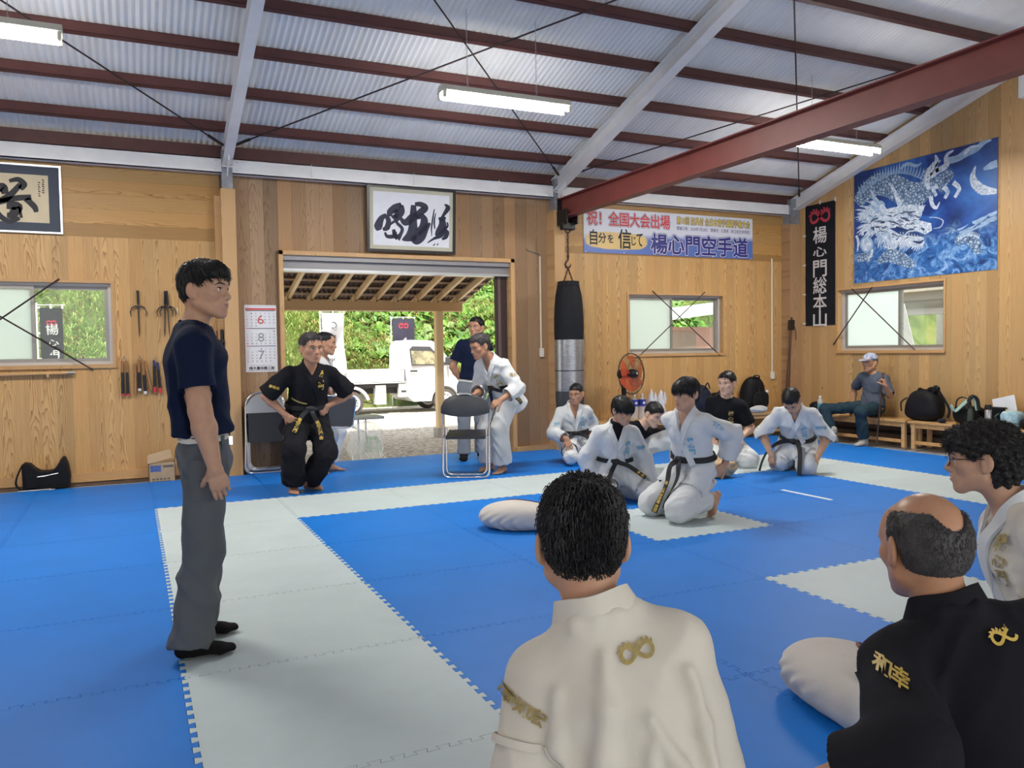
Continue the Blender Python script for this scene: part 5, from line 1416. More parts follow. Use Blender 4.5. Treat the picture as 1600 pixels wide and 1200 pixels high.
def chair_open(origin, yaw, label):
    """half-open folding chair seen from behind; local y points from seat back to seat front"""
    o = empty('folding_chair', origin, label, 'chair')
    R = np.array([[cos(yaw), -sin(yaw), 0], [sin(yaw), cos(yaw), 0], [0, 0, 1]]); O = np.array(origin, float)
    def P(x, y, z): return O+R@np.array([x, y, z])
    w = 0.235
    # long frame: backrest top down to the front foot
    lo = round_path([P(-w, 0.02, 0.52), P(-w, -0.05, 0.012), P(w, -0.05, 0.012), P(w, 0.02, 0.52)], 0.075)
    hi = round_path([P(-w, 0.02, 0.52), P(-w+0.005, 0.0, 0.79), P(w-0.005, 0.0, 0.79), P(w, 0.02, 0.52)], 0.11, 8)
    MB().tube(lo+hi[::-1][1:-1], 0.0125, 10, closed=True).build('front_frame', M['chrome'], o, True)
    w2 = w-0.03
    MB().tube(round_path([P(-w2, 0.05, 0.50), P(-w2, 0.0, 0.035), P(w2, 0.0, 0.035), P(w2, 0.05, 0.50)], 0.07), 0.011, 10).build('rear_frame', M['chrome'], o, True)
    mb = MB(); vs = []; n, m = 18, 8
    for side in (0, 1):
        for i in range(n+1):
            t_ = -1+2*i/n; x = t_*(w+0.012); zt = 0.70+0.165*sqrt(max(0, 1-t_*t_*0.98))**0.9; zb = 0.665-0.035*(1-t_*t_)
            yb = -0.035-0.05*(1-t_*t_)
            for j in range(m+1):
                f = j/m; bul = 0.024*sqrt(max(0.0, 1-(2*f-1)**2))+0.003
                vs.append(P(x, yb+(bul if side else -bul)*(1-0.6*t_**4), zb+(zt-zb)*f))
    fs = []; S_ = (n+1)*(m+1)
    for i in range(n):
        for j in range(m):
            a = i*(m+1)+j; q = (a, a+1, a+m+2, a+m+1); fs.append(q); fs.append(tuple(S_+x for x in q[::-1]))
    mb.add(vs, fs); mb.build('backrest', M['chair_vinyl_lt'], o, True)
    MB().tube([P(-0.07, -0.09, 0.855), P(-0.035, -0.095, 0.868), P(0.035, -0.095, 0.868), P(0.07, -0.09, 0.855)], 0.014, 8).build('hand_grip', M['chrome'], o, True)
    MB().obox(P(0, 0.115, 0.435), R@np.array([1.0, 0, 0]), R@np.array([0, 0.99, 0.10]), R@np.array([0, -0.10, 0.99]), w-0.035, 0.17, 0.016).build('seat', M['chair_vinyl'], o)
    MB().tube([P(-w, 0.0, 0.415), P(w, 0.0, 0.415)], 0.008, 8).build('cross_bar', M['chrome'], o)
    return o
chair_open((3.06, 7.63, 0.0), radians(-27), 'folding chair with dark padded back held by the stooping man')
tag(MB().box(5.235, 5.275, 4.95, 5.52, 0.0, 0.002).build('floor_tape', plain('white_tape', (0.80, 0.82, 0.84), 0.5)), 'strip of white tape stuck on the blue mats at the right', 'tape')
# ---------------------------------------------------------------- yard, bank and porch
def gravel():
    t = NT('gravel'); p = t.pos()
    v = t.node('ShaderNodeTexVoronoi'); v.inputs['Scale'].default_value = 26; t.lk(p, v.inputs['Vector'])
    s = t.sep(v.outputs['Color'])
    c = t.ramp(s[0], [(0.0, (0.20, 0.175, 0.15)), (0.5, (0.42, 0.38, 0.33)), (1.0, (0.66, 0.62, 0.57))])
    n = t.noise(p, 0.35, 4, 0.6)
    c = t.mix(t.mapr(n, 0.4, 0.7, 0, 0.5), c, (0.46, 0.40, 0.32))
    t.set(c, 0.9); t.bump(v.outputs['Distance'], 0.8, 0.02); return t.mat
S('ground', MB().box(-30, 40, YW+0.24, 45, -0.5, -0.10), gravel())
tag(bpy.data.objects['ground'], kind='structure')
S('ground_side', MB().box(XR+0.14, 40, -20, YW+0.24, -0.5, -0.10), M['concrete'])

def hill():
    t = NT('bank_soil'); p = t.pos(); n = t.noise(p, 0.8, 6, 0.65); t.set(t.ramp(n, [(0.35, (0.035, 0.055, 0.015)), (0.6, (0.12, 0.15, 0.04)), (0.75, (0.22, 0.16, 0.07))]), 0.95)
    vs = []; fs = []; nx, ny = 90, 26
    rnd = np.random.RandomState(2)
    for j in range(ny+1):
        for i in range(nx+1):
            x = -16+52*i/nx; s = 9.5*j/ny; y = 20.2+s*0.75-1.2*max(0, (2.0-x))*0.12; z = -0.12+s*0.95+0.25*sin(x*0.9+j)*min(1, s)+0.12*rnd.rand()*min(1, s)
            vs.append((x, y, z))
    for j in range(ny):
        for i in range(nx): a = j*(nx+1)+i; fs.append((a, a+1, a+nx+2, a+nx+1))
    o = MB().add(vs, fs).build('bank', t.mat, None, True); tag(o, kind='structure')
    return vs, nx, ny
HV, HNX, HNY = hill()
def hill_at(x, s):
    i = (x+16)/52*HNX; j = s/9.5*HNY
    i = min(max(i, 0), HNX-1.001); j = min(max(j, 0), HNY-1.001); a, b = int(i), int(j); f, g = i-a, j-b
    q = lambda ii, jj: np.array(HV[jj*(HNX+1)+ii])
    return (q(a, b)*(1-f)+q(a+1, b)*f)*(1-g)+(q(a, b+1)*(1-f)+q(a+1, b+1)*f)*g
def leafmat(name, lo, hi, scale=3.0):
    t = NT(name); n = t.noise(t.pos(), scale, 3, 0.6)
    oi = t.node('ShaderNodeTexWhiteNoise', noise_dimensions='3D'); g = t.node('ShaderNodeNewGeometry')
    c = t.ramp(n, [(0.3, lo), (0.7, hi)]); t.set(c, 0.5)
    tr = t.node('ShaderNodeBsdfTranslucent'); t.lk(c, tr.inputs[0]); mx = t.node('ShaderNodeMixShader'); mx.inputs[0].default_value = 0.3
    out = t.N['Material Output']; t.lk(t.bsdf.outputs[0], mx.inputs[1]); t.lk(tr.outputs[0], mx.inputs[2]); t.lk(mx.outputs[0], out.inputs[0]); return t.mat
def foliage():
    rnd = np.random.RandomState(11)
    N = np.array([0, -0.78, 0.62])
    mats = [leafmat('vine_leaf', (0.05, 0.16, 0.022), (0.24, 0.44, 0.07)), leafmat('pale_leaf', (0.16, 0.32, 0.09), (0.38, 0.52, 0.20))]
    mb = MB()
    for k in range(15000):
        x = rnd.uniform(1.0, 17.0); s = rnd.uniform(1.0, 7.2)
        if x < 5.0 and s < 2.6+1.5*sin(x*1.3)**2: continue
        c = hill_at(x, s)+N*rnd.uniform(0.02, 0.30)
        r = rnd.uniform(0.07, 0.19)
        n = N+rnd.normal(0, 0.45, 3); n /= np.linalg.norm(n); a = np.cross(n, rnd.normal(0, 1, 3)); a /= np.linalg.norm(a); b = np.cross(n, a)
        mb.m = 1 if rnd.rand() < 0.22 else 0
        mb.add([c-a*r, c-a*r*0.2+b*r*0.75-n*r*0.2, c+a*r*1.1, c-a*r*0.2-b*r*0.75-n*r*0.2], [(0, 1, 2), (0, 2, 3)])
    o = mb.build('vine_leaves', mats); tag(o, 'broad green vine leaves covering the bank behind the white truck', 'foliage', kind='stuff')
    gm = [leafmat('bank_grass', (0.16, 0.27, 0.05), (0.48, 0.58, 0.20)), leafmat('dry_grass', (0.26, 0.17, 0.06), (0.48, 0.36, 0.16))]
    def grass(xa, xb, sa, sb, n, dry, L0=0.35, L1=0.9):
        mb = MB()
        for k in range(n):
            x = rnd.uniform(xa, xb); s = rnd.uniform(sa, sb)
            c = hill_at(x, s); L = rnd.uniform(L0, L1); d = np.array([rnd.normal(0, 0.45), -0.55+rnd.normal(0, 0.3), 0.8]); d /= np.linalg.norm(d)
            side = np.cross(d, [0, 1.0, 0.2]); side /= np.linalg.norm(side); w = rnd.uniform(0.006, 0.016)
            droop = np.array([d[0]*0.5, -0.35, -0.35])*L
            p = [c, c+d*L*0.5, c+d*L*0.8+droop*0.35, c+d*L*0.9+droop]
            mb.m = 1 if rnd.rand() < dry else 0
            mb.add([p[0]-side*w, p[0]+side*w, p[1]-side*w, p[1]+side*w, p[2]-side*w*0.7, p[2]+side*w*0.7, p[3]], [(0, 1, 3, 2), (2, 3, 5, 4), (4, 5, 6)])
        return mb
    o = grass(-6.5, 5.6, 0.2, 7.0, 13000, 0.12).build('bank_grass', gm); tag(o, 'long arching pale green grass on the bank left of the truck', 'grass', kind='stuff')
    o = grass(4.2, 12.5, 0.2, 3.0, 3500, 0.62, 0.3, 0.7).build('dry_grass', gm); tag(o, 'dry brownish grass low on the bank behind the truck bed', 'grass', kind='stuff')
    o = grass(9, 24, 2.0, 8.0, 5000, 0.1).build('slope_grass', gm); tag(o, 'pale grass on the slope beyond the shed outside the back window', 'grass', kind='stuff')
foliage()

def porch():
    o = empty('porch_roof', (3.3, 12.4, 0), 'timber lean-to porch roof with pale rafters outside the doorway', 'porch')
    zb = 2.10; sl = 0.245
    def rzz(y): return zb+sl*(12.4-y)
    hb = MB().box(0.4, 4.93, 12.34, 12.46, 1.945, 2.085, 0.004); b = hb.build('beam', M['porch_beam'], o)
    j = MB()
    for xx in (3.78, 3.92):
        for zz in (1.975, 2.01, 2.05): j.lathe((xx, 12.34, zz), [(0.012, 0), (0.012, 0.01)], (0, -1, 0), 6)
    j.build('bolt', M['steel'], b)
    for k in range(13):
        x = 0.82+0.337*k
        r = MB().bar((x, 9.52, rzz(9.52)+0.05), (x, 12.95, rzz(12.95)+0.05), 0.045, 0.095); r.build('rafter', M['porch'], o)
        MB().box(x-0.075, x-0.028, 12.35, 12.40, 2.085, 2.15).build('rafter_block', M['porch'], o)
    for k in range(11):
        y = 9.65+0.31*k
        MB().box(0.3, 5.15, y-0.03, y+0.03, rzz(y)+0.098, rzz(y)+0.122).build('batten', plain('batten_wood', (0.62, 0.47, 0.33), 0.7) if k == 0 else bpy.data.materials['batten_wood'], o)
    per = 0.076; n = int(4.9/per*6); xs = np.linspace(0.28, 5.18, n+1); vs = []
    for y in (9.5, 13.05):
        for x in xs: vs.append((x, y, rzz(y)+0.138+0.010*sin(2*pi*x/per)))
    MB().add(vs, [(i, i+1, n+2+i, n+1+i) for i in range(n)]).build('roofing', plain('brown_roofing', (0.10, 0.065, 0.05), 0.6, 0.2), o, True)
    ed = MB().box(0.3, 5.16, 12.93, 12.96, rzz(12.95)+0.0, rzz(12.95)+0.10); ed.build('fascia', M['porch_beam'], o)
    for x in (4.53, 0.9):
        p = MB().box(x-0.06, x+0.06, 12.34, 12.46, 0.06, 1.945, 0.004).build('post', M['porch'], o)
        MB().box(x-0.085, x+0.085, 12.30, 12.50, -0.12, 0.06, 0.006).build('footing', M['concrete'], p)
    MB().box(0.3, 5.2, 9.495, 9.53, rzz(9.52)-0.02, rzz(9.52)+0.09).build('ledger', M['porch_beam'], o)
porch()

def truck():
    Y = 17.75; yc = Y+0.72; zg = -0.10
    o = empty('white_truck', (5.5, yc, zg), 'small white flatbed truck parked outside on the gravel, facing right', 'truck')
    wht = plain('white_vehicle_paint', (0.78, 0.79, 0.80), 0.25, spec=0.6)
    dk = plain('dark_chassis', (0.035, 0.035, 0.037), 0.6); gls = plain('vehicle_glass', (0.05, 0.065, 0.06), 0.05, spec=0.9); tyre = plain('tyre_rubber', (0.075, 0.068, 0.062), 0.8)
    xr, xf = 4.42, 6.62; rw = 0.275
    y0, y1 = Y, Y+1.44
    # cargo bed
    b = MB(); b.box(3.55, 5.66, y0, y0+0.03, 0.615, 0.895, 0.006); b.box(3.55, 5.66, y1-0.03, y1, 0.615, 0.895, 0.006); b.box(3.55, 3.58, y0, y1, 0.615, 0.895, 0.006); b.box(5.63, 5.66, y0, y1, 0.615, 0.90, 0.006); b.box(3.55, 5.66, y0, y1, 0.60, 0.645)
    bo = b.build('cargo_bed', wht, o)
    m = MB(); m.box(3.57, 5.64, y0-0.008, y0, 0.865, 0.885, 0.002); m.box(3.57, 5.64, y0-0.006, y0, 0.63, 0.645, 0.002); m.build('bed_rib', plain('bed_rib_grey', (0.50, 0.51, 0.53), 0.4), bo)
    m = MB(); m.box(3.56, 5.66, y0-0.003, y0+0.0, 0.893, 0.905); m.build('bed_rail', plain('bed_rail_dark', (0.16, 0.16, 0.17), 0.5), bo)
    # mud guard around the rear wheel
    g = MB(); vs = []; fs = []
    for k, a in enumerate(np.linspace(radians(12), radians(168), 13)):
        for (r, yy) in ((0.33, y0+0.0), (0.39, y0+0.0), (0.33, y0+0.28), (0.39, y0+0.28)):
            rx = r*1.05; vs.append((xr+rx*cos(a), yy, 0.165+r*sin(a)*1.0))
    for k in range(12):
        a = 4*k; fs += [(a, a+1, a+5, a+4), (a+2, a+6, a+7, a+3), (a+1, a+3, a+7, a+5), (a, a+4, a+6, a+2)]
    g.add(vs, fs); g.build('mud_guard', wht, o)
    # chassis
    c = MB(); c.box(3.75, 6.3, y0+0.30, y0+0.38, 0.36, 0.50); c.box(3.75, 6.3, y1-0.38, y1-0.30, 0.36, 0.50); c.box(3.75, 6.2, y0+0.12, y1-0.12, 0.50, 0.60); c.build('chassis', dk, o)
    c = MB(); c.box(4.98, 5.22, y0+0.06, y0+0.30, 0.12, 0.56, 0.01); c.build('fuel_tank', wht, o)
    c = MB(); c.box(5.52, 5.72, y0+0.05, y0+0.2, 0.27, 0.58, 0.01); co = c.build('side_step', wht, o)
    MB().box(5.57, 5.69, y0+0.045, y0+0.05, 0.38, 0.43).build('step_slot', dk, co)
    MB().tube([(4.7, y0+0.3, 0.2), (4.9, y0+0.25, 0.14), (5.1, y0+0.3, 0.2)], 0.012, 6).build('pipe', dk, o)
    # cab: side outline extruded
    out = [(5.70, 0.30), (5.70, 1.42), (5.75, 1.545), (5.84, 1.575), (6.34, 1.555), (6.45, 1.50), (6.86, 0.98), (7.02, 0.70), (7.06, 0.42), (7.02, 0.22), (6.95, 0.20), (6.945, 0.34)]
    out += [(xf+0.325*cos(a), 0.175+0.325*sin(a)) for a in np.linspace(radians(28), radians(160), 10)]
    out += [(6.28, 0.16), (5.85, 0.16)]
    mb = MB(); n = len(out); ly = [(y0+0.06, 0.97), (y0+0.02, 0.99), (y0, 1.0), (y0+0.05, 1.0)]
    vs = []; fs = []
    prof = [(y0+0.09, 1), (y0+0.0, 0)]
    def yy(z, side):
        inset = 0.0 if z < 0.85 else 0.13*(z-0.85)/0.72
        return (y0+inset) if side == 0 else (y1-inset)
    for s in (0, 1):
        for (x, z) in out: vs.append((x, yy(z, s), z))
    fs = [tuple(range(n)), tuple(range(2*n-1, n-1, -1))]+[(i, n+i, n+(i+1) % n, (i+1) % n) for i in range(n)]
    mb.add(vs, fs); cab = mb.build('cab', wht, o)
    def side_poly(name, pts, lift, mat, par):
        m = MB(); v = [(x, yy(z, 0)-lift, z) for x, z in pts]; w_ = [(x, yy(z, 0)+0.01, z) for x, z in pts]; k = len(pts)
        m.add(v+w_, [tuple(range(k)), tuple(range(2*k-1, k-1, -1))]+[(i, k+i, k+(i+1) % k, (i+1) % k) for i in range(k)])
        return m.build(name, mat, par)
    wg = NT('side_window_glass'); n_ = wg.noise(wg.pos(), 7, 4, 0.7); wg.set(wg.ramp(n_, [(0.4, (0.11, 0.10, 0.055)), (0.6, (0.32, 0.27, 0.15))]), 0.08, spec=0.8)
    side_poly('window_seal', [(5.82, 0.985), (5.80, 1.36), (5.87, 1.43), (6.30, 1.42), (6.66, 1.02), (6.66, 0.985)], 0.004, dk, cab)
    side_poly('side_window', [(5.845, 1.01), (5.835, 1.325), (6.33, 1.31), (6.42, 1.20), (6.42, 1.01)], 0.008, wg.mat, cab)
    side_poly('quarter_window', [(6.45, 1.01), (6.45, 1.21), (6.62, 1.025)], 0.008, gls, cab)
    side_poly('door_handle', [(5.78, 0.835), (5.78, 0.885), (5.95, 0.885), (5.95, 0.835)], 0.012, dk, cab)
    for q in ([(5.735, 0.24), (5.735, 1.43), (5.743, 1.43), (5.743, 0.24)], [(6.70, 0.60), (6.70, 0.95), (6.707, 0.95), (6.707, 0.60)]): side_poly('door_gap', q, 0.002, plain('panel_gap', (0.25, 0.25, 0.26), 0.5), cab)
    m = MB(); m.add([(6.47, y0+0.16, 1.46), (6.47, y1-0.16, 1.46), (6.85, y1-0.06, 0.99), (6.85, y0+0.06, 0.99)], [(0, 1, 2, 3)])
    m.v = [(x+0.012, y, z+0.012) for x, y, z in m.v]; m.build('windscreen', gls, cab)
    m = MB().box(6.60, 6.78, y0-0.17, y0-0.05, 0.98, 1.18, 0.03); mo = m.build('wing_mirror', dk, o)
    MB().tube([(6.66, y0+0.02, 1.02), (6.66, y0-0.08, 1.05)], 0.012, 6).build('mirror_arm', dk, mo)
    m = MB().box(6.98, 7.05, y0+0.08, y0+0.35, 0.62, 0.74, 0.02); m.build('headlamp', plain('headlamp_glass', (0.6, 0.62, 0.64), 0.1), o)
    m = MB()   # slatted guard frame behind the cab
    for x in (5.52, 5.60): m.box(x, x+0.03, y0+0.1, y0+0.13, 0.9, 1.43)
    for k in range(6): m.box(5.50, 5.66, y0+0.1, y0+0.12, 1.03+k*0.07, 1.045+k*0.07)
    m.build('cab_guard', wht, o)
    for (x, ya) in ((xr, y0+0.03), (xf, y0+0.03), (xr, y1-0.20), (xf, y1-0.20)):
        w = MB().lathe((x, ya, 0.175), [(0.20, 0.0), (0.262, 0.01), (rw, 0.035), (rw, 0.12), (0.26, 0.15), (0.19, 0.155)], (0, 1, 0), 36).build('wheel', tyre, o, True)
        r = MB().lathe((x, ya-0.036, 0.175), [(0.185, 0.02), (0.18, 0.0), (0.155, 0.012), (0.15, 0.03), (0.10, 0.012), (0.055, -0.012), (0.02, -0.015)][::-1], (0, 1, 0), 32); r.build('rim', plain('white_wheel_rim', (0.74, 0.75, 0.77), 0.35) if 'white_wheel_rim' not in bpy.data.materials else bpy.data.materials['white_wheel_rim'], w, True)
        h = MB()
        for k in range(12):
            a = 2*pi*k/12; h.lathe((x+0.122*cos(a), ya-0.026, 0.175+0.122*sin(a)), [(0.017, 0.0), (0.017, -0.006)], (0, 1, 0), 8)
        h.build('rim_holes', dk, w)
        MB().lathe((x, ya-0.050, 0.175), [(0.035, 0), (0.032, -0.02), (0.012, -0.024)], (0, 1, 0), 12).build('hub_cap', plain('hub_grey', (0.24, 0.25, 0.27), 0.4, 0.6) if 'hub_grey' not in bpy.data.materials else bpy.data.materials['hub_grey'], w)
truck()

M['flag_white'] = cloth_mat('white_flag_cloth', (0.50, 0.50, 0.52)); M['flag_pole'] = plain('white_pole_outdoor', (0.75, 0.75, 0.75), 0.4)
nobori('advertising_flag', (3.12, 14.6, 2.02), (1, 0, 0), (0, -1, 0), 0.40, 1.30, M['flag_white'], M['ink'], '◯養心門', 'white vertical flag on a pole outside, left of the truck', 'flag', 0.12, False, -0.1, 0.22, 0.16, True, 0.22)
nobori('advertising_flag', (5.92, 19.55, 2.14), (1, 0, 0), (0, -1, 0), 0.58, 1.75, cloth_mat('dark_flag_cloth', (0.045, 0.042, 0.062)), M['flag_white'], '楊心門', 'black vertical flag with red emblem on a pole behind the truck', 'flag', 0.17, True, -0.1, 0.26, 0.06, True, 0.56)
nobori('advertising_flag', (-1.0, 11.6, 1.915), (1, 0, 0), (0, -1, 0), 0.25, 1.30, cloth_mat('dark_flag_cloth_near', (0.03, 0.03, 0.035)), M['flag_white'], '楊心門総本', 'black vertical flag with white characters outside the left window', 'flag', 0.145, True, -0.1, 0.165, 0.03, True, 0.27)

def yard_items():
    o = empty('folding_table', (2.55, 10.3, -0.1), 'grey folding table with chrome legs just outside the doorway', 'table')
    MB().box(1.9, 2.93, 10.1, 10.5, 0.44, 0.475, 0.006).build('tabletop', plain('grey_table_top', (0.30, 0.31, 0.32), 0.4), o)
    for x in (2.02, 2.60):
        m = MB().tube([(x, 10.16, 0.44), (x, 10.16, -0.088)], 0.014, 8); m.build('leg', M['chrome'], o, True)
        m = MB().tube([(x+0.17, 10.44, 0.44), (x+0.17, 10.44, -0.088)], 0.014, 8); m.build('leg', M['chrome'], o, True)
    MB().tube([(2.35, 10.2, 0.42), (2.78, 10.4, 0.25)], 0.009, 8).build('brace', M['chrome'], o, True)
    b = empty('plastic_tub', (2.47, 10.3, 0.475), 'shallow translucent plastic tub on the folding table outside', 'tub')
    MB().lathe((2.44, 10.3, 0.475), [(0.10, 0.0), (0.105, 0.005), (0.145, 0.075), (0.155, 0.08), (0.14, 0.07), (0.10, 0.01)], (0, 0, 1), 24).build('tub_wall', plain('pale_plastic', (0.62, 0.64, 0.58), 0.4), b, True)
    g = empty('rubbish_bag', (2.66, 10.0, -0.1), 'clear plastic rubbish bag with green print hanging from the outdoor table', 'plastic bag')
    t = NT('clear_film'); t.set((0.86, 0.90, 0.88), 0.18, alpha=0.32); t.bump(t.noise(t.pos(), 12, 4, 0.6, 1.5), 0.9, 0.03)
    bo = blob_bag(g, 'film', (2.66, 10.02, 0.16), (0.24, 0.07, 0.26), t.mat, 2.8, seed=61, lump=0.06, taper=0.1)
    l = MB()
    for k in range(4): sign_text(l, '指定ごみ袋'[k:k+2] if k == 0 else '町指定 ごみ袋', (2.72, 9.945, 0.22-k*0.05), (1, 0, 0), (0, 0, 1), (0, -1, 0), 0.22 if k else 0.16, 0.05 if k == 0 else 0.028, 0.012)
    l.build('green_print', plain('green_print', (0.12, 0.42, 0.18), 0.5), g)
    cr = MB(); rnd = random.Random(3)
    for k in range(9):
        x = 2.45+k*0.052; z = rnd.uniform(0.0, 0.36); cr.tube([(x, 9.945, z), (x+rnd.uniform(-0.04, 0.06), 9.94, z-0.10), (x+rnd.uniform(-0.02, 0.1), 9.945, z-0.2)], [0.002, 0.006, 0.002], 5)
    cr.build('crease_highlight', plain('film_highlight', (0.85, 0.9, 0.9), 0.15), g, True)  # pale streaks paint highlights along the folds of the film
    # shed beyond the right back window
    s = empty('garden_shed', (11.2, 14.0, -0.1), 'reddish shed with a white sloping roof outside the back right window', 'building')
    MB().box(8.6, 13.0, 13.6, 16.0, -0.12, 1.72).build('shed_wall', plain('salmon_wall', (0.56, 0.34, 0.29), 0.8, var=0.05), s)
    MB().box(9.55, 10.6, 13.57, 13.6, -0.12, 1.62).build('shutter', plain('taupe_shutter', (0.36, 0.28, 0.24), 0.7), s)
    MB().prism([(8.4, 1.70), (13.3, 2.25), (13.3, 2.42), (8.4, 1.87)], 13.2, 16.4, (0, 0, 0), (1, 0, 0), (0, 0, 1), (0, 1, 0)).build('shed_roof', plain('white_sheet_roof', (0.78, 0.80, 0.82), 0.4), s)
    # carport and car beyond the gable window
    c = empty('carport', (14.5, 9.5, -0.1), 'open carport with dark beams outside the gable window', 'building')
    gm = plain('carport_grey', (0.36, 0.35, 0.35), 0.6)
    for (x, y) in ((12.5, 7.9), (12.5, 10.4), (12.5, 12.7)): MB().box(x-0.05, x+0.05, y-0.05, y+0.05, -0.12, 2.6).build('post', gm, c)
    m = MB(); m.box(12.4, 17, 5.0, 12.8, 2.05, 2.2); m.box(12.4, 12.6, 5.0, 12.8, 1.80, 1.90); m.build('roof_frame', gm, c)
    MB().box(12.3, 13.6, 4.8, 12.9, 2.2, 2.75).build('roof_board', plain('pale_board', (0.52, 0.48, 0.42), 0.7, var=0.1), c)
    MB().box(17.0, 17.2, 5, 12.9, -0.12, 2.1).build('rear_wall', plain('carport_wall', (0.74, 0.74, 0.72), 0.8, var=0.15, vscale=2), c)
    k = empty('white_car', (13.6, 9.0, -0.1), 'white car roofline seen through the gable window', 'car')
    wm = plain('car_white', (0.74, 0.75, 0.77), 0.2, spec=0.6)
    blob_bag(k, 'car_body', (14.3, 9.3, 0.45), (0.85, 1.9, 0.42), wm, 4.0, seed=70, lump=0.0)
    blob_bag(k, 'cabin', (14.3, 9.5, 0.95), (0.72, 1.25, 0.50), wm, 3.0, seed=71, lump=0.0, taper=0.2)
    blob_bag(k, 'car_glass', (14.25, 9.45, 0.99), (0.74, 1.05, 0.33), plain('car_glass', (0.10, 0.11, 0.11), 0.05), 3.0, seed=72, lump=0.0, taper=0.2)
    for y in (8.1, 10.5): MB().lathe((13.42, y, 0.2), [(0.18, -0.02), (0.30, 0.0), (0.30, 0.18), (0.2, 0.2)], (1, 0, 0), 24).build('wheel', M['black_metal'], k, True)
    f = empty('white_pennant', (11.4, 8.8, -0.1), 'white triangular cloth on a pole outside the gable window', 'flag')
    MB().prism([(0, 0.4), (0.0, 2.0), (0.12, 1.95), (0.55, 0.4)], -0.004, 0.004, (11.4, 9.35, 0.0), (0, -1, 0), (0, 0, 1), (1, 0, 0)).build('cloth', M['flag_white'], f)
    MB().tube([(11.4, 9.36, -0.1), (11.4, 9.36, 2.1)], 0.012, 8).build('pole', M['flag_pole'], f)
yard_items()
# ---------------------------------------------------------------- solid modelling of figures
def unit(v): v = np.array(v, float); return v/(np.linalg.norm(v)+1e-12)
def hd(a): a = radians(a); return np.array([cos(a), sin(a), 0.0])
def rot_frame(heading, pitch=0.0, roll=0.0):
    """columns: right, forward, up; pitch down and roll to the right are positive (degrees)"""
    f = hd(heading); r = np.array([f[1], -f[0], 0.0]); u = np.array([0, 0, 1.0])
    p = radians(pitch); f, u = f*cos(p)-u*sin(p), u*cos(p)+f*sin(p)
    q = radians(roll); r, u = r*cos(q)-u*sin(q), u*cos(q)+r*sin(q)
    return np.stack([r, f, u], 1)

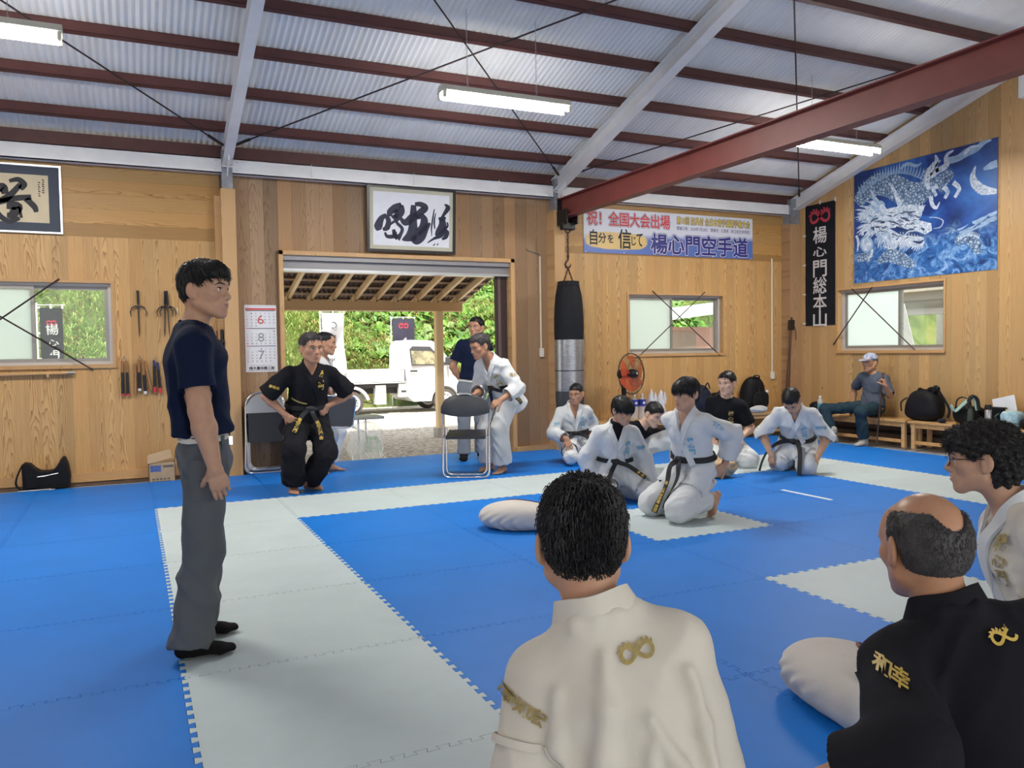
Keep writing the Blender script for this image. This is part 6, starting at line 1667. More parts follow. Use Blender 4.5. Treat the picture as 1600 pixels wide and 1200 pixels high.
class SDF:
    def __init__(self): self.p = []
    def _add(self, kind, args, k, op, lo, hi):
        self.p.append((kind, args, k, op, np.array(lo)-0.0, np.array(hi)+0.0))
        return self
    def rc(self, a, b, ra, rb, k=0.02, op='u'):
        a, b = np.array(a, float), np.array(b, float); r = max(ra, rb)
        return self._add('rc', (a, b, ra, rb), k, op, np.minimum(a, b)-r, np.maximum(a, b)+r)
    def path(self, pts, rs, k=0.02, op='u'):
        for i in range(len(pts)-1): self.rc(pts[i], pts[i+1], rs[i], rs[i+1], k, op)
        return self
    def fc(self, a, b, ra, rb, xdir, k=0.03, op='u'):
        a, b = np.array(a, float), np.array(b, float); w = unit(b-a); x = unit(np.array(xdir)-np.dot(xdir, w)*w); y = np.cross(w, x)
        r = max(*ra, *rb)
        return self._add('fc', (a, b, ra, rb, x, y, w, np.linalg.norm(b-a)), k, op, np.minimum(a, b)-r, np.maximum(a, b)+r)
    def el(self, c, r, R=None, k=0.02, op='u'):
        c = np.array(c, float); R = np.eye(3) if R is None else R; r = np.array(r if hasattr(r, '__len__') else (r, r, r), float)
        e = np.abs(R)@r
        return self._add('el', (c, r, R), k, op, c-e, c+e)
    def bx(self, c, h, R=None, rd=0.0, k=0.01, op='u'):
        c = np.array(c, float); R = np.eye(3) if R is None else R; h = np.array(h, float); e = np.abs(R)@h
        return self._add('bx', (c, h, R, rd), k, op, c-e, c+e)
    @staticmethod
    def dist(kind, g, X, Y, Z):
        if kind == 'rc':
            a, b, ra, rb = g; d = b-a; L2 = float(np.dot(d, d))+1e-12
            x, y, z = X-a[0], Y-a[1], Z-a[2]
            t = np.clip((x*d[0]+y*d[1]+z*d[2])/L2, 0, 1)
            return np.sqrt((x-t*d[0])**2+(y-t*d[1])**2+(z-t*d[2])**2)-(ra+t*(rb-ra))
        if kind == 'fc':
            a, b, ra, rb, ax, ay, aw, L = g
            x, y, z = X-a[0], Y-a[1], Z-a[2]
            u = x*ax[0]+y*ax[1]+z*ax[2]; v = x*ay[0]+y*ay[1]+z*ay[2]; w = x*aw[0]+y*aw[1]+z*aw[2]
            wc = np.clip(w, 0, L); t = wc/L; rx = ra[0]+t*(rb[0]-ra[0]); ry = ra[1]+t*(rb[1]-ra[1]); rm = np.minimum(rx, ry)
            e = (w-wc)/rm; q = np.sqrt((u/rx)**2+(v/ry)**2+e*e)
            k1 = np.sqrt((u/rx**2)**2+(v/ry**2)**2+(e/rm)**2)+1e-9
            return np.where(q < 1e-4, -rm, q*(q-1)/k1)
        if kind == 'el':
            c, r, R = g; x, y, z = X-c[0], Y-c[1], Z-c[2]
            u = (x*R[0, 0]+y*R[1, 0]+z*R[2, 0])/r[0]; v = (x*R[0, 1]+y*R[1, 1]+z*R[2, 1])/r[1]; w = (x*R[0, 2]+y*R[1, 2]+z*R[2, 2])/r[2]
            k0 = np.sqrt(u*u+v*v+w*w); k1 = np.sqrt((u/r[0])**2+(v/r[1])**2+(w/r[2])**2)+1e-9
            return np.where(k0 < 1e-4, -r.min(), k0*(k0-1)/k1)
        c, h, R, rd = g; x, y, z = X-c[0], Y-c[1], Z-c[2]
        u = np.abs(x*R[0, 0]+y*R[1, 0]+z*R[2, 0])-h[0]+rd; v = np.abs(x*R[0, 1]+y*R[1, 1]+z*R[2, 1])-h[1]+rd; w = np.abs(x*R[0, 2]+y*R[1, 2]+z*R[2, 2])-h[2]+rd
        return np.sqrt(np.maximum(u, 0)**2+np.maximum(v, 0)**2+np.maximum(w, 0)**2)+np.minimum(np.maximum(u, np.maximum(v, w)), 0)-rd
    @staticmethod
    def comb(D, d, k, op):
        if op == 'u':
            h = np.maximum(k-np.abs(D-d), 0)/k; return np.minimum(D, d)-h*h*k*0.25
        if op == 'c':
            h = np.maximum(k-np.abs(D+d), 0)/k; return np.maximum(D, -d)+h*h*k*0.25
        h = np.maximum(k-np.abs(D-d), 0)/k; return np.maximum(D, d)+h*h*k*0.25
    def eval(self, P):
        P = np.atleast_2d(P); X, Y, Z = P[:, 0], P[:, 1], P[:, 2]; D = np.full(len(P), 1.0)
        for kind, g, k, op, lo, hi in self.p: D = self.comb(D, self.dist(kind, g, X, Y, Z), k, op)
        return D
    def grad(self, P, e=0.002):
        P = np.atleast_2d(P); n = len(P); Q = np.concatenate([P+e*np.eye(3)[i]*s for i in range(3) for s in (1, -1)])
        d = self.eval(Q).reshape(3, 2, n); g = (d[:, 0]-d[:, 1]).T
        return g/(np.linalg.norm(g, axis=1, keepdims=True)+1e-9)
    def project(self, P, off=0.0, it=5, push=False):
        P = np.array(np.atleast_2d(P), float)
        for _ in range(it):
            d = self.eval(P)-off; g = self.grad(P)
            if push: d = np.minimum(d, 0)
            P = P-g*np.clip(d, -0.05, 0.05)[:, None]
        return P
    def mesh(self, h, zones=(), pad=0.012, smooth=1):
        lo = np.min([p[4] for p in self.p if p[3] == 'u'], 0)-pad; hi = np.max([p[5] for p in self.p if p[3] == 'u'], 0)+pad
        axes = []
        for i in range(3):
            v = [lo[i]]
            while v[-1] < hi[i]:
                s = h
                for (c, r, hf) in zones:
                    if abs(v[-1]-c[i]) < r: s = min(s, hf)
                v.append(v[-1]+s)
            axes.append(np.array(v, np.float32))
        ax, ay, az = axes; D = np.full((len(ax), len(ay), len(az)), 0.2, np.float32)
        for kind, g, k, op, a, b in self.p:
            m = k+0.02
            sl = []
            for i, v in enumerate(axes):
                i0 = max(0, np.searchsorted(v, a[i]-m)-1); i1 = min(len(v), np.searchsorted(v, b[i]+m)+1); sl.append(slice(i0, i1))
            if any(s.stop <= s.start for s in sl): continue
            X = ax[sl[0]][:, None, None]; Y = ay[sl[1]][None, :, None]; Z = az[sl[2]][None, None, :]
            D[sl[0], sl[1], sl[2]] = self.comb(D[sl[0], sl[1], sl[2]], self.dist(kind, g, X, Y, Z), k, op)
        D[0] = D[-1] = 0.05; D[:, 0] = D[:, -1] = 0.05; D[:, :, 0] = D[:, :, -1] = 0.05
        S_ = D < 0
        cnt = np.zeros(tuple(n-1 for n in D.shape), np.int8)
        for a in (0, 1):
            for b in (0, 1):
                for c in (0, 1): cnt += S_[a:D.shape[0]-1+a, b:D.shape[1]-1+b, c:D.shape[2]-1+c]
        I, J, K = np.nonzero((cnt > 0) & (cnt < 8)); n = len(I)
        idx = np.full(cnt.shape, -1, np.int32); idx[I, J, K] = np.arange(n)
        acc = np.zeros((n, 3)); wt = np.zeros(n)
        cs = [(a, b, c) for a in (0, 1) for b in (0, 1) for c in (0, 1)]
        for u in cs:
            for axis in range(3):
                if u[axis]: continue
                w = list(u); w[axis] = 1
                d0 = D[I+u[0], J+u[1], K+u[2]]; d1 = D[I+w[0], J+w[1], K+w[2]]
                m = (d0 < 0) != (d1 < 0)
                t = np.where(m, d0/(d0-d1+1e-20), 0)
                p0 = np.stack([ax[I+u[0]], ay[J+u[1]], az[K+u[2]]], 1); p1 = np.stack([ax[I+w[0]], ay[J+w[1]], az[K+w[2]]], 1)
                acc += np.where(m[:, None], p0+(p1-p0)*t[:, None], 0); wt += m
        V = acc/wt[:, None]
        F = []
        for axis in range(3):
            sh = [slice(1, -1)]*3; sh[axis] = slice(0, -1); s1 = [slice(1, -1)]*3; s1[axis] = slice(1, None)
            A = S_[tuple(sh)]; B = S_[tuple(s1)]
            q = np.nonzero(A != B); flip = A[q]
            i, j, k = [x+(0 if a == axis else 1) for a, x in enumerate(q)]
            o1, o2 = [(0, 1, 0), (0, 0, 1)] if axis == 0 else [(0, 0, 1), (1, 0, 0)] if axis == 1 else [(1, 0, 0), (0, 1, 0)]
            a = idx[i, j, k]; b = idx[i-o1[0], j-o1[1], k-o1[2]]; c = idx[i-o1[0]-o2[0], j-o1[1]-o2[1], k-o1[2]-o2[2]]; d = idx[i-o2[0], j-o2[1], k-o2[2]]
            Q = np.stack([a, b, c, d], 1); Q[~flip] = Q[~flip][:, ::-1]
            F.append(Q)
        F = np.concatenate(F); F = F[(F >= 0).all(1)]
        for _ in range(smooth):
            s = np.zeros_like(V); c = np.zeros(n)
            for e in range(4):
                a, b = F[:, e], F[:, (e+1) % 4]
                np.add.at(s, a, V[b]); np.add.at(c, a, 1); np.add.at(s, b, V[a]); np.add.at(c, b, 1)
            V = V*0.5+0.5*s/np.maximum(c, 1)[:, None]
        return V, F

def mesh_obj(name, V, F, mat, parent):
    me = bpy.data.meshes.new(name)
    me.vertices.add(len(V)); me.vertices.foreach_set('co', np.asarray(V, np.float32).ravel())
    me.loops.add(F.size); me.loops.foreach_set('vertex_index', F.ravel().astype(np.int32))
    me.polygons.add(len(F)); me.polygons.foreach_set('loop_start', np.arange(0, F.size, F.shape[1], dtype=np.int32))
    try: me.polygons.foreach_set('loop_total', np.full(len(F), F.shape[1], np.int32))
    except Exception: pass
    me.polygons.foreach_set('use_smooth', np.ones(len(F), bool))
    me.update(calc_edges=True); me.validate()
    for m in (mat if isinstance(mat, list) else [mat]): me.materials.append(m)
    o = bpy.data.objects.new(name, me); link(o)
    if parent is not None: o.parent = parent; o.matrix_parent_inverse = WI(parent)
    return o

def vnormals(V, F):
    n = np.cross(V[F[:, 2]]-V[F[:, 0]], V[F[:, 3]]-V[F[:, 1]]); N = np.zeros_like(V)
    for e in range(4): np.add.at(N, F[:, e], n)
    return N/(np.linalg.norm(N, axis=1, keepdims=True)+1e-12)

def folds(V, F, amp, seed, wl=0.10, axis=None):
    """soft cloth folds: ridged, warped waves running mostly along `axis`"""
    if amp <= 0: return V
    r = np.random.RandomState(seed); N = vnormals(V, F); f = np.zeros(len(V))
    P = V
    for k in range(4):
        d = unit(r.normal(0, 1, 3))
        if axis is not None: d = unit(d-0.75*np.dot(d, axis)*np.array(axis))
        w = 2*pi/(wl*r.uniform(0.7, 1.6)); e1 = unit(r.normal(0, 1, 3)); e2 = unit(r.normal(0, 1, 3))
        ph = P@d*w+1.6*np.sin(P@e1*w*0.45+r.uniform(0, 6))+1.0*np.sin(P@e2*w*0.8+r.uniform(0, 6))
        m = 0.5+0.5*np.sin(P@e2*w*0.33+r.uniform(0, 6))
        f += (1-2*np.abs(np.sin(ph*0.5)))*m
    return V+N*(amp*0.5*f)[:, None]

def smooth_pts(pts, m=6):
    P = [np.array(p, float) for p in pts]; n = len(P); Q = []
    for s in np.linspace(0, n-1, (n-1)*m+1):
        i = min(int(s), n-2); f = s-i; p0, p1, p2, p3 = P[max(i-1, 0)], P[i], P[i+1], P[min(i+2, n-1)]
        Q.append(0.5*((2*p1)+(-p0+p2)*f+(2*p0-5*p1+4*p2-p3)*f**2+(-p0+3*p1-3*p2+p3)*f**3))
    return np.array(Q)

def ribbon(sdf, pts, w, th, mat, name, parent, m=6, push=False, closed=False, side=None, off=0.002, seg=4):
    """band of cloth following a path over a surface"""
    Q = smooth_pts(list(pts)+([pts[0]] if closed else []), m)
    Q = sdf.project(Q, off, 6, push)
    n = len(Q); N = sdf.grad(Q)
    if closed:
        T = np.roll(Q[:-1], -1, 0)-np.roll(Q[:-1], 1, 0); T = np.concatenate([T, T[:1]])
    else: T = np.gradient(Q, axis=0)
    T /= np.linalg.norm(T, axis=1, keepdims=True)+1e-9
    B = np.cross(N, T) if side is None else np.tile(unit(side), (n, 1)); B /= np.linalg.norm(B, axis=1, keepdims=True)+1e-9
    ws = np.interp(np.linspace(0, 1, n), np.linspace(0, 1, len(w)), w) if hasattr(w, '__len__') else np.full(n, w)
    rows = []
    for s in np.linspace(-1, 1, seg+1):
        R = Q+B*(ws*0.5*s)[:, None]; R = sdf.project(R, off, 4, push); rows.append(R)
    R = np.stack(rows, 1); M_ = seg+1
    NN = sdf.grad(R.reshape(-1, 3)).reshape(R.shape) if not push else np.repeat(N[:, None], M_, 1)
    if push: NN = np.cross(T[:, None], B[:, None]*np.ones((1, M_, 1))); NN *= np.sign(np.sum(NN*N[:, None], 2, keepdims=True)+1e-9)
    top = R+NN*th; bot = R-NN*0.001
    V = np.concatenate([top.reshape(-1, 3), bot.reshape(-1, 3)]); o = n*M_; F = []
    for i in range(n-1):
        for j in range(seg):
            a = i*M_+j; q = (a, a+1, a+M_+1, a+M_); F.append(q); F.append(tuple(o+x for x in q[::-1]))
        a = i*M_; F.append((a, a+M_, o+a+M_, o+a)); a = i*M_+seg; F.append((a+M_, a, o+a, o+a+M_))
    for j in range(seg):
        F.append((j+1, j, o+j, o+j+1)); a = (n-1)*M_+j; F.append((a, a+1, o+a+1, o+a))
    ob = mesh_obj(name, V, np.array(F), mat, parent)
    me = ob.data
    try: me.set_sharp_from_angle(angle=radians(50))
    except Exception: pass
    return ob, Q, N, B

def cloth_text(sdf, chars, c, U, V, size, mat, parent, vertical=True, bold=0.025, lift=0.003, pitch=1.05, name='embroidery', emb=False):
    """lettering laid on a garment: c centre, U to the right of the letters, V up"""
    U, V = unit(U), unit(V); c = np.array(c, float); VV = []; FF = []; base = 0
    if emb:
        mb = MB(); emblem(mb, (0, 0, 0), (1, 0, 0), (0, 1, 0), (0, 0, 1), size, 0.0); items = [(np.array(mb.v), mb.f, 0, 0)]
    else:
        items = []; n = len(chars)
        for k, ch in enumerate(chars):
            P, F = fit_text(ch, size, size*(0.7 if ch in '心一' else 0.95), bold)
            items.append((P, F, 0 if vertical else (k-(n-1)/2)*size*pitch, ((n-1)/2-k)*size*pitch if vertical else 0))
    for P, F, du, dv in items:
        if not len(P): continue
        Q = c+(P[:, :1]+du)*U+(P[:, 1:2]+dv)*V; VV.append(Q); FF += [tuple(i+base for i in f) for f in F]; base += len(Q)
    Q = np.concatenate(VV)
    nrm = unit(np.cross(U, V))
    # drop along the normal onto the cloth
    t = np.full(len(Q), 0.0); Q0 = Q+nrm*0.09
    for _ in range(26): 
        d = sdf.eval(Q0-nrm*t[:, None])-lift; t += np.clip(d, -0.02, 0.03)*0.85
    Q = Q0-nrm*np.clip(t, 0, 0.22)[:, None]
    return MB().add(Q, FF).build(name, mat, parent)

# ---------------------------------------------------------------- anatomy
def ik(a, t, l1, l2, hint):
    a, t = np.array(a, float), np.array(t, float); d = t-a; L = np.linalg.norm(d)
    if L > (l1+l2)*0.998: t = a+d/L*(l1+l2)*0.998; d = t-a; L = np.linalg.norm(d)
    x = (l1*l1-l2*l2+L*L)/(2*L); h = sqrt(max(l1*l1-x*x, 0)); u = d/L; p = np.array(hint, float); p = unit(p-np.dot(p, u)*u)
    return a+u*x+p*h, t

def add_head(s, H, R, sc=1.0, k=0.012, jaw=1.0, mouth=0.0):
    """H = centre of the head; R columns right, forward, up"""
    def L(x, y, z): return H+R@(np.array([x, y, z])*sc)
    def E(c, r, kk=k, op='u', RR=None): s.el(L(*c), np.array(r)*sc, R if RR is None else RR, kk, op)
    def C(a, b, ra, rb, kk=k, op='u'): s.rc(L(*a), L(*b), ra*sc, rb*sc, kk, op)
    E((0, -0.016, 0.040), (0.074, 0.094, 0.080), 0.02); E((0, -0.040, -0.002), (0.064, 0.062, 0.068), 0.03)
    E((0, 0.028, -0.020), (0.063*jaw, 0.062, 0.088), 0.03)
    for q in (-1, 1):
        C((q*0.055*jaw, 0.0, -0.055), (q*0.020, 0.066, -0.096), 0.018, 0.016, 0.03)
        E((q*0.043*jaw, 0.058, -0.018), (0.022, 0.022, 0.020), 0.025)
        C((q*0.045, 0.072, 0.020), (q*0.008, 0.087, 0.020), 0.010, 0.010, 0.018)
    E((0, 0.070, -0.100), (0.022, 0.018, 0.016), 0.025)
    E((0, 0.062, 0.045), (0.052, 0.030, 0.040), 0.03)
    for q in (-1, 1): E((q*0.031, 0.096, 0.000), (0.017, 0.010, 0.0085), 0.008, 'c')
    C((0, 0.086, 0.010), (0, 0.106, -0.032), 0.007, 0.0125, 0.014); 
    for q in (-1, 1): E((q*0.012, 0.096, -0.035), (0.009, 0.011, 0.008), 0.008)
    E((0, 0.080, -0.062), (0.030, 0.016, 0.020), 0.02)
    E((0, 0.0945, -0.0585), (0.021, 0.008, 0.0055), 0.006); E((0, 0.093, -0.0715), (0.018, 0.008, 0.0065), 0.006)
    E((0, 0.104, -0.0650), (0.024, 0.010, 0.0022+mouth), 0.004, 'c')
    for q in (-1, 1):
        RE = R@np.array([[cos(q*0.45), -sin(q*0.45)*1.0, 0], [sin(q*0.45), cos(q*0.45), 0], [0, 0, 1]])
        E((q*0.081, -0.012, -0.004), (0.0095, 0.022, 0.034), 0.006, 'u', RE); E((q*0.091, -0.006, 0.002), (0.0065, 0.011, 0.019), 0.004, 'c', RE); E((q*0.079, -0.004, -0.030), (0.009, 0.010, 0.011), 0.006)

def add_hand(s, w, d, n, side, curl=0.35, spread=0.06, sc=1.0, thumb_in=0.4, curls=None):
    """w wrist, d along the hand, n palm normal (the way the fingers close), side +1 when the thumb lies along d x n"""
    d = unit(d); n = unit(np.array(n)-np.dot(n, d)*d); b = np.cross(d, n)*side      # b: towards the thumb
    w = np.array(w, float)
    s.fc(w+d*0.012*sc, w+d*0.078*sc, (0.030*sc, 0.017*sc), (0.040*sc, 0.0145*sc), b, 0.016)
    root = [0.030, 0.0105, -0.0095, -0.029]; ln = [0.072, 0.080, 0.074, 0.058]; back = [0.084, 0.088, 0.085, 0.077]; rad = [0.0090, 0.0092, 0.0088, 0.0078]
    for i in range(4):
        c = curls[i] if curls else curl*(1+0.10*i)
        p = w+(d*back[i]+b*root[i])*sc; dirv = unit(d+b*spread*(1.5-i)); a = c*0.75; r = rad[i]*sc
        s.rc(w+(d*0.05+b*root[i]*0.9)*sc, p, 0.013*sc, r*1.1, 0.010)
        for j, f in enumerate((0.45, 0.31, 0.24)):
            dv = dirv*cos(a)+n*sin(a); q = p+dv*ln[i]*f*sc; s.rc(p, q, r*(1-0.07*j), r*(0.93-0.09*j), 0.0035); p = q; a += c
    tb = unit(b*0.80+d*0.62+n*thumb_in*0.6); p = w+(d*0.022+b*0.022+n*0.004)*sc; q = p+tb*0.042*sc
    s.rc(w+d*0.012*sc+b*0.006*sc, p, 0.016*sc, 0.016*sc, 0.012); s.rc(p, q, 0.0155*sc, 0.0115*sc, 0.010)
    t2 = unit(tb+d*0.45+n*thumb_in*0.8); m = q+t2*0.030*sc; s.rc(q, m, 0.0112*sc, 0.0105*sc, 0.005); s.rc(m, m+unit(t2+n*thumb_in*0.3)*0.024*sc, 0.0105*sc, 0.0085*sc, 0.004)

def add_foot(s, ank, heading, up=(0, 0, 1), sc=1.0, toes=True, sock=0.0, side=1):
    """ank = ankle joint; heading = unit vector the foot points along"""
    f = unit(heading); u = unit(np.array(up)-np.dot(up, f)*f); r = np.cross(f, u); a = np.array(ank, float); e = sock
    def L(x, y, z): return a+(r*x+f*y+u*z)*sc
    s.rc(L(0, -0.035, -0.045), L(0, 0.03, -0.028), 0.031*sc+e, 0.036*sc+e, 0.02)
    s.fc(L(0, 0.02, -0.035), L(side*0.006, 0.115, -0.056), (0.036*sc+e, 0.034*sc+e), (0.045*sc+e, 0.017*sc+e), r, 0.03)
    if toes:
        for i, (x, l, q) in enumerate(((-0.030, 0.062, 0.0135), (-0.010, 0.060, 0.0095), (0.006, 0.053, 0.009), (0.021, 0.044, 0.0085), (0.034, 0.034, 0.0080))):
            x *= side; s.rc(L(x, 0.105-0.012*i*0.6, -0.059), L(x*1.08, 0.115+l*0.85-0.008*i, -0.0645), q*sc*1.05, q*sc*0.9, 0.004)
    else:
        s.fc(L(side*0.006, 0.115, -0.056), L(side*-0.004, 0.168, -0.061), (0.045*sc+e, 0.017*sc+e), (0.030*sc+e, 0.011*sc+e), r, 0.02)

SKIN = {}
def skin(name, base, rough=0.5):
    t = NT('skin_'+name); p = t.pos(); n = t.noise(p, 30, 4, 0.6); m = t.noise(p, 7, 3, 0.6)
    c = t.ramp(n, [(0.35, tuple(x*0.93 for x in base)), (0.65, tuple(min(1, x*1.05) for x in base))])
    c = t.mix(t.mapr(m, 0.45, 0.75, 0, 0.35), c, (base[0]*1.02, base[1]*0.82, base[2]*0.76))
    t.set(c, rough, 0, 0.35); t.bsdf.inputs['Subsurface Weight'].default_value = 0.08; t.bsdf.inputs['Subsurface Radius'].default_value = (0.02, 0.008, 0.004); t.bsdf.inputs['Subsurface Scale'].default_value = 0.3
    t.bump(n, 0.08, 0.002); return t.mat
SKIN['a'] = skin('light', (0.545, 0.32, 0.21)); SKIN['b'] = skin('tan', (0.46, 0.245, 0.155)); SKIN['c'] = skin('pale', (0.62, 0.40, 0.30)); SKIN['d'] = skin('weathered', (0.48, 0.255, 0.15), 0.38)
def hairmat(name, c, rough=0.42, sc=60):
    t = NT('hair_'+name); p = t.pos(); n = t.noise(p, sc, 3, 0.6); t.set(t.ramp(n, [(0.3, tuple(x*0.6 for x in c)), (0.75, tuple(x*1.5 for x in c))]), rough, 0, 0.4); t.bump(t.noise(p, 170, 3, 0.6), 0.4, 0.003); return t.mat
HAIR = {'black': hairmat('black', (0.008, 0.0075, 0.009)), 'soft': hairmat('soft_black', (0.016, 0.014, 0.014), 0.6), 'salt': hairmat('salt_pepper', (0.050, 0.047, 0.049), 0.5, 22), 'grey': hairmat('grey', (0.16, 0.155, 0.15), 0.55)}
def eyemat():
    t = NT('eye_surface'); s = t.sep(t.pos()); 
    t.set((0.55, 0.52, 0.49), 0.2); return t.mat
M['eye_white'] = plain('eye_white', (0.62, 0.58, 0.55), 0.25); M['iris'] = plain('dark_iris', (0.012, 0.008, 0.006), 0.15)
M['lip'] = plain('lip', (0.36, 0.14, 0.115), 0.45); M['brow'] = plain('eyebrow', (0.014, 0.012, 0.012), 0.8); M['brow_grey'] = plain('grey_eyebrow', (0.12, 0.11, 0.10), 0.8)

def hair_spikes(V, F, H, R, sc, n, length, width, seed, lift=0.25, whorl=(0, -0.045, 0.115), messy=0.3, fade=(0.085, 0.12), low=0.006):
    """tapered locks lying over the hair cap"""
    r = np.random.RandomState(seed); N = vnormals(V, F); i = r.choice(len(V), n); P = V[i]; nn = N[i]
    W = H+R@(np.array(whorl)*sc); d = P-W; d -= np.sum(d*nn, 1, keepdims=True)*nn; d /= np.linalg.norm(d, axis=1, keepdims=True)+1e-9
    up = R[:, 2]; d = d-0.35*up*(1-np.abs(nn@up))[:, None]
    d = d+r.normal(0, messy, d.shape); d += nn*lift; d /= np.linalg.norm(d, axis=1, keepdims=True)
    zl = ((P-H)@R[:, 2])/sc; L = length*r.uniform(0.6, 1.25, n)[:, None]*sc*np.clip((zl+fade[0])/fade[1], 0.25, 1)[:, None]; side = np.cross(d, nn); side /= np.linalg.norm(side, axis=1, keepdims=True)+1e-9
    w = width*r.uniform(0.6, 1.3, n)[:, None]*sc
    A = P-nn*low*0.5; B = A+d*L*0.5+nn*low; C = A+d*L-up*0.22*L
    X = np.stack([A-side*w, A+side*w, A+nn*w*1.1, B-side*w*0.8, B+side*w*0.8, B+nn*w*0.9, C], 1).reshape(-1, 3)
    b = (np.arange(n)*7)[:, None]
    f4 = np.concatenate([b+np.array(q)[None] for q in ((0, 1, 4, 3), (1, 2, 5, 4), (2, 0, 3, 5))])
    f3 = np.concatenate([b+np.array(q)[None] for q in ((3, 4, 6, 6), (4, 5, 6, 6), (5, 3, 6, 6))])
    return X, f4, f3

def make_hair(root, H, R, sc, style, mat, h, seed=1, n=700, parent=None):
    s = SDF()
    def L(x, y, z): return H+R@(np.array([x, y, z])*sc)
    def E(c, r, k=0.015, op='u'): s.el(L(*c), np.array(r)*sc, R, k, op)
    def B(c, hh, k=0.012, op='c'): s.bx(L(*c), np.array(hh)*sc, R, 0.004, k, op)
    spike = dict(length=0.032, width=0.0022, lift=0.22, messy=0.3)
    def ears(a=0.026, b=0.024, c=0.040):
        for q in (-1, 1): E((q*0.084, -0.002, -0.012), (a, b, c), 0.008, 'c')
    if style in ('short', 'smooth'):
        E((0, -0.016, 0.047), (0.081, 0.099, 0.088)); E((0, -0.044, 0.002), (0.070, 0.062, 0.072), 0.02); E((0, 0.045, 0.068), (0.058, 0.040, 0.042), 0.03)
        if style == 'smooth': E((0, 0.052, 0.066), (0.064, 0.042, 0.045), 0.03)
        (B((0, 0.112, -0.05), (0.062, 0.075, 0.092)) if style == 'smooth' else E((0, 0.124, -0.035), (0.066, 0.088, 0.090), 0.012, 'c')); B((0, 0.02, -0.122), (0.12, 0.15, 0.062)); B((0.0, 0.066, -0.05), (0.12, 0.048, 0.055)); ears()
        spike = dict(length=0.026, width=0.0019, lift=0.12, messy=0.22) if style == 'short' else dict(length=0.034, width=0.0022, lift=0.03, messy=0.10, low=0.003)
    elif style == 'crop':
        E((0, -0.017, 0.043), (0.077, 0.096, 0.083)); E((0, 0.050, 0.062), (0.060, 0.042, 0.042), 0.03); E((0, -0.043, 0.000), (0.067, 0.061, 0.070), 0.02)
        E((0, 0.122, -0.035), (0.066, 0.088, 0.092), 0.012, 'c'); B((0, 0.02, -0.118), (0.12, 0.15, 0.062)); B((0.0, 0.062, -0.05), (0.12, 0.046, 0.060)); ears()
        spike = dict(length=0.012, width=0.0015, lift=0.5, messy=0.3, low=0.003)
    elif style == 'bowl':
        E((0, -0.014, 0.042), (0.088, 0.106, 0.087)); E((0, -0.038, -0.012), (0.080, 0.074, 0.080), 0.02); E((0, 0.058, 0.042), (0.068, 0.044, 0.052), 0.03)
        B((0, 0.105, -0.068), (0.060, 0.080, 0.082)); B((0, 0.02, -0.140), (0.13, 0.16, 0.060)); B((0, 0.066, -0.080), (0.13, 0.05, 0.060))
        spike = dict(length=0.040, width=0.0026, lift=0.0, messy=0.07, low=0.002)
    elif style == 'curly':
        E((0, -0.020, 0.046), (0.092, 0.110, 0.090)); E((0, -0.052, -0.018), (0.082, 0.074, 0.090), 0.03); E((0, 0.064, 0.066), (0.070, 0.050, 0.044), 0.04)
        B((0, 0.122, -0.066), (0.060, 0.088, 0.092)); B((0, 0.02, -0.150), (0.13, 0.17, 0.055)); B((0.0, 0.070, -0.072), (0.14, 0.056, 0.068)); ears(0.032, 0.026, 0.040)
        spike = dict(length=0.013, width=0.0011, lift=0.6, messy=0.9, low=0.003)
    elif style == 'receding':
        E((0, -0.020, 0.043), (0.078, 0.095, 0.082)); E((0, 0.046, 0.064), (0.058, 0.042, 0.042), 0.03); E((0, -0.043, 0.000), (0.068, 0.062, 0.072), 0.02)
        E((0, 0.122, -0.030), (0.070, 0.090, 0.098), 0.012, 'c'); B((0, 0.02, -0.118), (0.12, 0.15, 0.062)); B((0.0, 0.064, -0.05), (0.12, 0.046, 0.058)); ears()
        for q in (-1, 1): E((q*0.045, 0.085, 0.085), (0.026, 0.030, 0.035), 0.01, 'c')
        spike = dict(length=0.018, width=0.0017, lift=0.25, messy=0.25, low=0.003)
    elif style == 'side_grey':      # thick, combed back
        E((0, -0.020, 0.050), (0.083, 0.101, 0.086)); E((0, -0.045, 0.000), (0.072, 0.064, 0.078), 0.02); E((0, 0.046, 0.085), (0.056, 0.040, 0.034), 0.03)
        E((0, 0.122, -0.035), (0.068, 0.088, 0.095), 0.012, 'c'); B((0, 0.02, -0.124), (0.12, 0.15, 0.060)); B((0.0, 0.064, -0.05), (0.12, 0.046, 0.056)); ears()
        spike = dict(length=0.034, width=0.0024, lift=0.06, messy=0.16, low=0.003)
    elif style == 'fringe':         # bald crown: a low band round the back and sides
        E((0, -0.017, 0.040), (0.0775, 0.0975, 0.0835)); E((0, -0.042, -0.002), (0.0690, 0.0675, 0.0735), 0.04)
        E((0, 0.045, 0.12), (0.066, 0.115, 0.098), 0.012, 'c'); E((0.004, -0.090, 0.122), (0.040, 0.062, 0.080), 0.010, 'c'); E((0, -0.02, 0.145), (0.085, 0.11, 0.085), 0.012, 'c')
        B((0, 0.100, -0.02), (0.10, 0.072, 0.15)); B((0, 0.02, -0.112), (0.12, 0.15, 0.056)); B((0.0, 0.056, -0.05), (0.12, 0.046, 0.050)); ears(0.028, 0.028, 0.042)
        spike = dict(length=0.010, width=0.0010, lift=0.12, messy=0.3, low=0.0015)
    V, F = s.mesh(h, (), 0.02, 1)
    if style == 'curly':
        r = np.random.RandomState(seed); N = vnormals(V, F); f = 0
        for k in range(6): f = f+np.sin(V@unit(r.normal(0, 1, 3))*2*pi/r.uniform(0.018, 0.035)+r.uniform(0, 6))
        V = V+N*(0.0022*f)[:, None]
    X, f4, f3 = hair_spikes(V, F, H, R, sc, n, seed=seed, **spike)
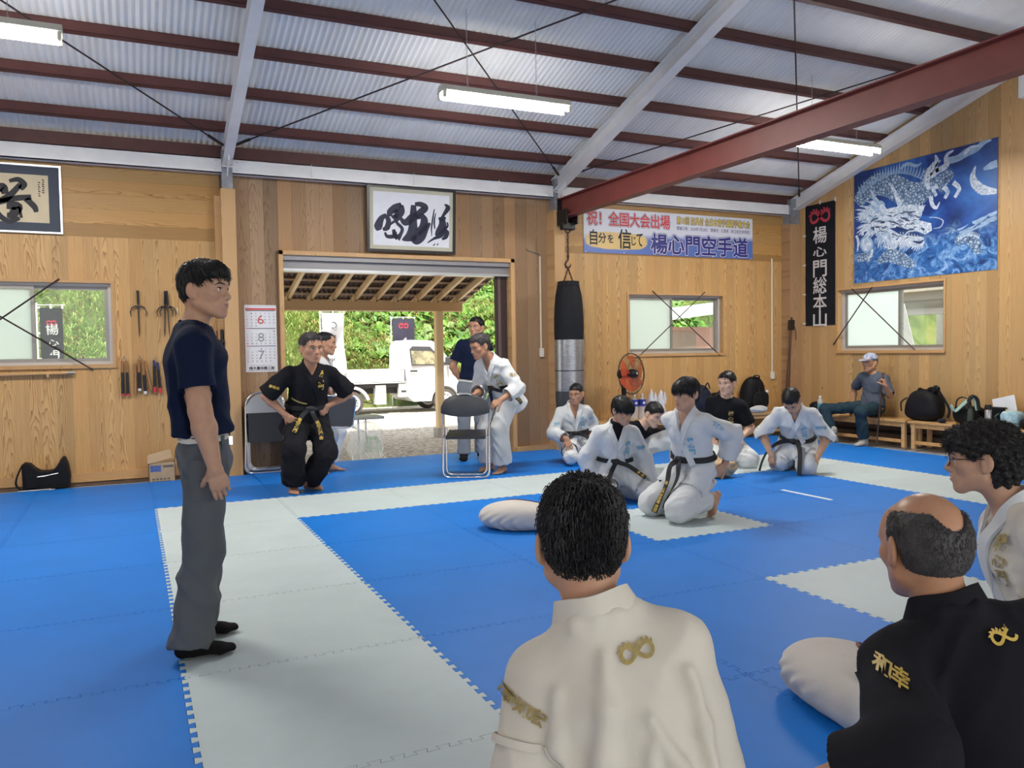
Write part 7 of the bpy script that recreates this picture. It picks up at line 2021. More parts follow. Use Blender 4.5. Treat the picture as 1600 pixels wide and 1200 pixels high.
    if style == 'bowl':
        pass
    b = len(V); VV = np.concatenate([V, X]); FF = np.concatenate([F, f4+b])
    o = mesh_obj('hair', VV, FF, mat, root)
    T = MB().add([tuple(p) for p in X], [tuple(q[:3]) for q in f3]).build('hair_tips', mat, o, True)
    return o

UPV = np.array([0, 0, 1.0])
class Person:
    """joints are world positions; rest is derived"""
    def __init__(self, label, group=None, base=None, sc=1.0, sk='a', hs=1.04):
        self.root = empty('person', base, label, 'person', group); self.sc = sc; self.hs = sc*hs; self.skin = SKIN[sk]; self.J = {}
    def pose(self, pelvis, neck, chest_h, hip_h, head=None, head_h=None, head_pitch=0, head_roll=0, tilt=0.0, head_fwd=0.035, head_up=0.115, sh_w=0.155, drop=0.085):
        """pelvis/neck base points; chest_h, hip_h, head_h headings in degrees; tilt = shoulder line tilt"""
        s = self.sc; J = self.J; P = np.array(pelvis, float); N = np.array(neck, float); up = unit(N-P); J['up'] = up
        cf = hd(chest_h); cf = unit(cf-np.dot(cf, up)*up); cr = np.cross(cf, up); cr = unit(cr+up*tilt)
        hf = hd(hip_h); hr = np.array([hf[1], -hf[0], 0.0])
        J.update(P=P, N=N, cf=cf, cr=cr, hf=hf, hr=hr)
        for q, k in ((-1, 'L'), (1, 'R')):
            J['S'+k] = N+cr*q*sh_w*s-up*drop*s+cf*0.005; J['H'+k] = P+hr*q*0.085*s-np.array([0, 0, 0.03])*s
        J['HR_'] = rot_frame(head_h if head_h is not None else chest_h, head_pitch, head_roll)
        R = J['HR_']; J['head'] = np.array(head, float) if head is not None else N+up*0.055*s+R[:, 2]*head_up*s+R[:, 1]*head_fwd*s*0.7+cf*0.0
        return self
    def arm(self, k, wrist, hint, hand_d, palm, curl=0.35, ua=0.285, fa=0.245, **kw):
        s = self.sc; e, w = ik(self.J['S'+k], wrist, ua*s, fa*s, hint); self.J['E'+k] = e; self.J['W'+k] = w
        d = hand_d if hand_d is not None else w-e
        self.J['hand'+k] = (d, palm, curl, kw); return self
    def lap(self, k, f=0.6, out=0.02, curl=0.3, turn=0.25):
        """hand resting on the thigh, elbow close to the side"""
        J = self.J; s = self.sc; q = 1 if k == 'R' else -1; t = unit(J['K'+k]-J['H'+k])
        w = J['H'+k]+(J['K'+k]-J['H'+k])*f+UPV*0.135*s+J['hr']*q*out
        return self.arm(k, w, -J['cf']*0.9+J['cr']*q*0.35, t-J['hr']*q*turn-UPV*0.15, -UPV, curl)
    def leg(self, k, ankle, hint, foot, up=(0, 0, 1), th=0.41, sh=0.40, knee=None):
        s = self.sc
        if knee is None: kn, a = ik(self.J['H'+k], ankle, th*s, sh*s, hint)
        else: kn, a = np.array(knee, float), np.array(ankle, float)
        self.J['K'+k] = kn; self.J['A'+k] = a; self.J['foot'+k] = (foot, up); return self
    def body(self, h=0.009, hf=0.0042, jaw=1.0, mouth=0.0, bare_feet=True, eyes=True, brow='brow', gaze=(0, 0), hands=(True, True), slim=0.90, am=1.0):
        J = self.J; s = self.sc; b = SDF(); P, N, up, cf, cr, hr = (J[k] for k in ('P', 'N', 'up', 'cf', 'cr', 'hr')); hf_ = J['hf']; L = np.linalg.norm(N-P)
        g = slim*s
        b.fc(P-up*0.06*s, P+up*0.06*s, (0.145*g, 0.105*g), (0.135*g, 0.10*g), hr, 0.03)
        b.fc(P+up*0.06*s, P+up*L*0.45, (0.135*g, 0.10*g), (0.128*g, 0.095*g), unit(hr+cr), 0.04)
        b.fc(P+up*L*0.45, P+up*L*0.76, (0.130*g, 0.096*g), (0.150*g, 0.105*g), cr, 0.04)
        b.fc(P+up*L*0.76, N-up*0.04*s, (0.145*g, 0.100*g), (0.075*g, 0.055*g), cr, 0.04)
        hc = J['head']; R = J['HR_']
        for k in 'LR': b.rc(N-up*0.03*s, J['S'+k], 0.040*s, 0.048*s, 0.04)
        b.rc(N-up*0.03*s, hc-R[:, 2]*0.055*s-R[:, 1]*0.022*s, 0.058*s, 0.054*s, 0.03)
        add_head(b, hc, R, self.hs, jaw=jaw, mouth=mouth)
        zones = [(hc, 0.135*self.hs, hf)]
        for q, k in ((-1, 'L'), (1, 'R')):
            if 'E'+k in J:
                b.rc(J['S'+k], J['E'+k], 0.049*s*am, 0.040*s*am, 0.03); b.rc(J['E'+k], J['E'+k]+(J['W'+k]-J['E'+k])*0.3, 0.039*s*am, 0.042*s*am, 0.02); b.rc(J['E'+k]+(J['W'+k]-J['E'+k])*0.3, J['W'+k], 0.042*s*am, 0.0265*s*(0.5+am/2), 0.02)
                if hands[0 if k == 'L' else 1]:
                    d, n, c, kw = J['hand'+k]; d = unit(d)
                    # thumb side: right hand thumb lies along d x n when palm normal n faces away from the back of the hand
                    add_hand(b, J['W'+k], d, n, -q, c, sc=s, **kw); zones.append((J['W'+k]+d*0.09*s, 0.105*s, hf))
            if 'K'+k in J:
                b.rc(J['H'+k], J['K'+k], 0.082*s, 0.055*s, 0.03); m = J['K'+k]+(J['A'+k]-J['K'+k])*0.3; b.rc(J['K'+k], m, 0.053*s, 0.055*s, 0.02); b.rc(m, J['A'+k], 0.054*s, 0.036*s, 0.02)
                f, u = J['foot'+k]; add_foot(b, J['A'+k], f, u, s, bare_feet, 0.0, -q if False else (1 if k == 'R' else -1))
                if bare_feet: zones.append((J['A'+k]+unit(f)*0.09*s, 0.12*s, 0.005))
        self.bsdf = b
        V, F = b.mesh(h, zones, 0.012, 1); self.bodyobj = mesh_obj('body', V, F, self.skin, self.root)
        self.face(gaze, brow) if eyes else None
        return self
    def face(self, gaze=(0, 0), brow='brow'):
        H, R, s = self.J['head'], self.J['HR_'], self.hs
        def L(x, y, z): return H+R@(np.array([x, y, z])*s)
        for q in (-1, 1):
            e = MB().sphere(L(q*0.0305, 0.0765, 0.000), 0.0125*s, 14, 10).build('eye', M['eye_white'], self.bodyobj, True)
            g = unit(np.array([gaze[0], 1.0, gaze[1]])); MB().sphere(L(q*0.0305+g[0]*0.0095, 0.0765+g[1]*0.0095, g[2]*0.0095), (0.0048*s, 0.0042*s, 0.0048*s), 10, 8, R).build('iris', M['iris'], e, True)
            lid = [L(q*0.047, 0.076, 0.0035), L(q*0.040, 0.084, 0.0065), L(q*0.030, 0.0885, 0.0068), L(q*0.020, 0.0885, 0.0040)]
            MB().tube(lid, [0.0014*s, 0.0026*s, 0.0026*s, 0.0014*s], 6).build('upper_lid', M['brow'], e, True)
            br = self.bsdf.project([L(q*0.014, 0.10, 0.0195), L(q*0.028, 0.095, 0.0245), L(q*0.040, 0.088, 0.0245), L(q*0.051, 0.075, 0.018)], 0.0005, 6)
            MB().tube(smooth_pts(br, 3), [0.0022*s]*2+[0.0030*s]*5+[0.0022*s, 0.0016*s, 0.0009*s], 6).build('eyebrow', M[brow], self.bodyobj, True)
        lp = MB()
        for z, r, hw in ((-0.0600, 0.0030, 0.021), (-0.0700, 0.0038, 0.018)):
            pts = self.bsdf.project([L(hw*t, 0.10-0.012*t*t, z-0.002*t*t*(1 if z > -0.065 else -1)) for t in np.linspace(-1, 1, 7)], -0.0012, 6)
            lp.tube(pts, [0.0006*s, r*0.7*s, r*s, r*0.95*s, r*s, r*0.7*s, 0.0006*s], 6)
        lp.build('lips', M['lip'], self.bodyobj, True)
    def hair(self, style, mat, h=0.006, n=700, seed=1):
        return make_hair(self.root, self.J['head'], self.J['HR_'], self.hs, style, HAIR[mat], h, seed, n)
    # ---------------- clothes
    def jacket(self, mat, cuff=(0.8, 0.8), skirt=0.20, vneck=0.20, h=0.011, amp=0.006, seed=1, wide=1.0, sleeve=0.074, extra=None, lap=True, cut_front=True, name='jacket', skirt_r=None, collar_mat=None, hem_legs=True, smooth=2, neck_r=0.060, hem=None, fax=None, wl=0.13):
        J = self.J; s = self.sc; c = SDF(); P, N, up, cf, cr, hr = (J[k] for k in ('P', 'N', 'up', 'cf', 'cr', 'hr')); L = np.linalg.norm(N-P); w = wide*s
        c.fc(P+up*0.02*s, P+up*L*0.42, (0.178*w, 0.142*w), (0.160*w, 0.125*w), unit(hr+cr), 0.05)
        c.fc(P+up*L*0.42, P+up*L*0.70, (0.162*w, 0.128*w), (0.172*w, 0.128*w), cr, 0.05)
        c.fc(P+up*L*0.70, N-up*0.035*s, (0.168*w, 0.124*w), (0.078*w, 0.068*w), cr, 0.06)
        for k in 'LR': c.rc(N-up*0.030*s, J['S'+k], 0.052*s, 0.066*s, 0.05)
        if hem is None and skirt > 0 and not hem_legs: hem = -skirt
        if skirt > 0:
            r1 = skirt_r or (0.205, 0.165)
            if hem_legs and 'KL' in J:
                c.fc(P+up*0.04*s, P-up*0.06*s, (0.180*w, 0.145*w), (0.185*w, 0.15*w), hr, 0.05)
                for q, k in ((-1, 'L'), (1, 'R')):
                    d = unit(J['K'+k]-J['H'+k]); c.rc(J['H'+k]+np.array([0, 0, 0.02])*s, J['H'+k]+d*skirt*s, 0.112*w, 0.118*w, 0.07)
                for q, k in ((-1, 'L'), (1, 'R')):
                    d = unit(J['K'+k]-J['H'+k]); u1 = unit(np.cross(d, [0, 0, 1.0])); R_ = np.stack([u1, np.cross(d, u1), d], 1); e = J['H'+k]+d*(skirt+0.05)*s
                    c.bx(e+d*0.10*s, (0.17*s, 0.17*s, 0.10*s), R_, 0.0, 0.008, 'c'); c.rc(e-d*0.04*s, e+d*0.05*s, 0.098*w, 0.108*w, 0.006, 'c')
            else: c.fc(P+up*0.04*s, P-up*skirt*s, (0.180*w, 0.145*w), (r1[0]*w, r1[1]*w), hr, 0.05)
        if hem is not None:
            h0 = P-np.array([0, 0, 0.0])-up*(-hem-0.055 if False else -hem)*s if hem < 0 and skirt > 0 else P+up*(-hem)*s if hem < 0 else P+up*hem*s
            R_ = np.stack([unit(np.cross(up, hr)), unit(hr-np.dot(hr, up)*up), up], 1); c.bx(h0-up*0.2*s, (0.4*s, 0.4*s, 0.2*s), R_, 0.0, 0.006, 'c')
            c.fc(h0-up*0.1*s, h0+up*0.02*s, (0.150*w, 0.112*w) if skirt <= 0 else (0.185*w, 0.150*w), (0.145*w, 0.108*w) if skirt <= 0 else (0.175*w, 0.14*w), hr, 0.006, 'c')
        tors = SDF(); tors.p = c.p[:]; self.tors = tors
        for i, k in enumerate('LR'):
            if 'E'+k not in J: continue
            S_, E_, W_ = J['S'+k], J['E'+k], J['W'+k]; cu = cuff[i]
            c.rc(S_, E_ if cu > 0 else S_+(E_-S_)*(1+cu), 0.070*s, sleeve*s*(1.0 if cu > 0 else 1.05), 0.030)
            if cu > 0:
                e = E_+(W_-E_)*cu; c.rc(E_, e, sleeve*s, (sleeve-0.004)*s, 0.014); d = unit(W_-E_)
            else: e = S_+(E_-S_)*(1+cu); d = unit(E_-S_)
            R_ = np.stack([unit(np.cross(d, [0.3, 0.5, 0.8])), np.cross(d, unit(np.cross(d, [0.3, 0.5, 0.8]))), d], 1)
            c.bx(e+d*0.10*s, (0.11*s, 0.11*s, 0.095*s), R_, 0.0, 0.006, 'c'); c.rc(e-d*0.05*s, e+d*0.08*s, (sleeve-0.022)*s, (sleeve-0.010)*s, 0.006, 'c')
        if extra: extra(c, self)
        hn = J['head']-J['HR_'][:, 2]*0.06*s-J['HR_'][:, 1]*0.02*s
        c.rc(N-up*0.03*s, hn+(hn-N)*0.8, neck_r*s, (neck_r+0.012)*s, 0.015, 'c')
        if lap:
            ring = [N+cr*x*s+cf*y*s+up*z*s for x, y, z in ((-0.074, 0.025, -0.016), (-0.066, -0.022, -0.006), (-0.036, -0.054, 0.002), (0, -0.062, 0.004), (0.036, -0.054, 0.002), (0.066, -0.022, -0.006), (0.074, 0.025, -0.016))]
            c.path(ring, [0.015*s]*7, 0.02)
        if cut_front and vneck > 0: c.rc(N+cf*0.075*s+up*0.02*s, N+cf*0.135*s-up*vneck*s, 0.050*s, 0.006*s, 0.012, 'c')
        V, F = c.mesh(h, (), 0.012, smooth); V = folds(V, F, amp*s, seed, wl*s, fax)
        self.jsdf = c; self.jobj = mesh_obj(name, V, F, mat, self.root)
        if lap: self.collar(collar_mat or mat, vneck)
        return self
    def collar(self, mat, vneck, w=0.050, th=0.008):
        J = self.J; s = self.sc; c = self.jsdf; N, up, cf, cr = J['N'], J['up'], J['cf'], J['cr']
        nk = unit(J['head']-N); 
        ctl = []
        for x in (-1, 1):
            f = [N-up*(vneck+0.20)*s+cf*0.16*s-cr*x*0.085*s, N-up*(vneck+0.10)*s+cf*0.16*s-cr*x*0.040*s, N-up*vneck*s+cf*0.15*s+cr*x*0.008*s, N-up*vneck*0.55*s+cf*0.125*s+cr*x*0.036*s, N-up*vneck*0.20*s+cf*0.085*s+cr*x*0.062*s]
            pr = c.project(f, 0.0, 8); g = c.grad(pr); pts = [(p, n, None) for p, n in zip(pr, g)]
            pts += [(N+up*0.005*s+cf*0.030*s+cr*x*0.074*s, unit(cr*x+up*0.5), unit(up*0.8-cr*x*0.35-cf*0.2)), (N+up*0.022*s-cf*0.030*s+cr*x*0.064*s, unit(cr*x-cf*0.5+up*0.2), unit(up-cr*x*0.15))]
            ctl.append(pts)
        seq = ctl[0]+[(N+up*0.022*s-cf*0.068*s, -cf, unit(up+cf*0.12))]+ctl[1][::-1]
        C = smooth_pts([q[0] for q in seq], 6); NN = smooth_pts([q[1] for q in seq], 6); T = np.gradient(C, axis=0)
        W = []
        for i, q in enumerate(seq):
            if q[2] is None:
                t = unit(seq[min(i+1, len(seq)-1)][0]-seq[max(i-1, 0)][0]); b = np.cross(q[1], t); b = -b if i > len(seq)//2 else b
                if i > len(seq)//2: pass
                W.append(unit(b))
            else: W.append(q[2])
        for i in range(1, len(W)):
            if np.dot(W[i], W[i-1]) < -0.2 and seq[i][2] is None: W[i] = -W[i]
        k0 = len(ctl[0])
        for i in range(k0-3, -1, -1):
            if np.dot(W[i], W[i+1]) < 0: W[i] = -W[i]
        for i in range(k0+3, len(W)):
            if np.dot(W[i], W[i-1]) < 0: W[i] = -W[i]
        WW = smooth_pts(W, 6); n = len(C); seg = 4; V = []; F = []
        for d0 in (th*s, -0.004*s):
            for i in range(n):
                nn = unit(NN[i]); ww = unit(WW[i]-np.dot(WW[i], nn)*nn)
                for j in range(seg+1): V.append(C[i]+ww*w*s*(j/seg-0.5)+nn*d0)
        m = seg+1; o = n*m
        for i in range(n-1):
            for j in range(seg): a = i*m+j; q = (a, a+1, a+m+1, a+m); F.append(q[::-1]); F.append(tuple(o+x for x in q))
            a = i*m; F.append((a, a+m, o+a+m, o+a)); a = i*m+seg; F.append((a+m, a, o+a, o+a+m))
        ob = mesh_obj('collar', np.array(V), np.array(F), mat, self.jobj)
        try: ob.data.set_sharp_from_angle(angle=radians(50))
        except Exception: pass
        return ob
    def trousers(self, mat, hem=(0.9, 0.9), h=0.011, amp=0.006, seed=2, thigh=0.098, knee=0.086, cuff=0.082, waist=True, extra=None, name='trousers', top=0.06, smooth=2, fax=None, wl=0.12):
        J = self.J; s = self.sc; c = SDF(); P, up, hr = J['P'], J['up'], J['hr']
        c.fc(P-up*0.07*s, P+up*top*s, (0.160*s, 0.118*s), (0.148*s, 0.112*s), hr, 0.04)
        for i, k in enumerate('LR'):
            if 'K'+k not in J: continue
            H_, K_, A_ = J['H'+k], J['K'+k], J['A'+k]; e = K_+(A_-K_)*hem[i]; d = unit(A_-K_)
            c.rc(H_, K_, thigh*s, knee*s, 0.035); c.rc(K_, e, knee*s, cuff*s, 0.03)
            u1 = unit(np.cross(d, [0.3, 0.5, 0.8])); R_ = np.stack([u1, np.cross(d, u1), d], 1)
            c.bx(e+d*0.10*s, (0.12*s, 0.12*s, 0.095*s), R_, 0.0, 0.006, 'c'); c.rc(e-d*0.05*s, e+d*0.1*s, (cuff-0.026)*s, (cuff-0.012)*s, 0.006, 'c')
        if extra: extra(c, self)
        V, F = c.mesh(h, (), 0.012, smooth); V = folds(V, F, amp*s, seed, wl*s, fax)
        self.tsdf = c; self.tobj = mesh_obj(name, V, F, mat, self.root); return self
    def both(self):
        m = SDF(); m.p = self.jsdf.p+(self.tsdf.p if hasattr(self, 'tsdf') else []); return m
    def belt(self, mat, at=0.12, tails=(), w=0.042, knot=True, sdf=None, name='belt', tilt=0.0, kn_r=0.022, text=None, tmat=None, tsz=0.026):
        """belt round the waist at `at` above the pelvis; tails = lists of (right, forward, up) offsets from the knot in metres"""
        J = self.J; s = self.sc; sd = sdf or self.tors; ctr = J['P']+J['up']*at*s; fr = unit(J['cf']+J['hf']); rt = unit(np.cross(fr, J['up'])); upv = J['up']; pts = []
        for k in range(20):
            a = 2*pi*k/20; d = rt*cos(a)+fr*sin(a)+upv*tilt*sin(a); ts = np.linspace(0.02, 0.40, 60); dd = sd.eval(ctr+d*ts[:, None]*s)
            ps = np.where((dd > 0) & (ts > 0.09))[0]; pts.append(ctr+d*ts[ps[0] if len(ps) else 24]*s)
        o, Q, N_, B_ = ribbon(sd, pts, w*s, 0.005*s, mat, name, self.root, 4, closed=True, off=0.003*s)
        kp = sd.project([ctr+fr*0.17*s+upv*tilt*s*0.17], 0.012*s, 8)[0]
        if knot:
            kb = SDF(); kb.el(kp, (0.042*s, kn_r*s, 0.028*s), np.stack([rt, fr, upv], 1)); kb.rc(kp-rt*0.045*s-upv*0.01*s, kp+rt*0.035*s+upv*0.008*s, 0.016*s, 0.018*s, 0.008)
            V, F = kb.mesh(0.006, (), 0.01, 1); mesh_obj('knot', V, F, mat, o)
        al = self.both(); wr = np.array([hd(0), hd(90), np.array([0, 0, 1.0])])
        for i, t in enumerate(tails):
            pp = [kp]+[kp+(J['hr']*x+J['hf']*y)*s+np.array([0, 0, z*s]) for x, y, z in t]
            r, Qt, Nt, Bt = ribbon(al, pp, w*s*0.98, 0.004*s, mat, 'belt_tail', o, 6, push=True, off=0.005*s)
            if text and text[i]:
                n = len(Qt); tx = text[i]; j0 = int(n*0.42)
                Ls = np.concatenate([[0], np.cumsum(np.linalg.norm(np.diff(Qt, axis=0), axis=1))]); mb = MB(); tot = Ls[-1]; m = len(tx); st_ = tsz*1.08*s
                for q, ch in enumerate(tx):
                    l = tot-0.03*s-st_*(m-1-q)
                    if l < tot*0.12: continue
                    jj = min(np.searchsorted(Ls, l), n-1); tg = unit(Qt[min(jj+1, n-1)]-Qt[max(jj-1, 0)]); bb = unit(Bt[jj]-np.dot(Bt[jj], tg)*tg); nn = unit(np.cross(bb, tg)); 
                    if np.dot(nn, Nt[jj]) < 0: nn = -nn
                    vv = -tg; uu = np.cross(vv, nn); sign_text(mb, ch, Qt[jj]+nn*0.0045*s, uu, vv, nn, tsz*s, tsz*s*0.95, 0.001, 0.03)
                if len(mb.v): mb.build('belt_lettering', tmat or M['gold'], r)
        return o

M['gi_white'] = cloth_mat('white_cotton', (0.63, 0.65, 0.665), 0.9, 0.03, 240)
M['gi_warm'] = cloth_mat('cream_cotton', (0.66, 0.62, 0.54), 0.9, 0.04, 240, fold=9)
M['gi_black'] = cloth_mat('black_cotton', (0.012, 0.012, 0.016), 0.9, 0.1, 240, fold=10)
M['tee_navy'] = cloth_mat('navy_jersey', (0.008, 0.014, 0.040), 0.9, 0.1, 300, fold=12)
M['tee_black'] = cloth_mat('black_jersey', (0.009, 0.010, 0.014), 0.9, 0.1, 300, fold=12)
M['slacks'] = cloth_mat('grey_slacks', (0.115, 0.125, 0.135), 0.85, 0.06, 320, fold=6)
M['slacks_lt'] = cloth_mat('light_grey_slacks', (0.21, 0.23, 0.26), 0.85, 0.06, 320)
M['belt_black'] = plain('black_belt_cotton', (0.010, 0.010, 0.013), 0.7, bump=0.2, bscale=300)
M['belt_white'] = plain('white_belt_web', (0.70, 0.70, 0.66), 0.6)
M['sock_black'] = cloth_mat('black_sock', (0.010, 0.009, 0.010), 0.95)
M['gold'] = plain('gold_thread', (0.56, 0.39, 0.07), 0.45, var=0.2, vscale=60)
M['gold_dim'] = plain('old_gold_thread', (0.36, 0.27, 0.09), 0.5, var=0.25, vscale=60)
M['sky_thread'] = plain('sky_blue_thread', (0.13, 0.40, 0.58), 0.6)
M['patch_red'] = plain('red_patch', (0.50, 0.05, 0.04), 0.6)
# ---------------------------------------------------------------- the people
def seiza(p, knL, knR, heading, back=0.40, z=0.085, toes=True):
    """kneeling legs: shins on the floor, feet under the seat"""
    for k, kn in (('L', knL), ('R', knR)):
        kn = np.array([kn[0], kn[1], z if len(kn) < 3 else kn[2]]); H_ = p.J['H'+k]
        d = np.array([H_[0]-kn[0], H_[1]-kn[1], 0]); d = unit(d)
        a = kn+d*back*p.sc; a[2] = 0.075
        p.leg(k, a, None, d, UPV*-1.0, knee=kn)
    return p

def standing_man():
    p = Person('man standing in navy T-shirt, grey trousers and black socks on the left white strip', base=(0.28, 3.78, 0.0), sc=0.985, sk='a')
    p.pose((0.278, 3.775, 0.905), (0.245, 3.755, 1.425), -8, -4, head=(0.300, 3.735, 1.565), head_h=-36, head_pitch=-1, sh_w=0.165)
    p.arm('R', (0.302, 3.505, 0.80), (-1, -0.2, 0), (0.25, 0.06, -1), (0.10, 1, 0.05), curl=0.42, spread=0.015, thumb_in=0.9)
    p.arm('L', (0.33, 4.0, 0.81), (-1, 0.2, 0), (0.2, 0, -1), (0.2, -1, 0), curl=0.4)
    p.leg('R', (0.195, 3.665, 0.075), (1, 0, 0), hd(-2)); p.leg('L', (0.235, 3.925, 0.075), (1, 0, 0), hd(2))
    p.body(h=0.008, hf=0.0034, bare_feet=False, gaze=(0.05, 0.0), am=1.16, slim=0.92, jaw=1.06)
    p.hair('smooth', 'black', 0.005, 1500, 3)
    p.jacket(M['tee_navy'], cuff=(-0.33, -0.33), skirt=0, h=0.0085, amp=0.009, seed=4, wl=0.16, wide=0.96, sleeve=0.076, lap=False, vneck=0.0, name='t_shirt', hem=-0.040, neck_r=0.060)
    p.trousers(M['slacks'], hem=(1.06, 1.07), h=0.0095, amp=0.010, seed=5, fax=UPV, wl=0.10, thigh=0.096, knee=0.084, cuff=0.094, top=-0.03)
    b = p.belt(M['belt_white'], at=0.035, w=0.036, knot=False, sdf=p.tsdf)
    k = p.tsdf.project([p.J['P']+UPV*0.035+hd(-8)*0.2], 0.008)[0]
    MB().obox(k, hd(-8), hd(82), UPV, 0.008, 0.024, 0.019).build('buckle', M['chrome'], b)
    for a in (-60, 15):
        q = p.tsdf.project([p.J['P']+UPV*0.03+hd(a)*0.2], 0.007)[0]; n = p.tsdf.grad([q])[0]; MB().obox(q, n, np.cross(UPV, n), UPV, 0.003, 0.009, 0.03).build('belt_loop', M['slacks'], p.tobj)
    for k, f in (('R', -2), ('L', 2)):
        s = SDF(); add_foot(s, p.J['A'+k], hd(f), UPV, 0.985, False, 0.004); s.rc(p.J['A'+k]-UPV*0.01, p.J['A'+k]+UPV*0.12, 0.044, 0.046, 0.03)
        V, F = s.mesh(0.006, (), 0.01, 1); mesh_obj('sock', V, F, M['sock_black'], p.root)
    # patch pocket on the thigh
    c = p.J['HR']*0.62+p.J['KR']*0.38
    pts = [c+np.array([-0.02, -0.15, 0.13]), c+np.array([-0.02, -0.15, -0.04])]
    ribbon(p.tsdf, pts, 0.105, 0.004, M['slacks'], 'pocket', p.tobj, 5)
standing_man()

def black_gi_coach():
    p = Person('man in black gi with gold characters, hands on hips before the folded chairs', base=(1.46, 7.70, 0.0), sc=1.0, sk='b', hs=1.13)
    p.pose((1.485, 7.72, 0.745), (1.495, 7.535, 1.185), -88, -88, head=(1.490, 7.445, 1.335), head_h=-76, head_pitch=2, sh_w=0.195)
    p.arm('R', (1.265, 7.56, 0.735), (-1, 0.35, 0), (0.75, -0.25, -0.75), (0.4, 0.9, 0.2), curl=0.75)
    p.arm('L', (1.655, 7.60, 0.795), (1, 0.3, -0.1), (-0.7, -0.2, -0.7), (-0.3, 0.9, 0.2), curl=0.75)
    p.leg('R', (1.335, 7.67, 0.075), (-0.25, -1, 0), hd(-97)); p.leg('L', (1.50, 7.76, 0.08), (0.35, -1, 0), hd(-48))
    p.body(h=0.010, hf=0.0045, jaw=1.10, slim=0.98)
    p.hair('side_grey', 'salt', 0.006, 900, 5)
    p.jacket(M['gi_black'], cuff=(-0.10, -0.06), skirt=0.20, vneck=0.09, h=0.011, amp=0.011, seed=7, wide=1.06, sleeve=0.098, hem_legs=False, skirt_r=(0.235, 0.19))
    p.trousers(M['gi_black'], hem=(0.93, 0.90), amp=0.011, seed=8, thigh=0.118, knee=0.108, cuff=0.112)
    p.belt(M['belt_black'], at=0.075, w=0.040, tails=([(-0.01, 0.03, -0.05), (-0.05, 0.04, -0.14), (-0.075, 0.04, -0.24), (-0.08, 0.04, -0.30)], [(0.08, 0.03, -0.04), (0.135, 0.05, -0.12), (0.175, 0.05, -0.22)]), text=('養空心門会', '養空心門'), tsz=0.036)
    edge, *_ = ribbon(p.jsdf, [p.J['P']+hd(-88)*0.15+UPV*0.10+np.array([x, 0, abs(x)*0.22]) for x in (-0.17, -0.10, -0.03)], 0.012, 0.007, M['gold_dim'], 'belt_edge', p.root, 4)
    C = p.J['N']*0.55+p.J['P']*0.45
    cloth_text(p.jsdf, '楊心門', C+np.array([0.085, -0.15, 0.05]), -p.J['cr'], p.J['up'], 0.055, M['gold'], p.jobj)
    e = p.J['SR']*0.42+p.J['ER']*0.58
    cloth_text(p.jsdf, '南幸成', e+np.array([-0.02, -0.08, 0.0]), (0.93, -0.1, -0.30), (0.3, -0.1, 0.93), 0.030, M['gold'], p.jobj, vertical=False)
    q = p.jsdf.project([p.J['P']+np.array([-0.15, -0.16, -0.10])], 0.003)[0]
    MB().obox(q, (0.25, 0, 1), (1, 0, -0.25), hd(-88), 0.03, 0.014, 0.002).build('red_label', M['patch_red'], p.jobj)
black_gi_coach()

def white_gi_behind():
    p = Person('man in white gi partly hidden behind the man in black gi', base=(1.84, 8.78, 0.0), sc=0.97, sk='b')
    p.pose((1.80, 8.80, 0.80), (1.855, 8.74, 1.24), -35, -20, head=(1.895, 8.70, 1.395), head_h=-20, head_pitch=4)
    p.arm('R', (1.90, 8.50, 0.83), (-0.2, -1, 0), (0.6, -0.3, -0.7), (0.3, 0.9, 0), curl=0.9); p.arm('L', (2.0, 8.95, 0.82), (0, 1, 0), (0.5, 0, -0.8), (0, -1, 0), curl=0.8)
    p.leg('R', (1.72, 8.68, 0.075), (1, -0.3, 0), hd(-30)); p.leg('L', (1.93, 8.84, 0.075), (1, 0, 0), hd(-5))
    p.body(h=0.011, hf=0.005, jaw=1.03); p.hair('receding', 'black', 0.007, 500, 6)
    p.jacket(M['gi_white'], cuff=(0.15, 0.15), skirt=0.2, vneck=0.14, h=0.012, seed=9, hem_legs=False); p.trousers(M['gi_white'], hem=(0.9, 0.9), seed=10)
    p.belt(M['belt_black'], at=0.08)
white_gi_behind()
def carried_chair():
    o = empty('folding_chair', (1.98, 8.42, 0.75), 'grey folding chair carried under the arm behind the man in black gi', 'chair')
    U = unit((0.83, 0.1, -0.08)); V = unit((-0.42, 0.1, -1.0)); V = unit(V-np.dot(V, U)*U); N = np.cross(U, V); C = np.array([1.93, 8.40, 0.68])
    MB().obox(C, U, V, N, 0.175, 0.15, 0.014).build('seat', M['chair_vinyl_lt'], o)
    pts = [C+U*a+V*b for a, b in ((-0.5, -0.165), (0.19, -0.165), (0.19, 0.165), (-0.5, 0.165))]
    MB().tube(round_path(pts, 0.05), 0.010, 8).build('frame', M['chrome'], o, True)
    MB().obox(C-U*0.42, U, V, N, 0.10, 0.15, 0.014).build('backrest', M['chair_vinyl_lt'], o)
carried_chair()

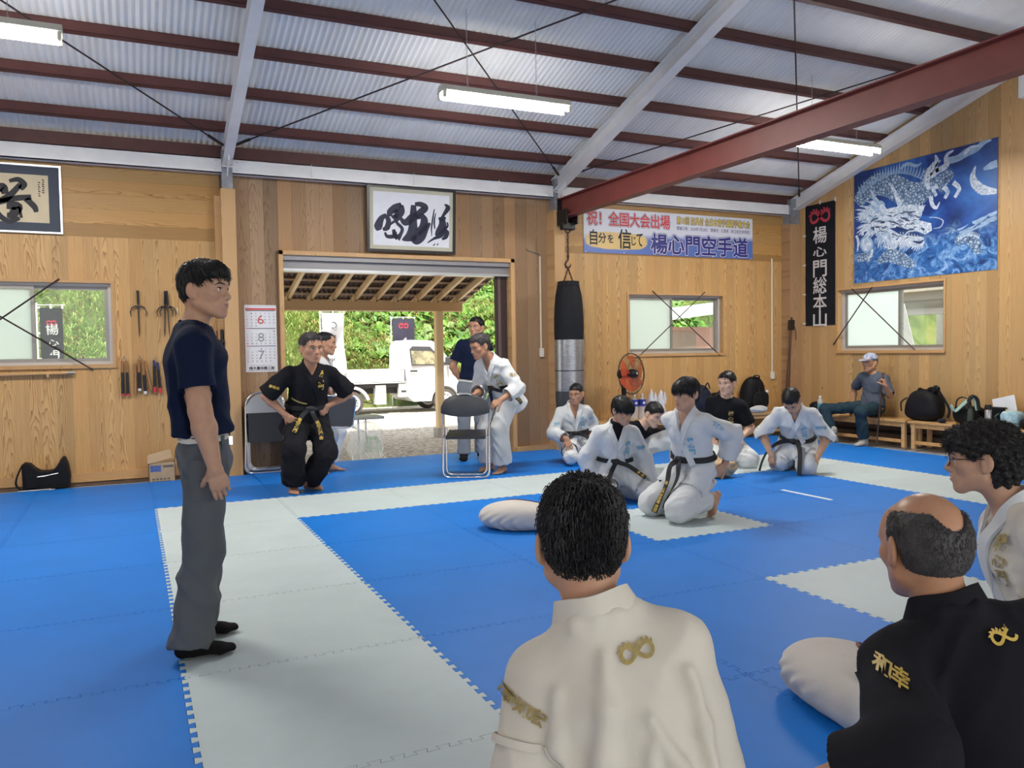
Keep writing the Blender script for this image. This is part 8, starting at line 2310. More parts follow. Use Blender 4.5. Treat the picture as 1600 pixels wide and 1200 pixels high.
def polo_man():
    p = Person('man in navy T-shirt, grey slacks and white belt standing by the door, hands behind', base=(3.68, 8.95, 0.0), sc=0.985, sk='b')
    p.pose((3.675, 8.96, 0.905), (3.73, 8.96, 1.43), -122, -122, head=(3.735, 8.915, 1.565), head_h=-142, head_pitch=-4)
    p.arm('R', (3.62, 9.08, 0.90), (-1, 0.25, 0), (0.7, 0.3, -0.5), (0, -0.3, -1), curl=0.5); p.arm('L', (3.80, 9.12, 0.90), (0.9, 0.2, 0), (-0.7, 0.3, -0.5), (0, -0.3, -1), curl=0.5)
    p.leg('R', (3.55, 8.93, 0.075), (-0.4, -1, 0), hd(-112)); p.leg('L', (3.80, 8.99, 0.075), (0, -1, 0), hd(-85))
    p.body(h=0.011, hf=0.005, bare_feet=False, slim=0.92); p.hair('short', 'black', 0.006, 500, 8)
    p.jacket(M['tee_navy'], cuff=(-0.30, -0.30), skirt=0, h=0.011, amp=0.005, seed=14, wide=0.95, sleeve=0.070, lap=False, vneck=0.0, name='t_shirt', hem=-0.04)
    p.trousers(M['slacks_lt'], hem=(1.03, 1.03), amp=0.005, seed=15, thigh=0.092, knee=0.078, cuff=0.082, top=-0.02)
    b = p.belt(M['belt_white'], at=0.035, w=0.042, knot=False, sdf=p.tsdf)
    for k, f in (('R', -112), ('L', -85)):
        s = SDF(); add_foot(s, p.J['A'+k], hd(f), UPV, 0.985, False, 0.004); s.rc(p.J['A'+k]-UPV*0.01, p.J['A'+k]+UPV*0.10, 0.044, 0.046, 0.03)
        V, F = s.mesh(0.007, (), 0.01, 1); mesh_obj('sock', V, F, M['sock_black'], p.root)
polo_man()

def stooping_man():
    p = Person('grey-haired man in white gi stooping to hold a folding chair by the doorway', base=(3.52, 7.80, 0.0), sc=0.98, sk='b')
    p.pose((3.60, 7.85, 0.865), (3.375, 7.71, 1.205), -150, -160, head=(3.255, 7.685, 1.335), head_h=-168, head_pitch=16, tilt=-0.05)
    p.arm('L', (3.37, 7.44, 0.79), (0.8, -0.2, -0.3), (-0.75, 0.25, -0.4), (-0.1, 0.6, -0.7), curl=0.75); p.arm('R', (3.215, 7.70, 0.86), (0.4, 0.8, -0.2), (-0.8, -0.25, -0.3), (0.1, -0.2, -1), curl=0.8)
    p.leg('L', (3.52, 7.75, 0.075), (-1, -0.3, 0), hd(-140)); p.leg('R', (3.46, 7.96, 0.075), (-1, 0, 0), hd(-165))
    p.body(h=0.010, hf=0.0045); p.hair('side_grey', 'salt', 0.006, 900, 9)
    p.jacket(M['gi_white'], cuff=(0.62, 0.62), skirt=0.22, vneck=0.15, h=0.011, amp=0.011, seed=19, hem_legs=False, sleeve=0.086)
    p.trousers(M['gi_white'], hem=(0.94, 0.93), seed=20, amp=0.011, thigh=0.112, knee=0.100, cuff=0.105)
    p.belt(M['belt_black'], at=0.11, tails=([(0.02, 0.0, -0.04), (0.03, -0.04, -0.16), (0.02, -0.05, -0.32), (0.02, -0.05, -0.42)], [(-0.09, 0.0, -0.02), (-0.16, -0.10, -0.05), (-0.20, -0.20, -0.12), (-0.20, -0.25, -0.17)]), text=(None, '楊心門'), tmat=M['gold_dim'])
    C = p.J['N']*0.55+p.J['P']*0.45
    cloth_text(p.jsdf, '楊心門', C+p.J['cf']*0.13-p.J['cr']*0.09, -p.J['cr'], p.J['up'], 0.05, M['gold_dim'], p.jobj)
    e = p.J['SL']*0.6+p.J['EL']*0.4
    cloth_text(p.jsdf, '道心', e+np.array([0, -0.09, 0.0]), (0.95, -0.2, 0.1), (-0.1, -0.1, 0.95), 0.04, M['gold_dim'], p.jobj, vertical=False)
stooping_man()

def kneeling_boys():
    # crop-haired boy by the punching bag
    p = Person('crop-haired boy in white gi kneeling in front of the punching bag', base=(4.55, 8.05, 0.0), sc=0.92, sk='b')
    p.pose((4.60, 8.12, 0.25), (4.535, 8.02, 0.66), -112, -118, head=(4.535, 7.955, 0.79), head_h=-138, head_pitch=8)
    seiza(p, (4.33, 7.87), (4.36, 7.9), -118); seiza(p, (4.74, 7.90), (4.37, 7.80, 0.10), -118)
    p.arm('R', (4.35, 7.84, 0.30), (-0.4, 0.8, 0), (0.05, -0.4, -0.9), (0.3, 0.5, -0.3), curl=0.25, spread=0.16); p.lap('L', 0.5)
    p.body(h=0.010, hf=0.0045, jaw=0.95, bare_feet=False); p.hair('crop', 'black', 0.006, 700, 11)
    p.jacket(M['gi_white'], cuff=(0.78, 0.8), skirt=0.22, vneck=0.22, seed=21, amp=0.011, sleeve=0.082); p.trousers(M['gi_white'], hem=(0.95, 0.95), seed=22, amp=0.012)
    p.belt(M['belt_black'], at=0.13, tails=([(0.08, 0.03, -0.05), (0.14, 0.06, -0.12)], [(-0.12, 0.02, -0.03), (-0.22, 0.02, -0.12), (-0.25, 0.02, -0.22)]))
    C = p.J['N']*0.6+p.J['P']*0.4; cloth_text(p.jsdf, '楊心門', C+p.J['cf']*0.12-p.J['cr']*0.085, -p.J['cr'], p.J['up'], 0.042, M['sky_thread'], p.jobj)
    for k, q in (('R', 1), ('L', -1)): e = p.J['S'+k]*0.6+p.J['E'+k]*0.4; cloth_text(p.jsdf, '空手', e+p.J['cf']*0.08+p.J['cr']*q*0.02, -p.J['cr'], p.J['up'], 0.030, M['sky_thread'], p.jobj, vertical=False)
    # bowl-haired child, black collar inside the gi
    p = Person('bowl-haired child in white gi over a black undershirt, kneeling and looking down', base=(3.68, 5.75, 0.0), sc=0.90, sk='a')
    p.pose((3.735, 5.93, 0.255), (3.690, 5.79, 0.650), -112, -116, head=(3.715, 5.735, 0.775), head_h=-84, head_pitch=22, head_roll=4)
    seiza(p, (3.90, 5.62), (3.53, 5.66), -116)
    p.arm('R', (3.535, 5.91, 0.15), (-0.5, 0.6, 0), (0, 0, -1), (1, 0, 0)); p.arm('L', (3.99, 5.71, 0.13), (0.6, 0.4, 0), (0, -0.2, -1), (-1, 0, 0))
    p.body(h=0.009, hf=0.0040, jaw=0.95, bare_feet=False); p.hair('bowl', 'black', 0.005, 1300, 13)
    p.jacket(M['gi_white'], cuff=(0.95, 0.95), skirt=0.24, vneck=0.17, h=0.010, seed=23, amp=0.011, sleeve=0.082); p.trousers(M['gi_white'], hem=(0.95, 0.95), seed=24, amp=0.012)
    c = SDF(); J = p.J; N, u, x = J['N'], J['up'], J['cr']; P = J['P']
    c.fc(P+(N-P)*0.5, P+(N-P)*0.76, (0.130, 0.099), (0.142, 0.102), x, 0.04); c.fc(P+(N-P)*0.76, N-u*0.03, (0.138, 0.099), (0.078, 0.062), x, 0.04); c.rc(N-u*0.03, N+u*0.035, 0.062, 0.058, 0.02); c.bx(N+u*0.16, (0.2, 0.2, 0.12), np.stack([x, np.cross(u, x), u], 1), 0, 0.005, 'c')
    V, F = c.mesh(0.009); mesh_obj('undershirt', V, F, M['tee_black'], p.root)
    p.belt(M['belt_black'], at=0.13, tails=([(0.03, 0.03, -0.05), (0.07, 0.10, -0.12), (0.10, 0.16, -0.22), (0.11, 0.18, -0.28)], [(-0.10, 0.04, -0.03), (-0.18, 0.10, -0.08), (-0.25, 0.14, -0.13)]), text=(None, '楊心門'))
    C = p.J['N']*0.6+p.J['P']*0.4; cloth_text(p.jsdf, '楊心門', C+p.J['cf']*0.12-p.J['cr']*0.085, -p.J['cr'], p.J['up'], 0.042, M['sky_thread'], p.jobj)
    e = p.J['SL']*0.6+p.J['EL']*0.4; cloth_text(p.jsdf, '空手', e+p.J['cf']*0.08-p.J['cr']*0.02, -p.J['cr'], p.J['up'], 0.034, M['sky_thread'], p.jobj, vertical=False)
kneeling_boys()

def crouching_boy():
    p = Person('boy in black T-shirt crouching low behind the two kneeling students', base=(4.85, 7.05, 0.0), sc=0.95, sk='c')
    p.pose((4.60, 7.25, 0.20), (4.76, 6.98, 0.50), -75, -70, head=(4.83, 6.88, 0.610), head_h=-84, head_pitch=26, head_roll=-6)
    p.arm('R', (4.62, 6.72, 0.16), (-0.9, 0, 0.1), (0.3, -0.3, -0.8), (0.5, 0, -0.6)); p.arm('L', (5.08, 6.78, 0.26), (0.9, 0.3, 0.2), (0, -0.3, -0.9), (-1, 0, 0))
    seiza(p, (4.95, 6.95), (4.62, 6.9), -75)
    p.leg('L', (5.10, 6.86, 0.075), None, hd(-60), knee=(5.10, 6.74, 0.40))
    p.body(h=0.010, hf=0.0045, bare_feet=True); p.hair('short', 'black', 0.006, 700, 15)
    p.jacket(M['tee_black'], cuff=(-0.25, -0.25), skirt=0, h=0.011, amp=0.006, seed=31, wide=0.9, sleeve=0.072, lap=False, vneck=0.0, name='t_shirt', hem=-0.1)
    p.trousers(M['gi_white'], hem=(0.85, 0.9), seed=32, amp=0.011, thigh=0.115, knee=0.105, cuff=0.10)
crouching_boy()

def tall_kneeling_teen():
    p = Person('teenager in white gi kneeling upright on the white square, hand on hip', base=(3.78, 4.98, 0.0), sc=0.96, sk='a')
    p.pose((3.90, 5.02, 0.365), (3.765, 4.945, 0.815), -157, -172, head=(3.735, 4.905, 0.945), head_h=-168, head_pitch=4)
    p.arm('L', (4.06, 4.86, 0.40), (0.9, -0.1, 0.0), (-0.55, 0.1, -0.5), (-0.2, 0.8, -0.1), curl=0.5, thumb_in=0.1); p.arm('R', (3.97, 5.20, 0.40), (0.7, 0.5, 0), (-0.5, 0, -0.8), (0.3, -0.8, -0.3))
    for k, kn, an, f in (('L', (3.605, 4.835, 0.10), (3.965, 4.90, 0.155), (-0.45, 0, -0.9)), ('R', (3.60, 5.16, 0.10), (3.98, 5.13, 0.155), (-0.45, 0, -0.9))):
        p.leg(k, an, None, np.array(f), np.array([-0.9, 0, 0.45]), knee=kn)
    p.body(h=0.009, hf=0.0038, jaw=0.95, bare_feet=True, gaze=(0.1, -0.15)); p.hair('bowl', 'black', 0.005, 1300, 17)
    p.jacket(M['gi_white'], cuff=(0.80, 0.85), skirt=0.20, vneck=0.19, h=0.010, seed=33, amp=0.011, sleeve=0.086); p.trousers(M['gi_white'], hem=(0.80, 0.85), seed=34, amp=0.009, h=0.010, thigh=0.112, knee=0.104, cuff=0.095)
    p.belt(M['belt_black'], at=0.115, w=0.046, tails=([(0.06, 0.05, -0.05), (0.05, 0.10, -0.18), (0.06, 0.18, -0.32), (0.07, 0.22, -0.40)], [(-0.03, 0.05, -0.03), (-0.04, 0.08, -0.14), (-0.02, 0.16, -0.28), (-0.01, 0.19, -0.36)]), text=('楊心門空手道連盟', '楊心門太郎'), tsz=0.030)
    C = p.J['N']*0.52+p.J['P']*0.48; cloth_text(p.jsdf, '楊心門', C+p.J['cf']*0.13-p.J['cr']*0.075, -p.J['cr'], p.J['up'], 0.045, M['sky_thread'], p.jobj)
    e = p.J['SL']*0.5+p.J['EL']*0.5; cloth_text(p.jsdf, '下濱心', e+np.array([-0.06, -0.06, 0.03]), (0.78, -0.3, -0.50), (0.35, -0.4, 0.8), 0.036, M['sky_thread'], p.jobj, vertical=False)
    q = p.jsdf.project([p.J['KR']+np.array([0.07, -0.06, 0.16])], 0.003)[0]; n = p.jsdf.grad([q])[0]
    MB().obox(q, n, np.cross(UPV, n), UPV, 0.002, 0.036, 0.012).build('hem_label', M['ink'], p.jobj)
tall_kneeling_teen()

def black_tee_man():
    p = Person('man in black T-shirt with gold characters kneeling below the navy backpack', base=(5.80, 6.95, 0.0), sc=0.99, sk='c')
    p.pose((5.90, 7.08, 0.26), (5.855, 6.985, 0.755), -142, -142, head=(5.835, 6.945, 0.895), head_h=-158, head_pitch=2)
    seiza(p, (5.93, 6.72), (5.55, 6.82), -142)
    p.arm('L', (5.88, 6.76, 0.33), (0.8, 0.3, 0), (-0.8, 0.1, -0.3), (0, 0.2, -1), curl=0.5); p.lap('R', 0.5)
    p.body(h=0.010, hf=0.0042, bare_feet=False); p.hair('short', 'black', 0.006, 900, 19)
    p.jacket(M['tee_black'], cuff=(-0.22, -0.22), skirt=0, h=0.0105, amp=0.006, seed=41, wide=0.90, sleeve=0.078, lap=False, vneck=0.0, name='t_shirt', hem=-0.05)
    p.trousers(M['gi_white'], hem=(0.95, 0.95), seed=42, amp=0.011, thigh=0.115, knee=0.11)
    p.belt(M['belt_black'], at=0.13, tails=([(0.05, 0.03, -0.05), (0.03, 0.08, -0.15)],), text=('心門',), tsz=0.032)
    C = p.J['N']*0.58+p.J['P']*0.42; cloth_text(p.jsdf, '楊心門', C+p.J['cf']*0.12-p.J['cr']*0.085, -p.J['cr'], p.J['up'], 0.052, M['gold_dim'], p.jobj)
black_tee_man()

def bowing_student():
    p = Person('student in white gi kneeling with head bowed near the back right corner', base=(6.15, 6.25, 0.0), sc=0.97, sk='a')
    p.pose((6.33, 6.42, 0.26), (6.085, 6.205, 0.665), -140, -152, head=(5.955, 6.12, 0.745), head_h=-150, head_pitch=52, sh_w=0.165)
    seiza(p, (6.13, 6.10), (6.08, 6.42), -152)
    p.arm('R', (5.95, 6.40, 0.17), (-0.3, 0.6, 0), (0.1, 0, -1), (1, 0, 0), curl=0.4); p.arm('L', (6.22, 6.04, 0.16), (0.5, -0.1, 0), (-0.2, 0.1, -1), (-0.8, 0.5, 0), curl=0.5)
    p.body(h=0.010, hf=0.0042, bare_feet=False); p.hair('short', 'black', 0.006, 900, 23)
    p.jacket(M['gi_white'], cuff=(0.12, 0.12), skirt=0.26, vneck=0.16, seed=43, amp=0.011, sleeve=0.090); p.trousers(M['gi_white'], hem=(0.95, 0.95), seed=44, amp=0.011, thigh=0.11, knee=0.104)
    p.belt(M['belt_black'], at=0.13, w=0.048, kn_r=0.03, tails=([(0.13, 0.02, -0.01), (0.24, 0.06, -0.09), (0.29, 0.12, -0.20), (0.32, 0.16, -0.34)], [(-0.07, 0.08, -0.02), (-0.12, 0.18, -0.10), (-0.14, 0.26, -0.25), (-0.14, 0.27, -0.36)]))
    C = p.J['N']*0.55+p.J['P']*0.45; cloth_text(p.jsdf, '楊心門', C+p.J['cf']*0.13-p.J['cr']*0.085, -p.J['cr'], p.J['up'], 0.050, M['sky_thread'], p.jobj)
    e = p.J['SL']*0.45+p.J['EL']*0.55; cloth_text(p.jsdf, '空手道', e+np.array([-0.05, -0.07, 0.0]), (0.85, -0.5, 0), (0, 0, 1), 0.034, M['sky_thread'], p.jobj, vertical=False)
bowing_student()

def old_man():
    p = Person('old man in cap and grey shirt sitting on the bench holding a cane', base=(8.75, 7.6, 0.0), sc=0.93, sk='d')
    p.pose((8.80, 7.60, 0.505), (8.775, 7.56, 0.935), -168, -172, head=(8.715, 7.575, 1.055), head_h=-178, head_pitch=2)
    p.arm('L', (8.60, 7.235, 0.765), (0.3, -0.2, -1), (-0.15, 0.1, 1), (-0.3, 0.9, 0), curl=1.25, thumb_in=0.9, ua=0.27, fa=0.235); p.arm('R', (8.78, 7.90, 0.48), (0.3, 0.8, 0), (-0.3, 0.2, -0.8), (0, 0, -1))
    p.leg('R', (8.42, 7.90, 0.075), None, hd(158), knee=(8.42, 8.06, 0.435)); p.leg('L', (8.46, 7.44, 0.075), None, hd(-175), knee=(8.37, 7.42, 0.44))
    p.body(h=0.010, hf=0.0045, bare_feet=False, jaw=0.97, brow='brow_grey'); p.hair('fringe', 'grey', 0.006, 300, 25)
    sh = cloth_mat('slate_shirt', (0.085, 0.10, 0.135), 0.9, fold=14)
    p.jacket(sh, cuff=(-0.10, -0.15), skirt=0.04, h=0.011, amp=0.006, seed=45, wide=0.88, sleeve=0.072, lap=False, vneck=0.04, name='shirt', hem_legs=False, skirt_r=(0.18, 0.145))
    p.trousers(cloth_mat('dark_jeans', (0.022, 0.045, 0.062), 0.85, 0.25), hem=(0.92, 0.95), seed=46, amp=0.011, thigh=0.09, knee=0.08, cuff=0.078, extra=lambda c, q: c.bx((8.86, 7.6, 0.148), (0.205, 0.7, 0.2), None, 0, 0.01, 'c'))
    ribbon(p.jsdf, [p.J['N']+p.J['cf']*0.14-p.J['cr']*0.075-UPV*z for z in (0.15, 0.25)], 0.09, 0.003, sh, 'pocket', p.jobj, 5)
    for k, f in (('R', 158), ('L', -175)):
        s = SDF(); add_foot(s, p.J['A'+k], hd(f), UPV, 0.93, False, 0.005); s.rc(p.J['A'+k]-UPV*0.01, p.J['A'+k]+UPV*0.10, 0.044, 0.046, 0.03)
        V, F = s.mesh(0.007, (), 0.01, 1); mesh_obj('sock', V, F, plain('pale_sock', (0.40, 0.39, 0.36), 0.9) if k == 'R' else bpy.data.materials['pale_sock'], p.root)
    H, R, q = p.J['head'], p.J['HR_'], p.hs
    def L(x, y, z): return H+R@(np.array([x, y, z])*q)
    s = SDF(); s.el(L(0, -0.014, 0.058), np.array([0.090, 0.108, 0.080])*q, R); s.bx(L(0, 0, 0.0), np.array([0.14, 0.16, 0.050])*q, R, 0, 0.004, 'c')
    V, F = s.mesh(0.006, (), 0.01, 1)
    cm = NT('pale_blue_cap'); n = cm.noise(cm.pos(), 22, 3, 0.6); cm.set(cm.ramp(n, [(0.42, (0.22, 0.27, 0.42)), (0.52, (0.46, 0.50, 0.60))]), 0.8)
    cap = mesh_obj('cap', V, F, cm.mat, p.root)
    b = MB(); vs = []
    for i in range(13):
        a = pi*i/12
        for r, dz in ((0.85, 0.0), (1.0, 0.0)):
            pass
        vs += [L(0.086*cos(a), 0.05+0.045*sin(a), 0.052), L(0.080*cos(a), 0.075+0.105*sin(a), 0.040+0.010*cos(a)**2), L(0.080*cos(a), 0.075+0.105*sin(a), 0.034+0.010*cos(a)**2), L(0.086*cos(a), 0.05+0.045*sin(a), 0.045)]
    for i in range(12):
        for k in range(4): b.add([vs[i*4+k], vs[i*4+(k+1) % 4], vs[i*4+4+(k+1) % 4], vs[i*4+4+k]], [(0, 1, 2, 3)])
    b.build('cap_peak', plain('cap_peak_blue', (0.36, 0.42, 0.56), 0.8), cap, True)
    o = empty('walking_cane', (8.56, 7.28, 0.0), 'thin dark walking cane held upright by the old man', 'cane')
    tp = p.J['WL']+unit(np.array([-0.15, 0.1, 1]))*0.075+np.array([-0.012, 0.028, 0])
    t1 = tp+np.array([0.012, -0.012, 0.10])
    MB().tube([(8.555, 7.33, 0.0), tuple(tp-np.array([0, 0, 0.05]))], 0.010, 10).build('shaft', plain('cane_wood', (0.06, 0.035, 0.022), 0.4), o, True)
    MB().tube([tuple(tp-np.array([0, 0, 0.05])), tuple(t1)], [0.013, 0.015], 10).build('grip', plain('cane_grip', (0.10, 0.05, 0.03), 0.4), o, True)
old_man()
# ---------------------------------------------------------------- the three men nearest the camera
def curly_man():
    p = Person('curly-haired smiling man with glasses in cream white gi, kneeling at the right edge', base=(2.70, 1.70, 0.0), sc=0.98, sk='a', hs=1.0)
    p.pose((2.76, 1.60, 0.25), (2.665, 1.735, 0.745), 142, 135, head=(2.605, 1.800, 0.892), head_h=126, head_pitch=2)
    seiza(p, (2.60, 1.83), (2.78, 2.04), 135)
    p.arm('L', (2.48, 1.58, 0.36), (0.4, -0.8, 0), (-0.5, 0.4, -0.6), (0.5, 0.7, 0), curl=0.5); p.lap('R', 0.55)
    p.body(h=0.009, hf=0.0034, mouth=0.0035, bare_feet=False); p.hair('curly', 'soft', 0.0045, 9000, 27)
    def ex(c, q):
        N, up, cf, cr = q.J['N'], q.J['up'], q.J['cf'], q.J['cr']
        for i in range(5): a = N-up*(0.10+0.05*i)+cf*0.12-cr*(0.02+0.02*i); c.rc(a, a-cr*0.10-up*0.07, 0.012, 0.006, 0.03)
    p.jacket(M['gi_warm'], cuff=(0.42, 0.6), skirt=0.24, vneck=0.20, h=0.009, amp=0.009, seed=51, sleeve=0.094, wide=1.05, extra=ex, collar_mat=M['gi_white'])
    W_, E_ = p.J['WL'], p.J['EL']; d = unit(W_-E_); c = E_+(W_-E_)*0.36
    s = SDF(); s.rc(c-d*0.022, c+d*0.022, 0.098, 0.100, 0.01); u1 = unit(np.cross(d, [0.3, 0.5, 0.8])); R_ = np.stack([u1, np.cross(d, u1), d], 1)
    s.bx(c+d*0.128, (0.15, 0.15, 0.1), R_, 0, 0.006, 'c'); s.bx(c-d*0.128, (0.15, 0.15, 0.1), R_, 0, 0.006, 'c'); s.rc(c-d*0.1, c+d*0.1, 0.078, 0.082, 0.004, 'c')
    V, F = s.mesh(0.008); mesh_obj('rolled_cuff', V, F, M['gi_warm'], p.jobj)
    p.trousers(M['gi_warm'], hem=(0.95, 0.95), seed=52, amp=0.008)
    p.belt(M['belt_black'], at=0.13, tails=([(-0.10, 0.10, -0.02), (-0.17, 0.25, -0.06), (-0.20, 0.38, -0.12), (-0.205, 0.47, -0.17)], [(0.05, 0.08, -0.06), (0.06, 0.16, -0.18)]), text=('会門心養', None), tsz=0.03, tmat=M['gold_dim'])
    C = p.J['N']*0.72+p.J['P']*0.28
    cloth_text(p.jsdf, '楊心門', C+p.J['cf']*0.13-p.J['cr']*0.10, -p.J['cr'], p.J['up'], 0.052, M['gold_dim'], p.jobj)
    e = p.J['SL']*0.58+p.J['EL']*0.42; U = unit(np.cross(unit(E_-p.J['SL']), hd(-115)))
    for i, t in enumerate(('正義道養', '日本空手')): cloth_text(p.jsdf, t, e+hd(-115)*0.09+UPV*(0.018-0.036*i), hd(-25), UPV, 0.028, M['gold_dim'], p.jobj, vertical=False)
    H, R = p.J['head'], p.J['HR_']
    def L(x, y, z): return H+R@(np.array([x, y, z])*0.98)
    g = MB()
    for q in (-1, 1):
        g.tube([L(q*0.034+0.026*cos(a), 0.108-0.010*abs(cos(a)), 0.001+0.021*sin(a)) for a in np.linspace(0, 2*pi, 21)[:-1]], 0.0018, 6, closed=True)
        g.tube([L(q*0.060, 0.100, 0.006), L(q*0.078, 0.05, 0.008), L(q*0.084, -0.005, 0.010)], 0.0018, 6)
    g.tube([L(-0.009, 0.110, 0.004), L(0, 0.114, 0.007), L(0.009, 0.110, 0.004)], 0.0016, 6)
    o = empty('eyeglasses', tuple(L(0, 0.11, 0)), 'dark thin-rimmed eyeglasses worn by the curly-haired man', 'glasses')
    g.build('rims', plain('dark_rim', (0.03, 0.016, 0.014), 0.3), o, True)
    for q in (-1, 1): MB().add([L(q*0.034+0.025*cos(a), 0.107, 0.001+0.020*sin(a)) for a in np.linspace(0, 2*pi, 21)[:-1]], [tuple(range(20))]).build('lens', M['clear'], o)
curly_man()

def balding_man():
    p = Person('balding man in black gi seen from behind, kneeling at the right foreground', base=(1.50, 0.95, 0.0), sc=0.945, sk='d', hs=1.0)
    p.pose((1.575, 0.97, 0.22), (1.515, 1.120, 0.735), 60, 60, head=(1.498, 1.165, 0.858), head_h=72, head_pitch=6, tilt=0.0, sh_w=0.142)
    seiza(p, (1.40, 1.32), (1.72, 1.25), 60)
    p.arm('L', (1.13, 1.15, 0.43), (-0.4, -1.0, 0.0), (0.1, 0.5, -0.6), (0.8, -0.2, -0.4), curl=0.7); p.lap('R', 0.5)
    p.body(h=0.009, hf=0.0032, bare_feet=False, eyes=False); hr_ = p.hair('fringe', 'salt', 0.0038, 5200, 29)
    p.face()
    p.jacket(M['gi_black'], cuff=(0.5, 0.2), skirt=0.24, vneck=0.20, h=0.009, amp=0.009, seed=53, sleeve=0.090, wide=0.95, neck_r=0.062)
    p.trousers(M['gi_black'], hem=(0.95, 0.95), seed=54, amp=0.008)
    p.belt(M['belt_black'], at=0.13)
    b = -p.J['cf']; up = p.J['up']; cr = p.J['cr']
    cloth_text(p.jsdf, '', p.J['N']-up*0.055+b*0.09+cr*0.062, cr, up, 0.026, M['gold'], p.jobj, emb=True, name='emblem')
    nn = unit(np.array([-0.66, -0.68, 0.30])); V_ = unit(np.array([0.15, 0.1, 1])); U_ = unit(np.cross(V_, nn))
    cloth_text(p.jsdf, '和幸', np.array([1.272, 1.05, 0.668]), unit(U_*0.92-V_*0.36), unit(V_*0.92+U_*0.36), 0.028, M['gold'], p.jobj, vertical=False)
balding_man()

def front_man():
    p = Person('man in white gi with gold back emblem, seen from behind in the foreground', base=(0.83, 1.25, 0.0), sc=1.0, sk='a', hs=1.0)
    p.pose((0.860, 1.200, 0.245), (0.793, 1.325, 0.776), 61, 62, head=(0.792, 1.375, 0.905), head_h=67, head_pitch=3, tilt=0.03, sh_w=0.128, drop=0.092)
    seiza(p, (0.82, 1.62), (1.10, 1.50), 62)
    p.lap('L', 0.5, 0.03); p.lap('R', 0.55, -0.03)
    p.body(h=0.009, hf=0.0032, bare_feet=False); p.hair('short', 'black', 0.004, 7000, 31)
    def ex(c, q):
        J = q.J; N, up, b, cr = J['N'], J['up'], -J['cf'], J['cr']
        def B(x, z, o=0.125): return N-up*z+b*o+cr*x
        # pulled folds between the collar, the left armpit and the lower back
        for pts, r in (([B(0.0, 0.06, 0.075), B(-0.012, 0.14, 0.118), B(-0.04, 0.22, 0.128), B(-0.085, 0.30, 0.125), B(-0.12, 0.355, 0.118)], [0.006, 0.013, 0.018, 0.020, 0.016]),
                       ([B(-0.125, 0.36, 0.118), B(-0.075, 0.345, 0.125), B(-0.02, 0.335, 0.130), B(0.03, 0.29, 0.130), B(0.05, 0.22, 0.128)], [0.016, 0.018, 0.015, 0.010, 0.004]),
                       ([B(-0.10, 0.10, 0.09), B(-0.12, 0.19, 0.108), B(-0.10, 0.26, 0.122)], [0.005, 0.011, 0.006]),
                       ([B(0.055, 0.17, 0.120), B(0.10, 0.27, 0.125), B(0.15, 0.36, 0.115)], [0.004, 0.010, 0.006]),
                       ([B(0.15, 0.12, 0.085), B(0.165, 0.22, 0.095), B(0.17, 0.32, 0.098)], [0.006, 0.012, 0.006]),
                       ([B(-0.02, 0.36, 0.130), B(0.06, 0.42, 0.134), B(0.13, 0.45, 0.125)], [0.006, 0.012, 0.006])): c.path(list(c.project(pts, 0.0, 6)+b*0.007), [x*1.2 for x in r], 0.022)
    p.jacket(M['gi_warm'], cuff=(0.85, 0.85), skirt=0.24, vneck=0.20, h=0.0075, amp=0.006, seed=61, sleeve=0.078, wide=0.90, extra=ex, neck_r=0.062, smooth=1)
    # rows of stitching on the collar
    J = p.J; N, up, b, cr = J['N'], J['up'], -J['cf'], J['cr']
    p.trousers(M['gi_warm'], hem=(0.95, 0.95), seed=62, amp=0.008)
    p.belt(M['belt_black'], at=0.13)
    cloth_text(p.jsdf, '', N-up*0.066+b*0.10+cr*0.060, cr, up, 0.030, M['gold_dim'], p.jobj, emb=True, name='emblem')
    nn = unit(np.array([-0.40, -0.90, 0.10])); V_ = unit(np.array([0.0, 0.05, 1])); U_ = unit(np.cross(V_, nn))
    cloth_text(p.jsdf, '南知宏', np.array([0.607, 1.27, 0.636]), unit(U_*0.90-V_*0.42), unit(V_*0.90+U_*0.42), 0.028, M['gold_dim'], p.jobj, vertical=False)
    q, d = J['SL'], unit(J['EL']-J['SL']); u1 = unit(np.cross(d, [0.3, 0.5, 0.8])); u2 = np.cross(d, u1); c = q+d*0.118
    ring = [c+(u1*cos(a)+u2*sin(a))*0.085 for a in np.linspace(0, 2*pi, 15)[:-1]]
    ribbon(p.jsdf, ring, 0.014, 0.0025, M['gi_warm'], 'sleeve_seam', p.jobj, 4, closed=True, off=0.001)
front_man()

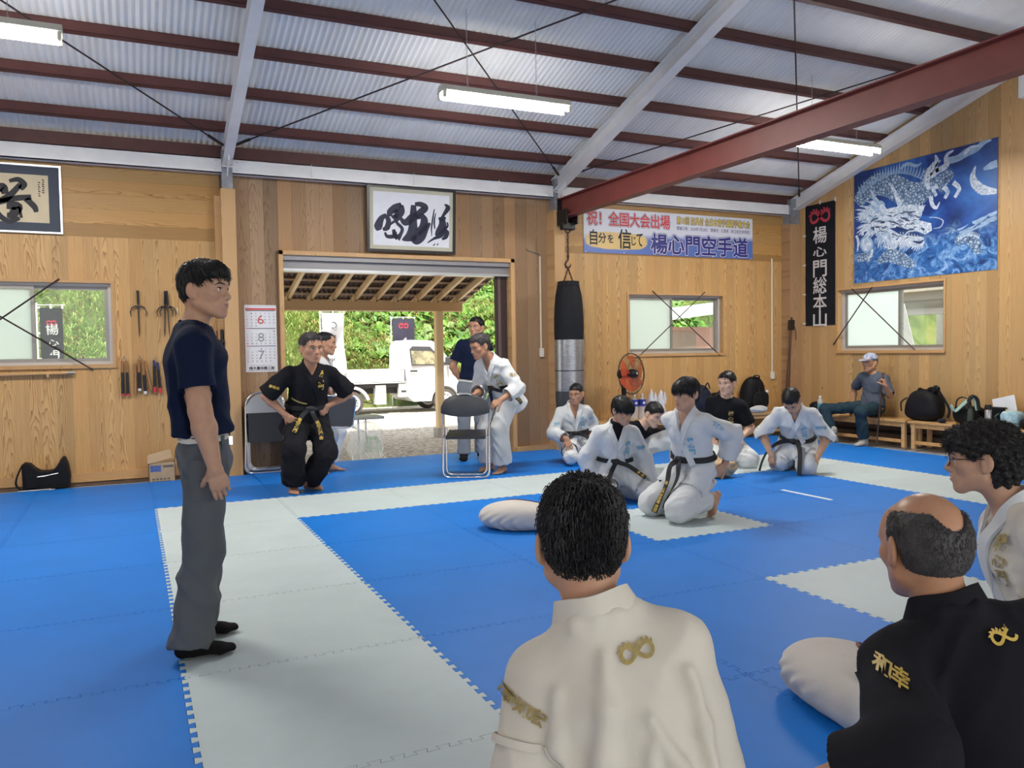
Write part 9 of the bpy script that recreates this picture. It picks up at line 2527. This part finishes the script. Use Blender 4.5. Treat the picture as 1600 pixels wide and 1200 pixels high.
# ---------------------------------------------------------------- first-aid practice dummies
def dummy(origin, heading, label, L=0.52, W=0.40, head=True, tone=None):
    """pale cloth torso lying flat, open vest edge with a dark red binding, tan vinyl chest and neck"""
    o = empty('training_dummy', origin, label, 'training dummy')
    f = hd(heading); r = np.array([f[1], -f[0], 0]); O = np.array(origin, float)
    def P(x, y, z): return O+r*x+f*y+UPV*z
    R = np.stack([r, f, UPV], 1)
    s = SDF()
    s.el(P(0, -0.04, 0.095), (W/2, L*0.46, 0.095), R, 0.05); s.bx(P(0, 0.02, 0.085), (W*0.44, L*0.40, 0.078), R, 0.07, 0.06); s.el(P(0, -0.18, 0.085), (W*0.42, 0.13, 0.082), R, 0.06)
    if head: s.bx(P(0.0, L*0.56, 0.14), (0.075, 0.10, 0.12), R, 0.03, 0.02, 'c')
    V, F = s.mesh(0.0085, (), 0.012, 2)
    loc = (V-O); y = loc@f; x = loc@r; z = loc[:, 2]; m = np.clip((0.15-z)/0.08, 0, 1)*np.clip((0.12-y)/0.2, 0, 1)
    V = V+(r*np.sign(x)[:, None]+f*-0.3)*(0.006*np.sin(y*70+4*np.sin(z*30)+x*20)*m)[:, None]
    V[:, 2] = np.maximum(V[:, 2], 0.004+origin[2])
    dm = bpy.data.materials.get('dummy_cloth') or cloth_mat('dummy_cloth', (0.62, 0.58, 0.53), 0.85, 0.04, 200, fold=18)
    red = bpy.data.materials.get('maroon_binding') or plain('maroon_binding', (0.115, 0.012, 0.035), 0.6)
    tan = bpy.data.materials.get('tan_vinyl') or plain('tan_vinyl', (0.56, 0.385, 0.25), 0.45, var=0.08)
    torso = mesh_obj('torso', V, F, dm, o)
    ribbon(s, [P(-0.085, L*0.40, 0.2), P(-0.075, L*0.2, 0.2), P(-0.06, 0.0, 0.2), P(-0.09, -0.10, 0.2), P(-0.15, -0.17, 0.17)], 0.011, 0.004, red, 'binding', torso, 6)
    if head:
        ribbon(s, [P(0.13, L*0.40, 0.17), P(0.09, L*0.44, 0.12), P(0.07, L*0.47, 0.07), P(0.10, L*0.46, 0.03)], 0.026, 0.006, red, 'neck_binding', torso, 5)
        h = SDF(); h.el(P(0, L*0.55, 0.085), (0.095, 0.11, 0.080), R, 0.03); h.el(P(0.0, L*0.50+0.20, 0.085), (0.075, 0.11, 0.083), R, 0.03); h.rc(P(0, L*0.5+0.13, 0.06), P(0, L*0.5+0.2, 0.09), 0.055, 0.07, 0.03)
        h.rc(P(0, L*0.5+0.20, 0.165), P(0, L*0.5+0.175, 0.185), 0.010, 0.014, 0.02); h.el(P(0, L*0.5+0.11, 0.13), (0.03, 0.025, 0.03), R, 0.03)
        for q in (-1, 1): h.el(P(q*0.03, L*0.5+0.225, 0.165), (0.016, 0.010, 0.012), R, 0.01, 'c'); h.el(P(q*0.076, L*0.5+0.21, 0.075), (0.010, 0.028, 0.022), R, 0.01)
        V, F = h.mesh(0.007, (), 0.012, 1); V[:, 2] = np.maximum(V[:, 2], 0.003); hd_ = mesh_obj('head', V, F, tan, o)
    return o
dummy((2.53, 5.27, 0.0), -38, 'pale cloth training dummy lying on the mats before the kneeling child', 0.42, 0.37)
dummy((2.27, 2.05, 0.0), -106, 'pale cloth training dummy lying beside the balding man', 0.54, 0.36, head=False)
def spare_head():
    o = empty('practice_head', (5.25, 6.33, 0.0), 'tan vinyl practice head lying face away beside the kneeling man in black', 'training dummy')
    s = SDF(); R = np.stack([hd(-20), hd(70), UPV], 1)
    s.el((5.27, 6.35, 0.105), (0.15, 0.12, 0.100), R, 0.03); s.el((5.20, 6.36, 0.085), (0.10, 0.10, 0.085), R, 0.04)
    V, F = s.mesh(0.007, (), 0.012, 1); c = np.array([5.27, 6.35, 0.1]); d = V-c; a = d@hd(-20); N = vnormals(V, F)
    V = V+N*(0.005*np.sin(d[:, 2]*95+a*26+2*np.sin(a*30)))[:, None]; V[:, 2] = np.maximum(V[:, 2], 0.003)
    mesh_obj('wrinkled_cover', V, F, plain('tan_cover', (0.44, 0.31, 0.17), 0.45, var=0.12), o)
spare_head()
